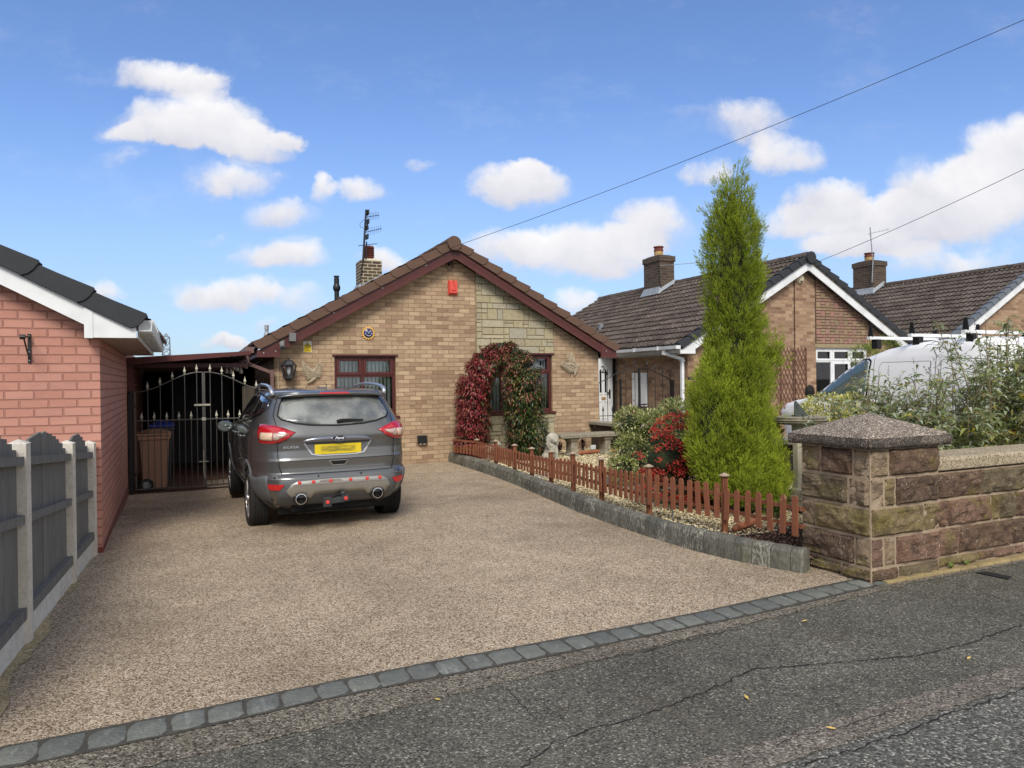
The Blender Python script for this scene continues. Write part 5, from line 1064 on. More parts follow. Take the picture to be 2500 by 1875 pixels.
# ---- conifer
def conifer():
    cx,cy,z0=5.50,6.25,.10; o=thing('conifer',(cx,cy,z0),'tall narrow bright green conifer behind the picket fence','conifer')
    # lobes: centre line offset (x,y), list of (z, radius)
    main=[(.2,.24),(.5,.32),(.9,.34),(1.2,.31),(1.7,.275),(2.1,.245),(2.5,.255),(2.78,.26),(3.0,.245),(3.25,.20),(3.48,.135),(3.66,.045),(3.80,.01)]
    lobes=[((0,0),main),((-.34,-.08),[(.30,.10),(.55,.20),(.9,.25),(1.25,.24),(1.55,.15),(1.74,.04)]),((-.16,-.25),[(.25,.1),(.6,.15),(1.0,.15),(1.25,.03)]),((.34,.0),[(1.2,.06),(1.45,.17),(1.75,.18),(1.95,.11),(2.08,.03)]),((.38,-.02),[(.18,.13),(.5,.19),(.85,.17),(1.12,.04)]),((.10,-.34),[(.15,.12),(.4,.14),(.65,.10),(.85,.03)]),((.24,-.3),[(.15,.1),(.35,.12),(.55,.03)]),((-.2,-.38),[(.2,.1),(.4,.11),(.65,.02)])]
    CC=[];NA=[];LW=[]
    for li,((ox,oy),pr) in enumerate(lobes):
        zs_=np.array([p[0] for p in pr]); rr=np.array([p[1] for p in pr]); H_=zs_[-1]-zs_[0]; n=int(H_*rr.mean()*2*PI*215)+8; z=rs.uniform(zs_[0],zs_[-1],n*3); r=np.interp(z,zs_,rr); k=rs.uniform(0,1,len(z))<(r/rr.max())+.08; z,r=z[k][:n],r[k][:n]; t_=rs.uniform(0,2*PI,len(z)); r=r*rs.uniform(.70,1.02,len(z))
        x=cx+ox+r*np.cos(t_); y=cy+oy+r*np.sin(t_); CC.append(np.stack([x,y,z],1)); NA.append(np.stack([np.cos(t_),np.sin(t_),np.zeros_like(t_)],1)); LW.append(np.full(len(z),li))
    Cn=np.concatenate(CC); Na=np.concatenate(NA); k=Cn[:,1]<cy+.3; Cn,Na=Cn[k],Na[k]; m_=len(Cn)
    cax=unit(Na*rs.uniform(.12,.62,(m_,1))+np.array([[0,0,1.]])+rs.normal(0,.12,(m_,3))); chh=rs.uniform(.12,.30,m_); ctone=np.clip(rs.normal(.48,.24,m_)+.30*np.array([mn.noise(Vector((p[0]*2.2,p[1]*2.2,p[2]*1.6))) for p in Cn]),0,1)
    ns=26; u=rs.uniform(0,1,(m_,ns)); rad=unit(rs.normal(0,1,(m_*ns,3))).reshape(m_,ns,3); w=.060*(1-u)**.6+.006; P=Cn[:,None,:]+cax[:,None,:]*(u*chh[:,None])[:,:,None]+rad*w[:,:,None]; AX=unit((cax[:,None,:]*1.0+rad*(.85-.5*u)[:,:,None]).reshape(-1,3)); P=P.reshape(-1,3); tone=np.repeat(ctone,ns); uu=u.reshape(-1)
    n=len(P); nb=8; v=np.tile(np.linspace(0,1,nb),n); Pb=np.repeat(P,nb,0); axb=np.repeat(AX,nb,0); S=np.repeat(unit(np.cross(AX,rs.normal(0,1,(n,3)))),nb,0); L0=np.repeat(rs.uniform(.03,.065,n),nb)
    root=Pb+axb*(v*L0)[:,None]; side=np.where(np.arange(len(v))%2==0,1,-1)[:,None]; D=unit(axb+S*side*(1.15*(1-v*.8))[:,None]+rs.normal(0,.10,(len(v),3))); L=rs.uniform(.014,.028,len(v)); Wd=rs.uniform(.0045,.0080,len(v))
    g=np.repeat(tone,nb)[:,None]; q=np.repeat(uu,nb)[:,None]*.6+v[:,None]*.4; low=np.clip((1.9-Pb[:,2:3])/1.6,0,1)
    base=lc(72,90,28)*(1-g)+lc(140,158,44)*g; tip_=(lc(162,174,56)*(1-low)+lc(196,208,74)*low)*(.72+.45*g); col=base*(1-q)+tip_*q; brown=(rs.uniform(0,1,(n,1))<.025).repeat(nb,0); col=np.where(brown,lc(128,104,66),col)*(1+rs.normal(0,.10,(len(v),1)))
    V,F_,Cc=tri_blades(root,D,L,Wd,np.clip(col,.004,1)); rawmesh('crown',V,F_,'needle',Cc,o)
    mb=MB(); mb.tube([(cx,cy,-.05),(cx,cy,.6),(cx+.01,cy,3.2)],[.075,.06,.01],9); mb.build('trunk','bark',o)
    mb=MB(); random.seed(4)   # inner branches carrying the sprays
    for k in range(170):
        z=.25+3.2*(k/170); r=np.interp(z,[p[0] for p in main],[p[1] for p in main])*.86; t_=k*2.4; mb.tube([(cx,cy,z),(cx+r*.6*math.cos(t_),cy+r*.6*math.sin(t_),z+.12),(cx+r*math.cos(t_),cy+r*math.sin(t_),z+.30)],[.012,.009,.003],4)
    mb.build('branches','bark',o); mb=MB()
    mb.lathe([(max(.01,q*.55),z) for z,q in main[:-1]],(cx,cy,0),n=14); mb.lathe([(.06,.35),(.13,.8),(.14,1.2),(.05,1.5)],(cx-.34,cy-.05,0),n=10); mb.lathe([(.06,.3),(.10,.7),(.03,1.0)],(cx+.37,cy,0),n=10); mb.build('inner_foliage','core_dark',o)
conifer()
def ellpts(n,c,r,shell=.55):
    d=unit(rs.normal(0,1,(n,3))); q=rs.uniform(shell,1,n)[:,None]**.6; return np.array(c)+d*np.array(r)*q,d
# ---- arch of red and green climbers: two plants over one steel arch
def archplant():
    Y=11.9; o=thing('climber_arch',(5.3,12.5,.1),'leafy shrub trained over a garden arch, red left half and dark green right half','shrub')
    path=[((4.88,12.9,.10),.36),((4.84,12.9,.5),.38),((4.92,12.9,.9),.35),((4.88,12.85,1.3),.37),((4.95,12.8,1.68),.37),((5.12,12.65,1.97),.33),((5.35,12.5,2.13),.26),((5.50,12.35,2.06),.29),((5.62,12.2,1.80),.38),((5.64,12.15,1.4),.41),((5.64,12.15,1.0),.42),((5.68,12.15,.6),.43),((5.70,12.15,.2),.37)]
    C_=np.array([p[0] for p in path]); Rr=np.array([p[1] for p in path]); n=21000; t_=rs.uniform(0,len(path)-1,n); i=np.minimum(t_.astype(int),len(path)-2); f=(t_-i)[:,None]; c=C_[i]*(1-f)+C_[i+1]*f; r=(Rr[i]*(1-f[:,0])+Rr[i+1]*f[:,0]); T=unit(C_[i+1]-C_[i]); d=rs.normal(0,1,(n,3)); d-=T*(d*T).sum(1)[:,None]; d=unit(d)
    lump=1+.16*np.sin(t_*5+d[:,0]*3)*np.cos(d[:,1]*4+t_*3); P=c+d*((r-.07)*lump*rs.uniform(.62,1.05,n)**.7)[:,None]*np.array([[1,1.25,1]]); k=P[:,2]>.10; P,d,t2=P[k],d[k],t_[k]; n=len(P)
    D=unit(d*.9+np.array([[0,-.15,-.55]])+rs.normal(0,.4,(n,3))); L=rs.uniform(.05,.085,n); Wd=L*rs.uniform(.30,.42,n)
    redness=np.clip((5.38-P[:,0])/.5+rs.normal(0,.22,n)+.35*np.clip(P[:,2]-1.7,0,1)*2-.25*np.clip((d[:,1]+.2),0,1),0,1)
    red=pick([(144,54,60),(116,48,48),(170,96,94),(92,48,40),(146,92,76)],[4,4,2,3,1.5],n); grn=pick([(58,72,34),(76,92,44),(40,54,26),(128,116,72),(112,72,48)],[4,3,4,1.6,.9],n)
    pinkc=pick([(176,112,100),(150,120,84)],[1,1],n); sel=rs.uniform(0,1,n)<redness; col=np.where(sel[:,None],red,grn); tp=(rs.uniform(0,1,n)<.25)&(P[:,2]>1.2)&(P[:,0]>5.25); col=np.where(tp[:,None],pinkc,col)
    for nm,mask in(('red_foliage',P[:,0]<5.30),('green_foliage',P[:,0]>=5.30)):
        V,F_,Cc=leaves(P[mask],D[mask],L[mask],Wd[mask],col[mask],.25,.2); rawmesh(nm,V,F_,'gloss_leaf',Cc,o)
    mb=MB(); 
    for dy in(-.2,.2): mb.tube([tuple(C_[q]+np.array([0,dy,-.04])) for q in(0,2,4,5,6,7,8,10,12)],.012,6)
    mb.build('arch_frame','black_iron',o); mb=MB(); random.seed(5)
    for x0,y0 in((4.88,12.9),(5.66,12.15)):
        for k in range(9): x=x0+random.uniform(-.12,.12); y=y0+random.uniform(-.15,.15); mb.tube([(x,y,.05),(x+random.uniform(-.1,.1),y,.8),(x0+random.uniform(-.1,.1),y,1.6)],[.014,.011,.005],5)
    mb.build('stems','bark',o); mb=MB(); 
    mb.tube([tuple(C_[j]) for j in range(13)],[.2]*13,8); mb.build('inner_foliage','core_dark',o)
archplant()
def bush(name,label,cat,z0,ells,n,L,asp,pal,w,mat='leaf',droop=.2,outw=.8,upw=.3,stems=14,group=None,core=True,seed=1,shell=.55):
    c0=np.array(ells[0][0]); o=thing(name,(c0[0],c0[1],z0),label,cat,group); tot=sum(e[1][0]*e[1][1]+e[1][0]*e[1][2]+e[1][1]*e[1][2] for e in ells); Vs=[];Fs=[];Cs=[];off=0
    for c,r in ells:
        k=int(n*(r[0]*r[1]+r[0]*r[2]+r[1]*r[2])/tot); P,d=ellpts(k,c,r,shell); m_=P[:,2]>z0; P,d=P[m_],d[m_]; k=len(P); cl=np.array([mn.noise(Vector((p[0]*5,p[1]*5,p[2]*5+seed))) for p in P])
        D=unit(d*outw+np.array([[0,0,upw]])+rs.normal(0,.5,(k,3))); l=rs.uniform(L[0],L[1],k); col=pick(pal,w,k)*(1+.35*cl[:,None]); V,F_,Cc=leaves(P,D,l,l*asp,np.clip(col,.004,1),droop,.2); Vs.append(V);Fs.append(F_+off);Cs.append(Cc); off+=len(V)
    rawmesh('foliage',np.concatenate(Vs),np.concatenate(Fs),mat,np.concatenate(Cs),o)
    mb=MB(); random.seed(seed)
    for k in range(stems):
        c,r=random.choice(ells); e=(c[0]+random.uniform(-.6,.6)*r[0],c[1]+random.uniform(-.6,.6)*r[1],c[2]+random.uniform(.1,.7)*r[2]); b=(c0[0]+random.uniform(-.1,.1),c0[1]+random.uniform(-.1,.1),z0-.05); mb.tube([b,((b[0]+e[0])/2+random.uniform(-.04,.04),(b[1]+e[1])/2,(b[2]+e[2])*.5),e],[.012,.008,.003],5)
    mb.build('stems','bark',o)
    if core:
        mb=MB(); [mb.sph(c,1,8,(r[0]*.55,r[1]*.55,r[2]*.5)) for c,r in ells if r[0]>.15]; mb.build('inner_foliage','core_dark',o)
    return o
# variegated shrub, berry bush
bush('variegated_shrub','cream-edged green shrub behind the red berry bush and in front of the dark dwarf wall','shrub',.1,[((6.05,8.6,.70),(.46,.4,.46)),((6.45,8.6,.95),(.32,.35,.36)),((5.62,8.5,.5),(.34,.3,.32)),((5.75,8.7,.95),(.26,.3,.25)),((5.4,8.4,.33),(.22,.25,.2))],7600,(.04,.075),.40,[(198,198,136),(218,214,162),(122,136,80),(156,164,102),(98,110,62)],[3.4,2.6,2.6,3,1.4],seed=3)
ob=bush('pyracantha','dense dark shrub covered with clusters of red berries left of the conifer','shrub',.1,[((5.30,7.0,.62),(.40,.35,.50)),((5.56,6.85,.85),(.28,.3,.40)),((5.00,6.95,.62),(.28,.3,.30)),((5.20,6.75,.30),(.45,.3,.24)),((4.75,7.0,.34),(.12,.15,.12)),((5.55,6.75,.35),(.35,.25,.3))],9000,(.022,.045),.38,[(56,70,36),(66,78,40),(34,44,22),(92,98,56),(88,60,36)],[4,3,3,1.5,1.],mat='gloss_leaf',seed=4)
def berries(ob):
    ico=[(0,0,1),(.9,0,.4),(.28,.85,.4),(-.72,.53,.4),(-.72,-.53,.4),(.28,-.85,.4),(.72,.53,-.4),(-.28,.85,-.4),(-.9,0,-.4),(-.28,-.85,-.4),(.72,-.53,-.4),(0,0,-1)]; fc=[(0,1,2),(0,2,3),(0,3,4),(0,4,5),(0,5,1),(1,6,2),(2,7,3),(3,8,4),(4,9,5),(5,10,1),(6,7,2),(7,8,3),(8,9,4),(9,10,5),(10,6,1),(6,11,7),(7,11,8),(8,11,9),(9,11,10),(10,11,6)]
    ells=[((5.30,6.98,.70),(.42,.37,.48)),((5.56,6.83,.90),(.29,.31,.38)),((4.98,6.93,.66),(.29,.31,.27)),((5.15,6.73,.36),(.42,.3,.2)),((4.72,6.97,.34),(.11,.13,.1)),((5.5,6.7,.4),(.33,.25,.26))]; Cn=[]
    for c,r in ells:
        k=int(195*(r[0]*r[2])/.2)+10; P,d=ellpts(k,c,r,.93); Cn.append(P[(d[:,1]<.35)])
    Cn=np.concatenate(Cn); Cn=Cn[Cn[:,2]>.14]; Cn=Cn[[mn.noise(Vector((p[0]*4,p[1]*4,p[2]*4)))>-.30 for p in Cn]]; B=(Cn[:,None,:]+rs.normal(0,.024,(len(Cn),22,3))*np.array([[[1.25,1,.8]]])).reshape(-1,3); rr=rs.uniform(.0058,.0085,len(B)); V=(B[:,None,:]+np.array(ico)[None]*rr[:,None,None]).reshape(-1,3); F_=(np.arange(len(B))*12)[:,None,None]+np.array(fc)[None]
    col=np.repeat(pick([(198,54,42),(168,38,36),(222,98,68),(146,34,32)],[4,3,3,1.5],len(B),.1),12,0); o=rawmesh('berries',V,F_.reshape(-1,3),'gloss_leaf',col,ob,smooth=True); o['kind']='stuff'
berries(ob)
bush('variegated_shrub','bright yellow-cream shrub beside the bonnet of the white van','shrub',.2,[((9.05,8.2,1.10),(.42,.32,.22)),((9.5,8.1,1.08),(.35,.3,.24)),((8.8,8.3,1.0),(.22,.25,.16)),((9.3,7.9,.85),(.35,.3,.22)),((9.75,8.0,.92),(.2,.25,.14))],3600,(.06,.11),.26,[(226,218,140),(206,202,120),(168,172,84),(136,146,66),(230,226,176)],[4,3,2,1.6,2],droop=.35,seed=6,core=False,stems=26)
bush('low_shrub','low yellow-green foliage between the van roof bars and the middle bungalow','shrub',.2,[((12.9,10.2,2.12),(.42,.3,.28)),((12.4,10.3,2.0),(.3,.3,.22))],1300,(.06,.1),.22,[(142,158,66),(110,130,50)],[2,2],seed=8,core=False)
# ---- big arching buddleia behind the wall
def buddleia(name,label,x0,x1,y0,y1,ztop,nst,seed,lo=.45):
    random.seed(seed); o=thing(name,((x0+x1)/2,(y0+y1)/2,.1),label,'shrub'); mb=MB(); P=[];D=[];L=[];K=[]; sp=MB(); spP=[]
    for s in range(nst):
        bx,by=random.uniform(x0,x1),random.uniform(y0,y1); h=ztop(bx)*random.uniform(lo,1.03); lean=Vector((random.uniform(-.35,.35),random.uniform(-.25,.25),0)); pts=[]; n=7; ben=random.uniform(.05,.3)
        for k in range(n+1): u=k/n; q=Vector((bx,by,.1))+lean*u*(h*.6)+Vector((0,0,h*(u-ben*.35*u*u*u)))+lean*ben*u**3*1.2; pts.append(q+Vector((random.uniform(-.012,.012),random.uniform(-.012,.012),0)))
        mb.tube(pts,[.0085*(1-.75*k/n)+.0016 for k in range(n+1)],5)
        tips=[(pts[-1],(pts[-1]-pts[-2]).normalized())]
        for b in range(random.randint(8,12)):
            u=random.uniform(.35,.95); i=min(int(u*n),n-1); a=pts[i].lerp(pts[i+1],u*n-i); d=Vector((random.uniform(-1,1),random.uniform(-1,1),random.uniform(.35,1.1))).normalized(); l=random.uniform(.12,.34); e=a+d*l+Vector((0,0,-.03)); mb.tube([a,a.lerp(e,.5)+Vector((0,0,.02)),e],[.0038,.003,.0014],4); tips.append((e,d))
            for q in range(random.randint(7,12)):
                t_=random.uniform(.15,1); p=a.lerp(e,t_); az=random.uniform(0,2*PI); dd=(d*.5+Vector((math.cos(az),math.sin(az),random.uniform(-.4,.4)))).normalized(); P.append(p);D.append(dd);L.append(random.uniform(.06,.15)); K.append(random.random())
        for q in range(16):
            u=random.uniform(.25,1); i=min(int(u*n),n-1); a=pts[i].lerp(pts[i+1],u*n-i); az=random.uniform(0,2*PI); P.append(a);D.append(Vector((math.cos(az),math.sin(az),random.uniform(-.3,.5))).normalized());L.append(random.uniform(.08,.19)); K.append(random.random())
        for e,d in tips:
            if random.random()<.34: spP.append((e,(d+Vector((0,0,.2))).normalized(),random.uniform(.06,.15)))
    mb.build('stems','stem_grey',o); P=np.array(P);D=unit(np.array([tuple(d) for d in D]));L=np.array(L);n=len(P)
    col=pick([(132,144,104),(156,166,126),(184,192,168),(104,116,74),(208,214,194),(164,166,92),(206,182,72),(140,122,82)],[4,4,3.4,2.4,2.4,1.8,.4,.8],n,.14)
    V,F_,Cc=leaves(P,D,L,L*rs.uniform(.20,.32,n),col,.35,.22); rawmesh('foliage',V,F_,'leaf',Cc,o)
    if spP:
        B=[];bc=[]
        for e,d,l in spP:
            for k in range(34):
                u=random.random(); r_=.014*(1-u)+.003; B.append(tuple(e+d*(u*l)+Vector((random.uniform(-r_,r_),random.uniform(-r_,r_),random.uniform(-r_,r_)))))
        B=np.array(B); dd=unit(rs.normal(0,1,B.shape)); V,F_,Cc=tri_blades(B,dd,rs.uniform(.008,.016,len(B)),rs.uniform(.005,.009,len(B)),pick([(96,78,62),(72,62,56),(122,100,78),(88,84,84)],[3,3,2,1.5],len(B))); rawmesh('seed_heads',V,F_,'leaf',Cc,o)
    return o
buddleia('buddleia','sprawling grey-green shrub with dried flower spikes in front of the white van',5.95,7.95,4.55,5.5,lambda x:1.42+.19*(x-5.5)*.9+.10*math.sin(x*5),96,3,lo=.38)
buddleia('buddleia','taller leafy shrub with brown flower tips at the right edge of the frame',7.85,9.2,4.6,5.3,lambda x:2.2-.05*abs(x-8.5),62,9,lo=.42)
bush('ground_shrub','low tangled greenery along the top of the front wall beside the pillar','shrub',.1,[((6.0,4.75,.72),(.55,.25,.30)),((6.9,4.8,.80),(.55,.28,.34)),((7.8,4.8,.82),(.6,.3,.36)),((8.6,4.7,.82),(.5,.3,.36))],5200,(.05,.13),.22,[(112,124,72),(142,152,92),(88,100,54),(170,178,144),(164,162,76),(134,114,78)],[4,3.5,3,2,1.3,1],seed=12,core=False,stems=60,shell=.1)
# yellow leaf standing at the wall
# ================================================================ gravel garden
def pebbles(name,n,region,pal,w,size,zb,seed,layers=1,label=None):
    r=np.random.RandomState(seed); P=[]
    while len(P)<n:
        x,y=r.uniform(region[0],region[1]),r.uniform(region[2],region[3])
        if region[4](x,y): P.append((x,y,zb+r.uniform(-.004,.012)))
    P=np.array(P); base=np.array([(1,0,0),(0,1,0),(-1,0,0),(0,-1,0),(0,0,1),(0,0,-1),(.7,.7,.55),(-.7,.6,.5)])[:6]; s=r.uniform(size[0],size[1],(n,1,3))*np.array([[[1,.8,.55]]]); a=r.uniform(0,2*PI,n); ca,sa=np.cos(a),np.sin(a); V=base[None]*s; V=V+r.normal(0,.15,V.shape)*s; x=V[:,:,0]*ca[:,None]-V[:,:,1]*sa[:,None]; y=V[:,:,0]*sa[:,None]+V[:,:,1]*ca[:,None]; V=np.stack([x,y,V[:,:,2]],2)+P[:,None,:]
    F_=np.array([(0,1,4),(1,2,4),(2,3,4),(3,0,4),(1,0,5),(2,1,5),(3,2,5),(0,3,5)]); F_=((np.arange(n)*6)[:,None,None]+F_[None]).reshape(-1,3); pl=np.concatenate([lc(*c) for c in pal]); i=r.choice(len(pal),n,p=np.array(w)/sum(w)); col=np.repeat(np.clip(pl[i]*(1+r.normal(0,.12,(n,1))),0,1),6,0)
    o=rawmesh(name,V.reshape(-1,3),F_,'pebble',col); tag(o,kind='stuff'); 
    if label: o['label']=label; o['category']='gravel'
    return o
n=newmat('pebble',.85,spec=.3); setc(n,n.attr('col','Color'))
inb=lambda x,y: x>kx(y)+.13 and not (x<5.3 and y<5.25)
gc=[(226,212,172),(204,184,138),(238,228,196),(178,158,120),(150,134,108),(214,196,150)]
pebbles('gravel',21000,(4.25,7.73,5.2,9.2,inb),gc,[4,3,3,2,1,3],(.009,.020),.098,1,label='cream stone chippings covering the front garden nearest the picket fence')
pebbles('gravel',11000,(4.35,7.73,9.2,13.3,inb),gc,[4,3,3,2,1,3],(.012,.024),.098,2,label='cream stone chippings around the stone bench in front of the bungalow')
pebbles('bark_mulch',2600,(4.5,5.6,4.35,5.5,lambda x,y:x>kx(y)+.13),[(92,66,52),(66,48,40),(120,92,74),(150,132,112),(54,42,36)],[3,3,2,1,2],(.010,.024),.098,3,label='dark brown bark and chippings beneath the picket fence by the pillar')
mb=MB(); random.seed(6)
for q in([(1455,1172),(1520,1152),(1620,1140),(1690,1150),(1700,1168),(1590,1196),(1500,1190)],):
    P_=[G(x,y,.12) for x,y in q]; mb.add([p for p in P_]+[p-Vector((0,0,.06)) for p in P_],[tuple(range(len(P_))),*[(i,i+len(P_),(i+1)%len(P_)+len(P_),(i+1)%len(P_)) for i in range(len(P_))]])
tag(mb.build('paving_slab','flagstone',org=P_[0]),'large pale flagstone set in the gravel behind the picket fence','paving slab')
q=[G(*p,.11) for p in((1300,1155),(1342,1153),(1348,1166),(1306,1170))]; mb=MB(); mb.add(q+[p-Vector((0,0,.05)) for p in q],[(0,1,2,3),(0,4,5,1),(1,5,6,2),(2,6,7,3),(3,7,4,0)]); tag(mb.build('paving_slab','flagstone',org=q[0]),'small grey slab lying under the picket fence near its middle','paving slab')
# picket fence
plain('cap_grey',C(168,148,124),.8,var=.25,scale=20)
n=newmat('picket',.75,spec=.3); g=n.noise(5,5,.7,n.scl(n.oc(),5,5,.5)); c=n.mix(g,C(112,66,44),C(158,100,72)); c=n.mix(n.m('MULTIPLY',n.attr('rnd'),.4),c,C(134,84,62)); c=n.mix(n.m('MULTIPLY',n.sm(n.noise(16,4,.7),.62,.7),.5),c,C(188,160,130)); setc(n,c,n.bump(g,.003))
n=newmat('picket_post',.8,spec=.3); g=n.noise(4,6,.75,n.scl(n.oc(),8,8,.6)); c=n.mix(n.sm(g,.4,.62),C(86,50,34),C(150,96,66)); c=n.mix(n.m('MULTIPLY',n.sm(g,.62,.7),.6),c,C(196,164,124)); setc(n,c,n.bump(g,.004))
pf=thing('picket_fence',(4.6,8,.1),'low brown picket fence running from the arch to the stone pillar','fence')
fp=[(1165,1126,.40),(1211,1140,.45),(1257,1157,.46),(1299,1171,.47),(1346,1185,.48),(1400,1197,.50),(1469,1221,.51),(1585,1255,.53),(1769,1293,.54)]; FP=[(G(a,b,.12),h) for a,b,h in fp]; FP=[(Vector((4.52,12.9,.12)),.34)]+FP+[(Vector((4.71,4.50,.12)),.36)]
FP[-2]=(Vector((4.66,5.45,.12)),.54)
for i,(p,h) in enumerate(FP):
    if i in(0,len(FP)-1): continue
    mb=MB(); w=.026; mb.box(p.x-w,p.x+w,p.y-w,p.y+w,.02,.12+h-.02); mb.build('fence_post','picket_post',pf,bevel=.006)
    o=tag((lambda m_:(m_.lathe([(.012,-.03),(.052,-.018),(.054,-.010),(.040,-.004),(.018,.006),(.008,.012)],(p.x,p.y,.12+h+.005),n=14),m_)[1])(MB()).build('solar_light_cap','cap_grey',org=(p.x,p.y,.12+h),smooth=False),None,'post light','round caps on the fence posts'); CAPN=['first','second','third','fourth','fifth','sixth','seventh','eighth','ninth']; o['label']='round flat cap on the %s picket fence post counting from the arch'%CAPN[i-1]
for i in range(len(FP)-1):
    (p,hp),(q,hq)=FP[i],FP[i+1]; d=(q-p); L=d.length; d.normalize(); nn=Vector((d.y,-d.x,0)); 
    n_=max(6,int(round(L/.115))); n_=min(n_,9); off=-nn*.040 if nn.x>0 else nn*.040; up_=Vector((0,0,1)); random.seed(i+50); mb=MB(); lastbay=(i==len(FP)-2)
    h0,h1=hp-.085,hq-.085
    if lastbay: h0,h1=.42,.46; n_=7
    for zz in(.22,.37):
        mb.bar(p+off*.35+up_*(zz-.02-.0),q+off*.35+up_*(zz-.02),.022,.032)
    rl=mb.build('rail','picket',pf)
    for k in range(n_):
        u=(k+.5)/n_; b=p.lerp(q,u)+off; h=h0+(h1-h0)*u+random.uniform(-.006,.006); w=.029; mb=MB(); mb.c=random.random(); tl=random.uniform(-.018,.018)
        poly=[(-w,.115),(w,.115)]+[(w*math.cos(t_)+tl,h-w+w*math.sin(t_)) for t_ in[PI*j/6 for j in range(7)]]
        mb.prism(poly,b-off.normalized()*.0,d,up_,off.normalized()*.014); mb.build('picket','picket',pf)
# rope edging
plain('terracotta_edge',C(176,110,76),.85,var=.2,scale=9)
def rope(P,label):
    mb=MB(); L=0
    for a,b in zip(P[:-1],P[1:]):
        n_=max(3,int((b-a).length/.035))
        for k in range(n_):
            c=a.lerp(b,(k+.5)/n_); d=(b-a).normalized(); mb.c=random.random(); mb.tube([c-d*.022+Vector((0,0,.02)),c+d*.022+Vector((0,0,.045))],[.028,.028],7)
    mb.tube([p+Vector((0,0,.02)) for p in P],.022,6); tag(mb.build('rope_edging','terracotta_edge',org=P[0],smooth=True),label,'edging','twisted terracotta edging lengths')
rope([G(1793,1298,.12),G(1840,1281,.12)],'short terracotta rope edging beside the post nearest the stone pillar')
rope([G(1400,1112,.12),G(1430,1108,.12),G(1475,1104,.12),G(1510,1104,.12)],'long terracotta rope edging curving behind the stone bench')
rope([G(1905,1135,.12),G(1935,1133,.12)],'terracotta rope edging seen between the conifer and the stone pillar')
# bench
bn=thing('stone_bench',(7.0,12.3,.1),'weathered stone bench with a carved slab top on two pedestals','bench'); mb=MB(); x0,x1,y0,y1=6.36,7.70,12.05,12.42
mb.prism([(x0+.05,.46),(x1-.05,.46),(x1,.49),(x1,.525),(x1-.02,.54),(x0+.02,.54),(x0,.525),(x0,.49)],(0,y0,0),(1,0,0),(0,0,1),(0,y1-y0,0)); plain('old_stone',C(152,144,124),.93,var=.3,scale=12,bumpd=.008,fine=30); mb.build('seat','old_stone',bn,bevel=.008)
mb=MB(); 
for k in range(34): x=x0+.04+k*(x1-x0-.08)/33; mb.sph((x,y0-.0,.505),.014,5,(1.1,.6,1))
mb.build('carved_border','old_stone',bn,smooth=True)
for xc in(6.70,7.46):
    mb=MB(); pr=[(.105,.08),(.105,.13),(.08,.15),(.065,.2),(.062,.36),(.075,.39),(.095,.41),(.10,.46)]; vs=[]
    for a,z in pr:
        for sx_,sy_ in((-1,-1),(1,-1),(1,1),(-1,1)): vs.append((xc+sx_*a,12.24+sy_*(a+.05),z))
    mb.add(vs,[(4*i+j,4*i+(j+1)%4,4*i+4+(j+1)%4,4*i+4+j) for i in range(len(pr)-1) for j in range(4)]); mb.build('pedestal','old_stone',bn,bevel=.004)
# lion, small white animal, rock
lx,ly=5.93,11.55; ln=thing('lion_statue',(lx,ly,.1),'seated stone lion statue at the foot of the green side of the arch','statue')
b=[((lx,ly+.12,.25),(.10,.16,.15)),((lx,ly+.02,.36),(.09,.10,.14)),((lx-.05,ly-.05,.25),(.032,.04,.15)),((lx+.05,ly-.05,.25),(.032,.04,.15)),((lx-.05,ly-.08,.13),(.04,.06,.03)),((lx+.05,ly-.08,.13),(.04,.06,.03)),((lx-.10,ly+.12,.18),(.06,.1,.08)),((lx+.10,ly+.12,.18),(.06,.1,.08)),((lx,ly-.05,.50),(.062,.07,.07)),((lx,ly-.11,.48),(.034,.05,.03)),((lx-.03,ly-.10,.525),(.016,.02,.012)),((lx+.03,ly-.10,.525),(.016,.02,.012)),((lx,ly-.15,.495),(.016,.012,.012)),((lx-.065,ly-.02,.565),(.022,.016,.024)),((lx+.065,ly-.02,.565),(.022,.016,.024)),((lx,ly,.12),(.16,.2,.025))]
blob('body',b,.011,'statue',ln,noise_amp=.004,noise_s=30); random.seed(2)
mn_=[]
for k in range(46): t_=2*PI*k/23; r_=.085 if k<23 else .115; mn_.append(((lx+r_*math.sin(t_)*.95,ly-.03+(.0 if k<23 else .035),.49+r_*math.cos(t_)*(1.0 if math.cos(t_)>0 else 1.5)),(.022,.03,.034)))
mn_+=[((lx+random.uniform(-.06,.06),ly-.06,.40-random.uniform(0,.12)),(.018,.02,.035)) for _ in range(16)]
blob('mane',mn_,.009,'statue',ln,noise_amp=.006,noise_s=45,smooth=1)
c=G(1197,1122,.12); o=thing('dog_statue',(c.x,c.y,.1),'small white stone animal statue between the two sides of the arch','statue'); x,y=c.x,c.y-.1
blob('body',[((x,y,.34),(.11,.07,.07)),((x+.10,y-.02,.42),(.055,.05,.055)),((x+.14,y-.04,.41),(.035,.03,.026)),((x+.08,y+.02,.47),(.016,.014,.03)),((x+.12,y+.03,.46),(.016,.014,.03)),((x+.07,y-.03,.12),(x+.07,y-.02,.32),(.022,.028)),((x+.06,y+.05,.12),(x+.07,y+.03,.32),(.022,.028)),((x-.07,y-.03,.12),(x-.08,y-.02,.32),(.022,.034)),((x-.08,y+.05,.12),(x-.08,y+.03,.32),(.022,.034)),((x-.11,y,.37),(x-.17,y+.02,.44),(.014,.008))],.010,'statue',o,noise_amp=.003)
plain('boulder',C(132,132,128),.9,var=.2,scale=7,bumpd=.006); c=G(1535,1108,.12)
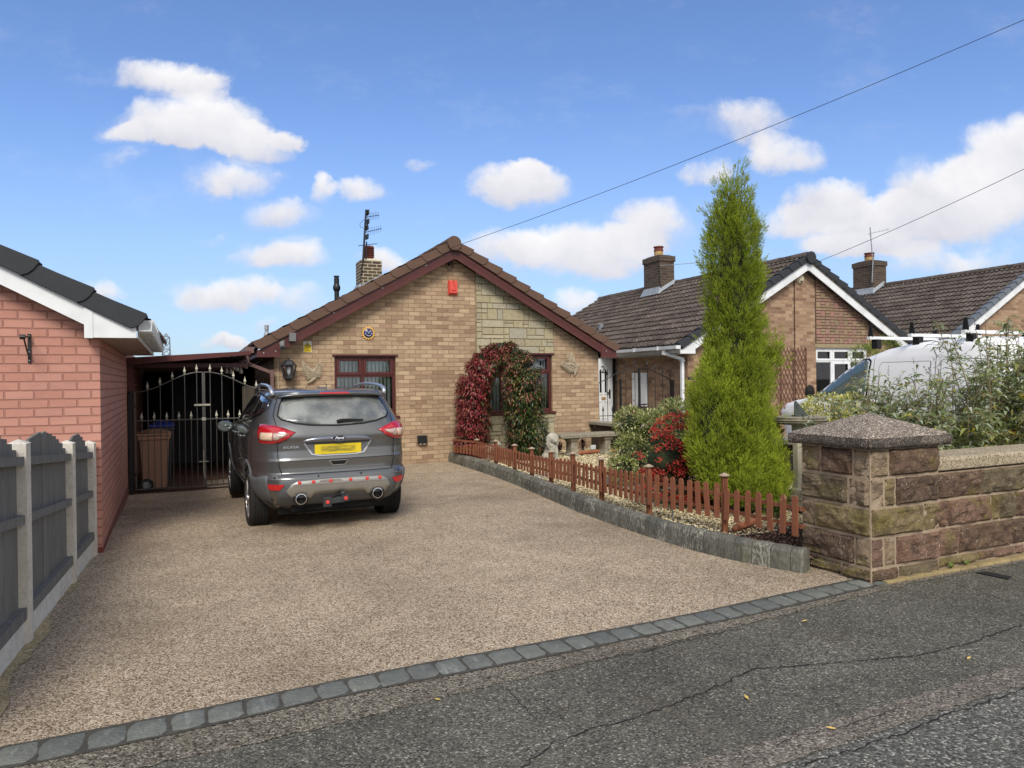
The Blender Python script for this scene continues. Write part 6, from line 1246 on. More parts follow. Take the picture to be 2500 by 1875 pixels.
o=blob('boulder',[((c.x,c.y,.15),(.22,.14,.11)),((c.x+.14,c.y,.18),(.12,.12,.11)),((c.x-.15,c.y,.12),(.12,.1,.07))],.018,'boulder',None,(c.x,c.y,.1),noise_amp=.02,noise_s=7); tag(o,'smooth grey boulder on the gravel right of the stone bench','boulder')
# white planting label, dark cordylines, pale stones
c=G(1448,1098,.12); mb=MB(); mb.box(c.x-.06,c.x+.06,c.y-.01,c.y,.13,.22); mb.box(c.x-.01,c.x+.01,c.y-.008,c.y,.08,.14); tag(mb.build('plant_label','upvc',org=(c.x,c.y,.12)),'small white card label stuck in the bed under the stone bench','label')
def spiky(px,py,hh,n_,label,pal,w,Yp=None,grp='small plants along the bungalow wall'):
    c=G(px,py,.12); o=thing('cordyline',(c.x,c.y,.1),label,'plant',grp); D=unit(np.stack([rs.normal(0,.7,n_),rs.normal(0,.5,n_),rs.uniform(.4,1.4,n_)],1)); z=rs.uniform(.0,hh*.55,n_); P=np.stack([np.full(n_,c.x)+rs.normal(0,.025,n_),np.full(n_,c.y)+rs.normal(0,.02,n_),.12+z],1); L=rs.uniform(.08,.17,n_)*hh/.25; V,F_,Cc=leaves(P,D,L,L*.15,pick(pal,w,n_),.3,.3); rawmesh('foliage',V,F_,'leaf',Cc,o)
    mb=MB(); [mb.tube([(c.x,c.y,.05),(c.x+dx,c.y,.12+hh*.6)],[.008,.004],5) for dx in(-.03,.02,.05)]; mb.build('stems','bark',o)
spiky(1365,1103,.26,70,'dark spiky plant at the left end of the stone bench',[(74,46,42),(96,62,54),(58,40,36)],[3,2,2]); spiky(1423,1098,.28,80,'dark spiky plant under the middle of the stone bench',[(70,42,44),(92,56,54),(54,36,34)],[3,2,2]); spiky(1466,1098,.2,50,'small pale green tuft left of the bench right pedestal',[(128,128,86),(96,100,62)],[2,2]); spiky(1500,1100,.24,90,'brownish twiggy plant between the bench and the boulder',[(104,86,62),(84,66,50),(128,120,76)],[2,2,1])
spiky(1935,1236,.22,60,'small plant with a few red flowers between the conifer and the pillar',[(92,110,52),(176,40,36),(120,136,70)],[4,2,2],grp='small plants by the pillar'); spiky(1900,1262,.22,120,'leafy green clump behind the last pickets beside the pillar',[(96,120,60),(126,150,84),(72,92,46)],[3,2,2],grp='small plants by the pillar')
# solar stakes
for k,(px,py0,py1) in enumerate(((1642,1192,1262),)):
    b=G(px,py1,.12); mb=MB(); t_=FY(px,py0,b.y).z; mb.tube([(b.x,b.y,.05),(b.x,b.y,t_)],.009,6); mb.lathe([(.02,-.06),(.028,-.01),(.045,0),(.03,.018),(.005,.022)],(b.x,b.y,t_),n=12); tag(mb.build('solar_stake_light','lead',org=b),['metal solar stake light behind the pickets near the conifer','thin solar stake light in front of the pickets near the arch'][k],'garden light','solar stake lights')
# sundial
sx_,sy_=6.17,5.95; sdl=thing('sundial',(sx_,sy_,.1),'stone sundial on a pale column between the conifer and the pillar','sundial'); mb=MB()
mb.lathe([(.17,0),(.17,.05),(.155,.055),(.155,.11),(.165,.115),(.165,.16),(.14,.165),(.14,.21),(.11,.22)],(sx_,sy_,.12),n=24); mb.build('base','old_stone',sdl,smooth=False)
plain('column',C(206,196,172),.85,var=.08,scale=5,bumpd=.003); mb=MB(); mb.lathe([(.115,.33),(.095,.36),(.085,.5),(.09,.95),(.10,1.0),(.10,1.10)],(sx_,sy_,0),n=8,ph=PI/8); mb.build('column','column',sdl)
mb=MB(); vs=[]; random.seed(3)
for z,r_ in((1.07,.26),(1.095,.29),(1.10,.275),(1.118,.295),(1.123,.28),(1.15,.29),(1.155,.27)):
    for k in range(28): t_=2*PI*k/28; r2=r_*(1+.05*math.sin(3*t_)+random.uniform(-.012,.012)); vs.append((sx_+r2*math.cos(t_),sy_+r2*math.sin(t_),z))
mb.add(vs,[(28*i+k,28*i+(k+1)%28,28*i+28+(k+1)%28,28*i+28+k) for i in range(6) for k in range(28)]+[tuple(range(168,196)),tuple(range(28))[::-1]]); mb.build('dial_table','old_stone',sdl)
plain('verdigris',C(84,92,86),.6,metal=.4,var=.2); mb=MB(); mb.prism([(0,0),(.17,0),(.02,.17),(0,.16)],(sx_-.08,sy_,1.158),(1,-.2,0),(0,0,1),(0,.012,0)); mb.tube([(sx_+.0,sy_,1.16),(sx_-.06,sy_,1.28)],.012,6); mb.lathe([(.07,0),(.07,.012)],(sx_-.03,sy_,1.156),n=20); mb.build('gnomon','verdigris',sdl)
# ================================================================ wires and pylon
def wire(P,Q,sag,label,r=.010):
    P,Q=Vector(P),Vector(Q); mb=MB(); mb.tube([P.lerp(Q,k/24)-Vector((0,0,sag*4*(k/24)*(1-k/24))) for k in range(25)],r,5); tag(mb.build('overhead_wire','black_iron',org=P),label,'wire','overhead wires')
P_=FY(1103,604,13.02); d=ray(2500,3); Q=O+d*(9.0); Q=P_.lerp(Q,1.6); wire(P_,Q,0.25,'overhead wire rising from the ridge end of the buff bungalow to the top right corner',.0045)
P_=FY(1975,648,12.72); d=ray(2500,388); Q=O+d*14; Q=P_.lerp(Q,2.0); wire(P_,Q,.2,'overhead wire rising from the apex of the middle bungalow to the right edge',.006)
c=FY(407,905,420.); t_=FY(407,823,420.); plain('steel',C(120,130,140),.6,var=.1); mb=MB(); hh=t_.z-(-.4)
for k in range(9):
    z0,z1=-.4+hh*k/9,-.4+hh*(k+1)/9; w0,w1=1.6+2.6*(1-k/9)**2,1.6+2.6*(1-(k+1)/9)**2
    for a,b in(((-1,-1),(1,-1)),((1,-1),(1,1)),((1,1),(-1,1)),((-1,1),(-1,-1))):
        A=lambda s,w,z:(c.x+s[0]*w,c.y+s[1]*w,z); mb.bar(A(a,w0,z0),A(a,w1,z1),.35); mb.bar(A(a,w0,z0),A(b,w1,z1),.22); mb.bar(A(b,w0,z0),A(a,w1,z1),.22)
mb.add([(c.x-1.6,c.y-1.6,t_.z),(c.x+1.6,c.y-1.6,t_.z),(c.x+1.6,c.y+1.6,t_.z),(c.x-1.6,c.y+1.6,t_.z),(c.x,c.y,t_.z+2.4)],[(0,1,4),(1,2,4),(2,3,4),(3,0,4)]); mb.tube([(c.x+1.8*math.cos(a),c.y-1.8,t_.z-8+1.8*math.sin(a)) for a in[2*PI*k/12 for k in range(13)]],.25,4)
tag(mb.build('lattice_tower','steel',org=(c.x,c.y,-.4)),'distant grey lattice tower above the carport roof','tower')

plain('dry_leaf',C(206,176,96),.8,var=.2)
for k,(px,py,lb) in enumerate(((1964,1516,'small yellow leaf on the pavement nearest the stone pillar'),(1823,1703,'small yellow leaf on the pavement beside the long crack'),(2029,1778,'small yellow leaf on the pale strip at the lower right'),(1703,1357,'small dry leaf on the driveway near the edging wall'),(1068,1708,'thin yellow leaf on the pavement just below the granite setts'),(2366,1607,'pale leaf on the pavement near the right edge of the frame'))):
    c=G(px,py,.012); a=k*1.3; X_=Vector((math.cos(a),math.sin(a),0)); Y_=Vector((-math.sin(a),math.cos(a),0)); mb=MB(); mb.add([c-X_*.024,c-Y_*.009+Vector((0,0,.004)),c+X_*.026+Vector((0,0,.006)),c+Y_*.010+Vector((0,0,.003)),c-Vector((0,0,.002))],[(0,1,4),(1,2,4),(2,3,4),(3,0,4)])
    tag(mb.build('fallen_leaf','dry_leaf',org=c),lb,'leaf','fallen leaves on the pavement')
# ================================================================ vehicles
n=newmat('car_paint',.30,metal=.65,coat=1.); setc(n,n.mix(n.noise(700,1,.5,n.oc()),C(92,93,92),C(118,118,115)),None,n.m('MULTIPLY_ADD',n.noise(3,4,.6,n.oc()),.16,.28))
plain('car_trim',C(92,95,97),.6,var=.08,scale=5,spec=.4); plain('car_under',C(14,14,15),.9,var=.1); plain('gap_black',C(8,8,8),.8)
n=newmat('skid_silver',.42,metal=.55,coat=.2); setc(n,n.mix(n.noise(4,3,.5,n.oc()),C(150,148,140),C(172,170,162)))
n=newmat('tail_red',.12,spec=.7,coat=1.); v=n.vor(60,n.oc(),rnd=.3); setc(n,n.mix(v,C(150,8,18),C(206,24,38)))
n=newmat('tail_clear',.15,spec=.7,coat=1.); v=n.vor(45,n.oc()); setc(n,n.mix(v,C(214,196,180),C(150,120,104)))
n=newmat('tail_amber',.2,coat=1.); setc(n,n.mix(n.noise(40,2,.5,n.oc()),C(206,160,110),C(226,210,190)))
plain('reflector_red',C(196,20,24),.25,var=.2,scale=30,coat=.8); plain('sensor_red',C(214,66,58),.45)
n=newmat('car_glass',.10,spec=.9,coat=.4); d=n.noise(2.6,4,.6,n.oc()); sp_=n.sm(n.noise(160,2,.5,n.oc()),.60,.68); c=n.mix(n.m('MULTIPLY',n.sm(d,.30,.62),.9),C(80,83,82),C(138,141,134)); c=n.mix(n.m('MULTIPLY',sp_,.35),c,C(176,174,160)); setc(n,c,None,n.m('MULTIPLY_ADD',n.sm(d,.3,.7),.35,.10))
n=newmat('side_glass',.06,spec=.9,coat=.6); setc(n,C(22,24,27))
plain('chrome',C(206,206,206),.12,metal=1.,var=.03); n=newmat('rail_alu',.28,metal=.75); setc(n,C(196,198,200))
n=newmat('tyre',.85,spec=.3); setc(n,n.mix(n.noise(9,4,.6,n.oc()),C(28,28,28),C(46,44,42)),n.bump(n.noise(80,2,.5,n.oc()),.002))
n=newmat('rail_dark',.22,metal=.8,coat=.6); setc(n,C(128,130,136))
n=newmat('alloy',.3,metal=.8); setc(n,n.mix(n.noise(6,3,.5,n.oc()),C(128,124,122),C(176,172,170)))
n=newmat('plate_yellow',.35,spec=.5); s=n.n('SeparateXYZ'); n.put(s.inputs[0],n.oc()); bl=n.noise(3.0,3,.5,n.scl(n.oc(),4,1,16))
# characters are blurred beyond reading in the photo: a soft dark smear on yellow
mx_=n.m('MULTIPLY',n.sm(n.m('ABSOLUTE',s.outputs[0]),.215,.17),n.sm(n.m('ABSOLUTE',n.m('SUBTRACT',s.outputs[2],.965)),.045,.022)); setc(n,n.mix(n.m('MULTIPLY',mx_,n.m('MULTIPLY_ADD',n.sm(bl,.35,.65),.55,.30)),C(222,196,36),C(120,112,50)))
class Body:
    """closed body lofted through horizontal sections: (z, half width, rear y, front y)"""
    def __init__(s,secs,n=72,p=5.0,pz=None,dz=.02):
        Z=[q[0] for q in secs]; s.vs=[]; s.fs=[]; zz=[]
        for a,b in zip(Z,Z[1:]):
            k=max(1,int(round((b-a)/dz))); zz+=[a+(b-a)*i/k for i in range(k)]
        zz.append(Z[-1])
        for z in zz:
            W_,R_,F_=[np.interp(z,Z,[q[j] for q in secs]) for j in(1,2,3)]; e=pz(z) if pz else p; yc=(R_+F_)/2; L=(F_-R_)/2
            for k in range(n):
                t_=2*PI*k/n; c,s_=math.cos(t_),math.sin(t_); s.vs.append((W_*math.copysign(abs(c)**(2/e),c),yc+L*math.copysign(abs(s_)**(2/e),s_),z))
        m_=len(zz); s.fs=[(i*n+k,i*n+(k+1)%n,(i+1)*n+(k+1)%n,(i+1)*n+k) for i in range(m_-1) for k in range(n)]+[tuple(range(n))[::-1],tuple(range((m_-1)*n,m_*n))]
        s.bvh=BVHTree.FromPolygons([Vector(v) for v in s.vs],s.fs)
    def object(s,name,mat,parent,cuts=(),smooth_it=2,cut_mat='car_under'):
        me=bpy.data.meshes.new(name); me.from_pydata(s.vs,[],s.fs); me.materials.append(MT[mat]); me.materials.append(MT[cut_mat]); o=bpy.data.objects.new(name,me); COL.objects.link(o); tmp=[]
        for c in cuts:
            m2=bpy.data.meshes.new('c'); m2.from_pydata(c.v,[],c.f); m2.materials.append(MT[cut_mat]); oc_=bpy.data.objects.new('c',m2); COL.objects.link(oc_); md=o.modifiers.new('b','BOOLEAN'); md.operation='DIFFERENCE'; md.object=oc_; md.solver='EXACT'; tmp.append(oc_)
        dg=bpy.context.evaluated_depsgraph_get(); m3=bpy.data.meshes.new_from_object(o.evaluated_get(dg)); 
        for q in tmp: bpy.data.objects.remove(q)
        o.modifiers.clear(); o.data=m3
        while len(m3.materials)>1 and False: m3.materials.pop()
        m3.polygons.foreach_set('use_smooth',[len(p.vertices)<=5 for p in m3.polygons]); o.parent=parent; return o
    def hit(s,p,d):
        r=s.bvh.ray_cast(Vector(p),Vector(d)); return (r[0],r[1]) if r[0] is not None else None
    def patch(s,poly,ang,off=.004,thick=.02,res=.035,bulge=0,mirror=False,curve=True):
        """panel shaped by outline poly (s,z) seen from horizontal direction 'ang' (0 = from behind, 90 = from the right), laid on the body"""
        a=R(ang); d=Vector((-math.sin(a),math.cos(a),0)); e=Vector((math.cos(a),math.sin(a),0)); 
        pts=[]; k=len(poly)
        for i in range(k):
            p,q=Vector(poly[i]),Vector(poly[(i+1)%k]); n_=max(1,int((q-p).length/res))
            for j in range(n_): pts.append(p.lerp(q,j/n_))
        nb=len(pts); xs=[p.x for p in pts]; zs=[p.y for p in pts]; x=min(xs)+res*.6
        inner=[]
        def inside(u,v):
            c=False; j=nb-1
            for i in range(nb):
                if (pts[i].y>v)!=(pts[j].y>v) and u<(pts[j].x-pts[i].x)*(v-pts[i].y)/(pts[j].y-pts[i].y)+pts[i].x: c=not c
                j=i
            return c
        while x<max(xs):
            z=min(zs)+res*.6
            while z<max(zs):
                if inside(x,z) and min((Vector((x,z))-p).length for p in pts)>res*.45: inner.append(Vector((x,z)))
                z+=res
            x+=res
        allp=pts+inner; V2,E2,F2,_,_,_=delaunay_2d_cdt(allp,[(i,(i+1)%nb) for i in range(nb)],[],1,1e-6)
        P3=[];N3=[]
        for v in V2:
            h=s.hit(e*v.x-d*4+Vector((0,0,v.y)),d)
            if h is None: 
                h=s.hit(e*(v.x*.97)-d*4+Vector((0,0,v.y)),d)
                if h is None: h=(P3[-1] if P3 else Vector((0,0,0)),-d)
            n_=h[1] if h[1].dot(d)<0 else -h[1]; P3.append(h[0]); N3.append(n_)
        db=[min((Vector(v)-p).length for p in pts) for v in V2]
        top=[p+n_*(off+bulge*min(1,b/.05)) for p,n_,b in zip(P3,N3,db)]; bot=[p-n_*thick for p,n_ in zip(P3,N3)]
        m_=len(top); fs=[tuple(f) for f in F2]; ed={}
        for f in fs:
            for i in range(len(f)): a_,b_=f[i],f[(i+1)%len(f)]; ed[(a_,b_)]=ed.get((a_,b_),0)+1
        side=[(b_,a_,a_+m_,b_+m_) for (a_,b_) in ed if (b_,a_) not in ed]
        vs=top+bot; ff=fs+side
        # orient outward
        if fs:
            f=fs[0]; nn=(top[f[1]]-top[f[0]]).cross(top[f[2]]-top[f[0]])
            if nn.dot(N3[f[0]])<0: ff=[g[::-1] for g in ff]
        if mirror: vs=[Vector((-v.x,v.y,v.z)) for v in vs]; ff=[g[::-1] for g in ff]
        return vs,ff
    def line(s,mb,pts,ang,w=.006,off=.0015,step=.03,mirror=False):
        a=R(ang); d=Vector((-math.sin(a),math.cos(a),0)); e=Vector((math.cos(a),math.sin(a),0)); P=[];N=[]
        for p,q in zip(pts,pts[1:]):
            p,q=Vector(p),Vector(q); k=max(1,int((q-p).length/step))
            for j in range(k+(1 if q==Vector(pts[-1]) else 0)):
                v=p.lerp(q,j/k); h=s.hit(e*v.x-d*4+Vector((0,0,v.y)),d)
                if h: P.append(h[0]);N.append(h[1] if h[1].dot(d)<0 else -h[1])
        vs=[]
        for i,(p,n_) in enumerate(zip(P,N)):
            t_=(P[min(i+1,len(P)-1)]-P[max(i-1,0)]); 
            if t_.length<1e-5: t_=Vector((1,0,0))
            t_.normalize(); sd_=t_.cross(n_).normalized(); vs+=[p+n_*off+sd_*w/2,p+n_*off-sd_*w/2]
        if mirror: vs=[Vector((-v.x,v.y,v.z)) for v in vs]
        mb.add(vs,[(2*i,2*i+1,2*i+3,2*i+2) for i in range(len(P)-1)])
def addp(mb,pf): mb.add(pf[0],pf[1])
def wheel(parent,x,y,r,w,side,steer=0,spokes=10):
    m_=MB(); pr=[(r*.66,-w/2+.02),(r*.86,-w/2),(r*.965,-w/2+.012),(r,-w/2+.035)]
    for k in range(5):
        a=-w/2+.035+(w-.07)*k/5; b=-w/2+.035+(w-.07)*(k+1)/5; pr+=[(r,a+.004),(r,b-.006),(r-.009,b-.005),(r-.009,b+.001)]
    pr+=[(r,w/2-.035),(r*.965,w/2-.012),(r*.86,w/2),(r*.66,w/2-.02)]
    m_.lathe(pr,(x,y,r),(1,0,0),56); ty=m_.build('wheel','tyre',parent,local=True,smooth=False)
    # shoulder blocks
    m_=MB()
    for k in range(64): t_=2*PI*k/64; c=Vector((x,y+math.cos(t_)*r*.985,r+math.sin(t_)*r*.985)); rad=Vector((0,math.cos(t_),math.sin(t_))); tan=Vector((0,-math.sin(t_),math.cos(t_)))
    m_=MB(); o_=side*(w/2-.028); m_.lathe([(r*.67,-.01*side+o_),(r*.69,.015*side+o_),(r*.64,.018*side+o_),(r*.61,-.03*side+o_),(r*.58,-.12*side+o_)],(x,y,r),(1,0,0),40); m_.f=[f for f in m_.f if len(f)==4]
    for k in range(spokes):
        t_=2*PI*(k+.18*(1 if k%2 else -1))/spokes; c=Vector((0,math.cos(t_),math.sin(t_))); ctr=Vector((x+o_,y,r)); m_.bar(ctr+c*.045+Vector((side*.004,0,0)),ctr+c*r*.635+Vector((side*.002,0,0)),.026,.03,(1,0,0))
    m_.lathe([(.012,o_+side*.035),(.05,o_+side*.03),(.06,o_),(.06,o_-side*.05)],(x,y,r),(1,0,0),20); rm=m_.build('rim','alloy',ty,local=True)
    m_=MB(); m_.lathe([(r*.5,o_-side*.10),(.03,o_-side*.10)],(x,y,r),(1,0,0),28); m_.build('brake_disc','car_under',ty,local=True); return ty
def build_suv():
    TH,XC,YC,ZC,S=R(1.9),1.365,8.62,-.03,.95
    car=thing('parked_car',(XC,YC,ZC),'dark grey five-door SUV parked nose-in, seen from behind, with a yellow number plate','car',rz=TH); car.scale=(S,S,S)
    secs=[(.20,.60,-.55,3.3),(.30,.76,-.68,3.42),(.40,.835,-.84,3.5),(.46,.865,-.915,3.55),(.52,.885,-.945,3.58),(.60,.90,-.965,3.6),(.66,.905,-.965,3.6),(.695,.905,-.93,3.59),(.71,.905,-.895,3.58),(.78,.908,-.890,3.57),(.855,.908,-.900,3.54),(.87,.906,-.885,3.52),(.96,.905,-.868,3.42),
     (1.05,.90,-.872,3.2),(1.10,.893,-.890,2.9),(1.14,.885,-.882,2.45),(1.20,.865,-.852,2.25),(1.24,.842,-.830,2.15),(1.34,.805,-.765,1.95),(1.45,.765,-.690,1.72),(1.54,.725,-.630,1.48),(1.58,.70,-.640,1.35),(1.60,.68,-.655,1.26),(1.615,.655,-.60,1.15),(1.63,.60,-.42,1.0),(1.645,.50,-.1,.8),(1.653,.34,.1,.6),(1.656,.10,.3,.45)]
    B=Body(secs,n=112,pz=lambda z: 6.5 if z<1.2 else (6.5-1.9*min(1,(z-1.2)/.3)),dz=.016)
    cuts=[]
    for y in(0,2.69):
        for sg in(-1,1):
            c=MB(); c.lathe([(.405,0),(.405,.42)],(sg*.62,y,.36),(sg,0,0),40); cuts.append(c)
    body=B.object('body','car_paint',car,cuts)
    L_=dict(parent=car,local=True)
    # bumper and lower trim
    mb=MB(); W=.86
    low=[(-.90,.36),(-.60,.33),(.60,.33),(.90,.36),(.90,.665),(.74,.66),(.64,.692),(-.64,.692),(-.74,.66),(-.90,.665)]
    addp(mb,B.patch([(-.66,.345),(.66,.345),(.66,.690),(.62,.692),(-.62,.692),(-.66,.690)],0,.010,.02,.05))
    for m_ in(False,True): addp(mb,B.patch([(.10,.40),(.40,.40),(.50,.42),(.56,.47),(.60,.66),(.40,.655),(.30,.66),(.18,.69),(.10,.693)],38,.010,.02,.045,mirror=m_))
    mb.build('rear_bumper','car_trim',smooth=True,**L_)
    mb=MB(); addp(mb,B.patch([(-.585,.53),(-.545,.475),(-.52,.445),(-.50,.44),(-.475,.485),(-.43,.51),(-.385,.49),(-.365,.44),(-.33,.435),(-.28,.48),(.28,.48),(.33,.435),(.365,.44),(.385,.49),(.43,.51),(.475,.485),(.50,.44),(.52,.445),(.545,.475),(.585,.53),(.53,.605),(.47,.632),(.2,.640),(-.2,.640),(-.47,.632),(-.53,.605)],0,.020,.02,.035)); 
    sk=mb.build('skid_plate','skid_silver',smooth=True,**L_); mb=MB(); addp(mb,B.patch([(-.27,.475),(-.33,.43),(.33,.43),(.27,.475)],0,.014,.02,.04)); mb.build('skid_recess','car_trim',parent=sk,local=True)
    mb=MB(); addp(mb,B.patch([(-.50,.592),(.50,.592),(.50,.602),(-.50,.602)],0,.025,.02,.05)); mb.build('skid_crease','rail_alu',parent=sk,local=True)
    for sg in(-1,1):
        mb=MB(); mb.lathe([(.060,-.02),(.062,0),(.052,.002),(.050,-.10)],(sg*.43,-.955,.432),(0,-1,0),28); mb.f=[f for f in mb.f if len(f)==4]; ex=mb.build('exhaust_tip','chrome',smooth=False,**L_); mb=MB(); mb.lathe([(.05,-.06),(.001,-.06)],(sg*.43,-.955,.432),(0,-1,0),24); mb.build('exhaust_bore','gap_black',parent=ex,local=True)
        mb=MB(); mb.lathe([(.085,-.03),(.085,.0),(.062,.0),(.062,-.03)],(sg*.43,-.925,.432),(0,-1,0),28); mb.f=[f for f in mb.f if len(f)==4]; mb.build('exhaust_surround','gap_black',parent=ex,local=True)
    for k,x in enumerate((-.45,-.30,-.11,.11,.30,.45)):
        h=B.hit((x,-3,.617),(0,1,0))[0]; mb=MB(); mb.lathe([(.020,-.02),(.020,.028),(.014,.034),(.001,.035)],h,(0,-1,0),14); mb.build('reflective_dot','sensor_red',**L_)
    for x in(-.70,-.24,.24,.70):
        h=B.hit((x,-3,.675),(0,1,0))[0]; mb=MB(); mb.lathe([(.010,-.01),(.010,.014),(.001,.014)],h,(0,-1,0),10); mb.build('parking_sensor','gap_black',**L_)
    # fog reflectors
    for m_ in(False,True): mb=MB(); addp(mb,B.patch([(-.105,.603),(.088,.603),(.066,.545),(-.050,.545)],38,.018,.02,.03,mirror=m_)); mb.build('rear_reflector','reflector_red',**L_)
    # tail lamps wrapping the corner
    LO=[(-.165,1.160),(-.06,1.205),(.04,1.235),(.20,1.252),(.305,1.250),(.318,1.235),(.295,1.17),(.262,1.06),(.245,1.045),(.08,1.042),(-.02,1.058),(-.10,1.098)]
    for m_ in(False,True):
        mb=MB(); addp(mb,B.patch([(a*1.03+.0,z+(.006 if z>1.15 else -.008)) for a,z in LO],38,.006,.02,.03,mirror=m_)); tl=mb.build('tail_lamp','car_trim',**L_)
        mb=MB(); addp(mb,B.patch(LO,38,.011,.02,.03,mirror=m_,bulge=.006)); mb.build('red_lens','tail_red',parent=tl,local=True,smooth=True)
        mb=MB(); addp(mb,B.patch([(-.11,1.150),(.045,1.160),(.045,1.088),(-.01,1.094),(-.075,1.122)],38,.020,.02,.03,mirror=m_)); mb.build('clear_lens','tail_clear',parent=tl,local=True,smooth=True)
        mb=MB(); addp(mb,B.patch([(.055,1.160),(.215,1.162),(.232,1.10),(.22,1.088),(.055,1.086)],38,.020,.02,.03,mirror=m_)); mb.build('indicator_lens','tail_amber',parent=tl,local=True,smooth=True)
    # tailgate: glass, gaps, spoiler, garnish
    mb=MB(); GL=[(-.555,1.535),(-.3,1.552),(0,1.556),(.3,1.552),(.555,1.535),(.600,1.45),(.632,1.345),(.60,1.305),(.46,1.262),(.30,1.238),(0,1.225),(-.30,1.238),(-.46,1.262),(-.60,1.305),(-.632,1.345),(-.600,1.45)]
    addp(mb,B.patch(GL,0,.006,.015,.05)); tg=mb.build('rear_window','car_glass',smooth=True,**L_)
    mb=MB(); B.line(mb,[(a*1.0,z) for a,z in GL]+[GL[0]],0,.016,.008); mb.build('window_seal','gap_black',parent=tg,local=True)
    mb=MB(); 
    for sg in(-1,1): B.line(mb,[(sg*.60,1.56),(sg*.645,1.45),(sg*.675,1.345),(sg*.66,1.25),(sg*.658,1.05),(sg*.655,.9),(sg*.645,.80),(sg*.62,.700)],0,.009,.002)
    B.line(mb,[(-.62,.702),(-.3,.700),(.3,.700),(.62,.702)],0,.010,.003); B.line(mb,[(-.655,.852),(0,.850),(.655,.852)],0,.006,.003); mb.build('tailgate_gap','gap_black',**L_)
    mb=MB(); # roof spoiler
    vs=[]; n_=16
    for i in range(n_+1):
        u=-1+2*i/n_; x=u*.60; y0=-.70+.05*u*u*abs(u); vs+=[(x,y0+.0,1.578-.03*u*u*u*u),(x,y0-.012,1.592-.035*u**4),(x,y0+.02,1.604-.04*u**4),(x,-.40,1.634-.05*u**4),(x,-.40,1.56)]
    mb.add(vs,[(5*i+k,5*i+5+k,5*i+6+k,5*i+1+k) for i in range(n_) for k in range(4)]+[(0,1,2,3,4),tuple(5*n_+k for k in(4,3,2,1,0))]); spo=mb.build('roof_spoiler','car_paint',smooth=True,**L_)
    mb=MB(); mb.prism([(-.18,0),(.18,0),(.155,.022),(-.155,.022)],(0,-.722,1.585),(1,0,0),(0,.1,1),(0,.05,0)); mb.build('high_brake_light','tail_red',parent=spo,local=True)
    mb=MB(); # chrome-look garnish above the plate
    vs=[]; n_=20
    for i in range(n_+1):
        u=-1+2*i/n_; x=u*.40; h=B.hit((x,-3,1.07),(0,1,0))[0]; t_=1-abs(u)**3; zt_=1.052+.062*t_**.6; vs+=[(x,h.y+.01,1.046),(x,h.y-.012-.022*t_,1.048),(x,h.y-.012-.014*t_,zt_),(x,h.y+.01,zt_+.004)]
    mb.add(vs,[(4*i+k,4*i+4+k,4*i+5+k,4*i+1+k) for i in range(n_) for k in range(3)]); ga=mb.build('tailgate_garnish','rail_dark',smooth=True,**L_)
    mb=MB(); addp(mb,B.patch([(-.39,1.046),(-.30,.905),(-.20,.888),(.20,.888),(.30,.905),(.39,1.046),(.37,1.046),(.285,.917),(.19,.900),(-.19,.900),(-.285,.917),(-.37,1.046)],0,.010,.02,.04)); mb.build('plate_recess_rim','rail_alu',**L_)
    mb=MB(); addp(mb,B.patch([(-.36,1.044),(-.28,.915),(.28,.915),(.36,1.044)],0,.003,.02,.05)); mb.build('plate_recess','car_trim',**L_)
    hy=B.hit((0,-3,.965),(0,1,0))[0].y
    mb=MB(); mb.box(-.263,.263,hy-.016,hy-.002,.906,1.020); npb=mb.build('number_plate','plate_yellow',bevel=.004,**L_)
    for q in((-.262,.262,.905,.910),(-.262,.262,1.016,1.021),(-.264,-.259,.905,1.021),(.259,.264,.905,1.021)): pass
    h2=B.hit((0,-3,1.09),(0,1,0))[0].y
    mb=MB(); 
    def oval(m_,a,b,y,d): k=28; m_.prism([(a*math.cos(2*PI*i/k),b*math.sin(2*PI*i/k)) for i in range(k)],(0,y,1.086),(1,0,0),(0,0,1),(0,d,0))
    oval(mb,.080,.037,h2-.046,.03); bd=mb.build('badge','chrome',**L_); mb=MB(); oval(mb,.069,.027,h2-.050,.005); plain('badge_blue',C(26,34,58),.25,coat=.8); mb.build('badge_field','badge_blue',parent=bd,local=True)
    text('badge_lettering','Ford',.040,'upvc',(0,h2-.0525,1.087),ROT_FRONT,bd,.001,shear=.35,sx=1.25,local=True,bold=.001)
    h3=B.hit((-.52,-3,1.0),(0,1,0))[0].y; text('model_lettering','KUGA',.036,'rail_alu',(-.515,h3-.007,1.0),ROT_FRONT,car,.003,sx=1.7,local=True,bold=.0012)
    mb=MB(); addp(mb,B.patch([(-.105,.832),(.105,.832),(.065,.785),(-.065,.785)],0,.002,.01,.04)); hd=mb.build('tailgate_handle','gap_black',**L_); mb=MB(); 
    B.line(mb,[(-.108,.834),(.108,.834),(.066,.782),(-.066,.782),(-.108,.834)],0,.007,.004); mb.build('handle_rim','rail_alu',parent=hd,local=True)
    # wiper
    mb=MB(); p=[B.hit((x,-3,z),(0,1,0))[0]+Vector((0,-.03,0)) for x,z in((.0,1.268),(.05,1.278),(.14,1.285),(.30,1.280))]; mb.tube(p,[.020,.022,.014,.007],7); mb.bar(p[0]+Vector((.02,0,0)),p[3],.016,.02); mb.build('rear_wiper','gap_black',**L_)
    # sides: arches, sills, windows, gaps, handles, mirrors, rails
    SA=[]
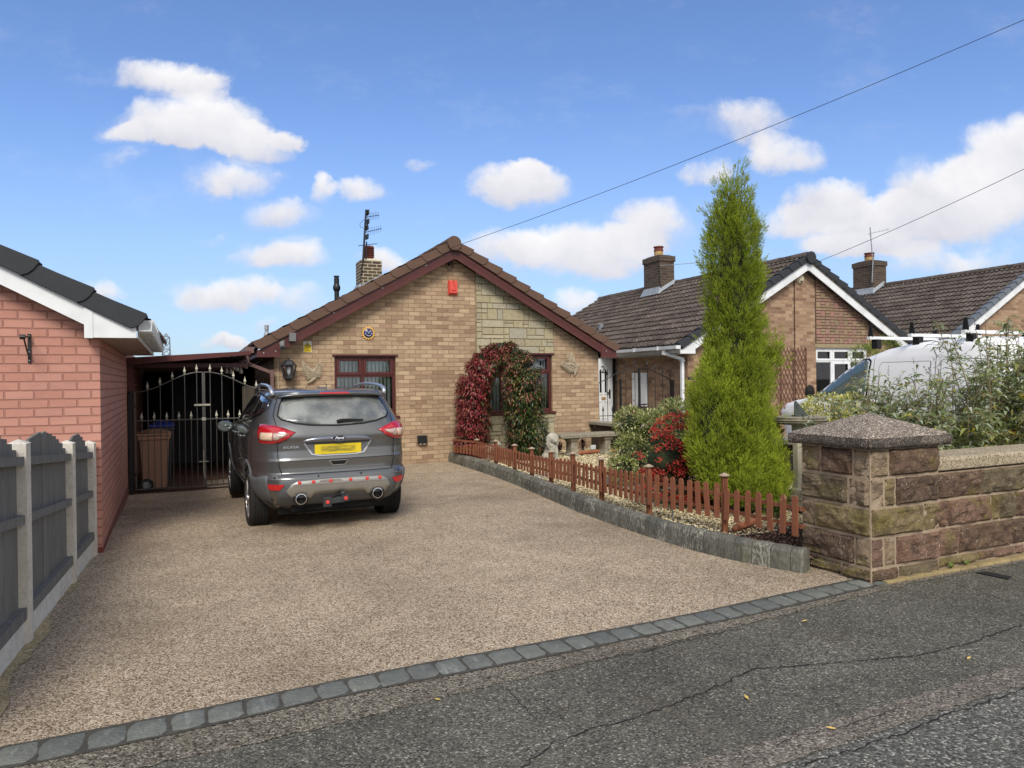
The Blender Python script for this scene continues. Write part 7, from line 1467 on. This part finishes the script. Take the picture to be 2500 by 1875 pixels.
    for ang,m_ in((90,False),(90,True)):
        mb=MB()
        for y0 in(0,2.69):
            pl=[(y0+.405*math.cos(t_),.36+.405*math.sin(t_)) for t_ in[R(a) for a in range(-14,195,12)]]+[(y0+.455*math.cos(t_),.36+.452*math.sin(t_)) for t_ in[R(a) for a in range(194,-15,-12)]]
            addp(mb,B.patch(pl,ang,.010,.03,.05,mirror=m_))
        addp(mb,B.patch([(.47,.30),(2.22,.30),(2.22,.42),(.47,.42)],ang,.012,.02,.08,mirror=m_)); mb.build('wheel_arch_trim','car_trim',smooth=True,**L_)
        wp=[[(.44,1.275),(.00,1.322),(-.36,1.375),(-.46,1.43),(-.42,1.50),(-.20,1.545),(.12,1.572),(.27,1.575),(.36,1.50)],[(1.20,1.215),(.50,1.268),(.42,1.50),(.35,1.578),(.60,1.583),(1.06,1.562)],[(2.12,1.145),(1.28,1.207),(1.14,1.560),(1.30,1.530),(1.62,1.42),(1.95,1.25)]]
        for q in wp: mb=MB(); addp(mb,B.patch(q,ang,.006,.015,.06,mirror=m_)); mb.build('side_window','side_glass',smooth=True,**L_)
        mb=MB()
        ch=[(2.14,1.140),(1.24,1.203),(.46,1.262),(0,1.308),(-.38,1.362),(-.485,1.43),(-.44,1.512),(-.20,1.558),(.3,1.590),(.7,1.593),(1.1,1.572),(1.62,1.43),(2.0,1.24)]; B.line(mb,ch,ang,.014,.007,mirror=m_); mb.build('window_surround','gap_black' ,**L_)
        mb=MB(); B.line(mb,ch[:6],ang,.010,.012,mirror=m_); B.line(mb,[(.33,1.580),(.46,1.262)],ang,.018,.012,mirror=m_); mb.build('bright_strip','chrome',**L_)
        mb=MB(); B.line(mb,[(1.25,1.20),(1.27,.9),(1.22,.44)],ang,.008,.002,mirror=m_); B.line(mb,[(.46,1.26),(.50,1.05),(.42,.78),(.38,.62)],ang,.008,.002,mirror=m_); B.line(mb,[(2.20,1.14),(2.18,.8),(2.16,.44)],ang,.008,.002,mirror=m_); mb.build('door_gap','gap_black',**L_)
        mb=MB(); B.line(mb,[(2.9,1.0),(1.3,1.07),(.2,1.12),(-.30,1.13)],ang,.012,.0035,mirror=m_)
        for y in(.62,1.42):
            h=B.hit((3,y,1.06),(-1,0,0))[0]; sg=-1 if m_ else 1; mb2=MB(); mb2.tube([(sg*(h.x+.00),y-.09,1.055),(sg*(h.x+.035),y-.07,1.06),(sg*(h.x+.035),y+.06,1.062),(sg*h.x,y+.09,1.06)],[.012,.016,.016,.012],7); mb2.build('door_handle','car_paint',smooth=True,**L_)
        sg=-1 if m_ else 1
        mi=blob('mirror',[((sg*1.015,1.86,1.115),(.12,.07,.082)),((sg*1.05,1.88,1.115),(.08,.06,.07))],.02,'car_paint',car,local=True); 
        mb=MB(); k=20; mb.prism([(sg*1.015+.092*math.cos(2*PI*i/k),1.115+.062*math.sin(2*PI*i/k)) for i in range(k)],(0,1.786,0),(1,0,0),(0,0,1),(0,.01,0)); plain('mirror_glass',C(170,178,176),.05,metal=.9); mb.build('mirror_glass','mirror_glass',parent=mi,local=True); mb=MB(); mb.bar((sg*.86,1.93,1.10),(sg*.98,1.88,1.09),.05,.05); mb.build('mirror_arm','car_trim',parent=mi,local=True)
        mb=MB(); x=sg*.665; pts=[(x*.985,-.47,1.572),(x,-.43,1.632),(x,-.30,1.668),(x,.0,1.690),(x,.5,1.700),(x*.99,.95,1.672),(x*.97,1.12,1.610)]; mb.tube(pts,[.026,.027,.022,.020,.020,.021,.026],8); mb.build('roof_rail','rail_alu',smooth=True,**L_)
        mb=MB(); vs=[]
    for y in(0,2.69):
        for sg in(-1,1): wheel(car,sg*.790,y,.350,.235,sg)
    mb=MB(); mb.box(-.62,.62,-.60,3.2,.22,.45); mb.box(-.5,.5,-.72,-.4,.26,.44); mb.tube([(-.3,-.5,.30),(.45,-.55,.30)],.09,10); mb.build('underbody','car_under',**L_)
    mb=MB(); mb.bar((-.05,-.75,.395),(.03,-.98,.395),.07,.06); mb.tube([(.02,-.99,.37),(.02,-1.0,.44)],[.028,.016],10); mb.sph((.02,-1.0,.468),.031,10); mb.bar((-.17,-.985,.385),(.08,-1.0,.405),.035,.06); mb.box(-.20,-.11,-1.01,-.96,.33,.44); mb.box(.0,.09,-1.02,-.98,.38,.455); tw=mb.build('tow_bar','dark_plastic',bevel=.006,**L_)
    mb=MB(); 
    for x,z in((-.155,.385),(.045,.415)): mb=MB(); mb.lathe([(.021,0),(.021,.012),(.001,.014)],(x,-1.012 if x<0 else -1.022,z),(0,-1,0),12); mb.build('tow_bar_dot','sensor_red',parent=tw,local=True)
    mb=MB(); mb.prism([(-.006,0),(.006,0),(.003,.05),(-.003,.05)],(0.05,.05,1.65),(0,1,0),(0,-.8,1),(.01,0,0)); mb.box(-.05,.05,-.02,.10,1.64,1.662); mb.build('roof_antenna','car_trim',bevel=.004,**L_)
build_suv()
def build_van():
    # long axis: nose towards +y, left side faces the drive
    X0,Y0,Z0=10.40,5.82,.18; van=thing('parked_van',(X0,Y0,Z0),'white van with black roof rack feet parked on the neighbour drive behind the shrubs','van'); L_=dict(parent=van,local=True)
    n=newmat('van_glass',.06,spec=.9,coat=.5); setc(n,C(84,100,98))
    plain('van_white',C(244,243,240),.45,var=.02,scale=2,coat=.3,spec=.4)
    secs=[(.22,.70,.05,3.9),(.35,.80,.0,4.0),(.60,.82,-.02,4.05),(.80,.82,-.02,4.12),(.92,.815,.0,4.0),(1.0,.81,.0,3.74),(1.06,.80,.01,3.36),(1.30,.785,.03,3.00),(1.50,.765,.06,2.72),(1.70,.74,.09,2.35),(1.82,.71,.12,1.95),(1.89,.66,.17,1.55),(1.925,.56,.25,1.2),(1.94,.35,.4,1.0)]
    B=Body(secs,n=88,pz=lambda z:6.5-1.5*min(1,max(0,(z-1.1)/.6)),dz=.03); cuts=[]
    for y in(.75,3.30):
        for sg in(-1,1): c=MB(); c.lathe([(.36,0),(.36,.4)],(sg*.58,y,.32),(sg,0,0),32); cuts.append(c)
    B.object('body','van_white',van,cuts)
    for m_ in(False,True):
        sg=-1 if m_ else 1
        mb=MB(); addp(mb,B.patch([(3.17,1.10),(2.22,1.06),(2.14,1.10),(2.10,1.62),(2.16,1.66),(2.40,1.63),(2.70,1.47),(2.98,1.27)],90,.004,.015,.07,mirror=m_)); mb.build('side_window','van_glass',smooth=True,**L_)
        mb=MB(); B.line(mb,[(3.20,1.09),(2.22,1.045),(2.10,1.09),(2.06,1.64),(2.12,1.68),(2.40,1.66),(2.72,1.50),(3.02,1.27),(3.20,1.09)],90,.03,.006,mirror=m_); mb.build('window_seal','gap_black',**L_)
        mb=MB(); B.line(mb,[(2.0,1.75),(1.98,1.0),(2.05,.5)],90,.008,.002,mirror=m_); B.line(mb,[(1.05,1.82),(.98,1.7),(.98,.45)],90,.010,.002,mirror=m_); B.line(mb,[(1.06,1.62),(1.86,1.62),(1.90,1.55),(1.90,1.12),(1.06,1.10),(1.06,1.62)],90,.006,.002,mirror=m_); B.line(mb,[(.18,1.62),(.86,1.66),(.90,1.60),(.90,1.12),(.18,1.12),(.16,1.55),(.18,1.62)],90,.008,.002,mirror=m_); mb.build('panel_gap','box_grey',**L_)
        mb=MB(); addp(mb,B.patch([(.95,1.00),(1.95,1.0),(1.95,.965),(.95,.965)],90,.008,.01,.08,mirror=m_)); addp(mb,B.patch([(.4,.62),(3.0,.62),(3.0,.50),(.4,.50)],90,.012,.01,.1,mirror=m_)); mb.build('side_moulding','gap_black',**L_)
        h=B.hit((3,2.35,.97),(-1,0,0))[0]; mb=MB(); mb.sph((sg*h.x,2.35,.97),.05,8,(.4,1.5,1)); mb.build('door_handle','gap_black',smooth=True,**L_)
        blob('mirror',[((sg*.93,3.10,1.16),(.10,.06,.12)),((sg*.86,3.12,1.10),(.08,.04,.04))],.025,'gap_black',van,local=True)
    mb=MB(); addp(mb,B.patch([(-.66,1.10),(.66,1.10),(.60,1.62),(-.60,1.62)],180,.004,.01,.08)); mb.build('windscreen','side_glass',smooth=True,**L_)
    mb=MB(); addp(mb,B.patch([(-.55,1.15),(-.05,1.15),(-.05,1.6),(-.5,1.6)],0,.004,.01,.08)); addp(mb,B.patch([(.05,1.15),(.55,1.15),(.5,1.6),(.05,1.6)],0,.004,.01,.08)); mb.build('rear_window','side_glass',**L_)
    for sg in(-1,1):
        for y0 in(.75,3.30): wheel(van,sg*.71,y0,.31,.2,sg,spokes=12)
        mb=MB(); mb.sph((sg*.62,3.84,.86),.12,10,(1.1,.8,.8)); mb.build('headlight','tail_clear',smooth=True,**L_)
        mb=MB(); mb.box(sg*.70-.05,sg*.70+.05,.0,.08,.8,1.25); mb.build('tail_lamp','tail_red',**L_)
    for y in(.55,1.35,2.05):
        mb=MB(); mb.box(-.80,.80,y-.03,y+.03,1.985,2.03); bar=mb.build('roof_bar','upvc',**L_)
        for sg in(-1,1):
            mb=MB(); mb.box(sg*.62-.05,sg*.62+.05,y-.05,y+.05,1.84,1.985); mb.prism([(-.045,0),(.045,0),(.02,.17),(-.02,.17)],(sg*.74,y,2.03),(0,1,0),(0,0,1),(sg*.02,0,0)); mb.build('bar_foot','gap_black',parent=bar,local=True)
    mb=MB(); mb.box(-.66,.66,.1,3.7,.2,.4); mb.build('underbody','car_under',**L_)
build_van()
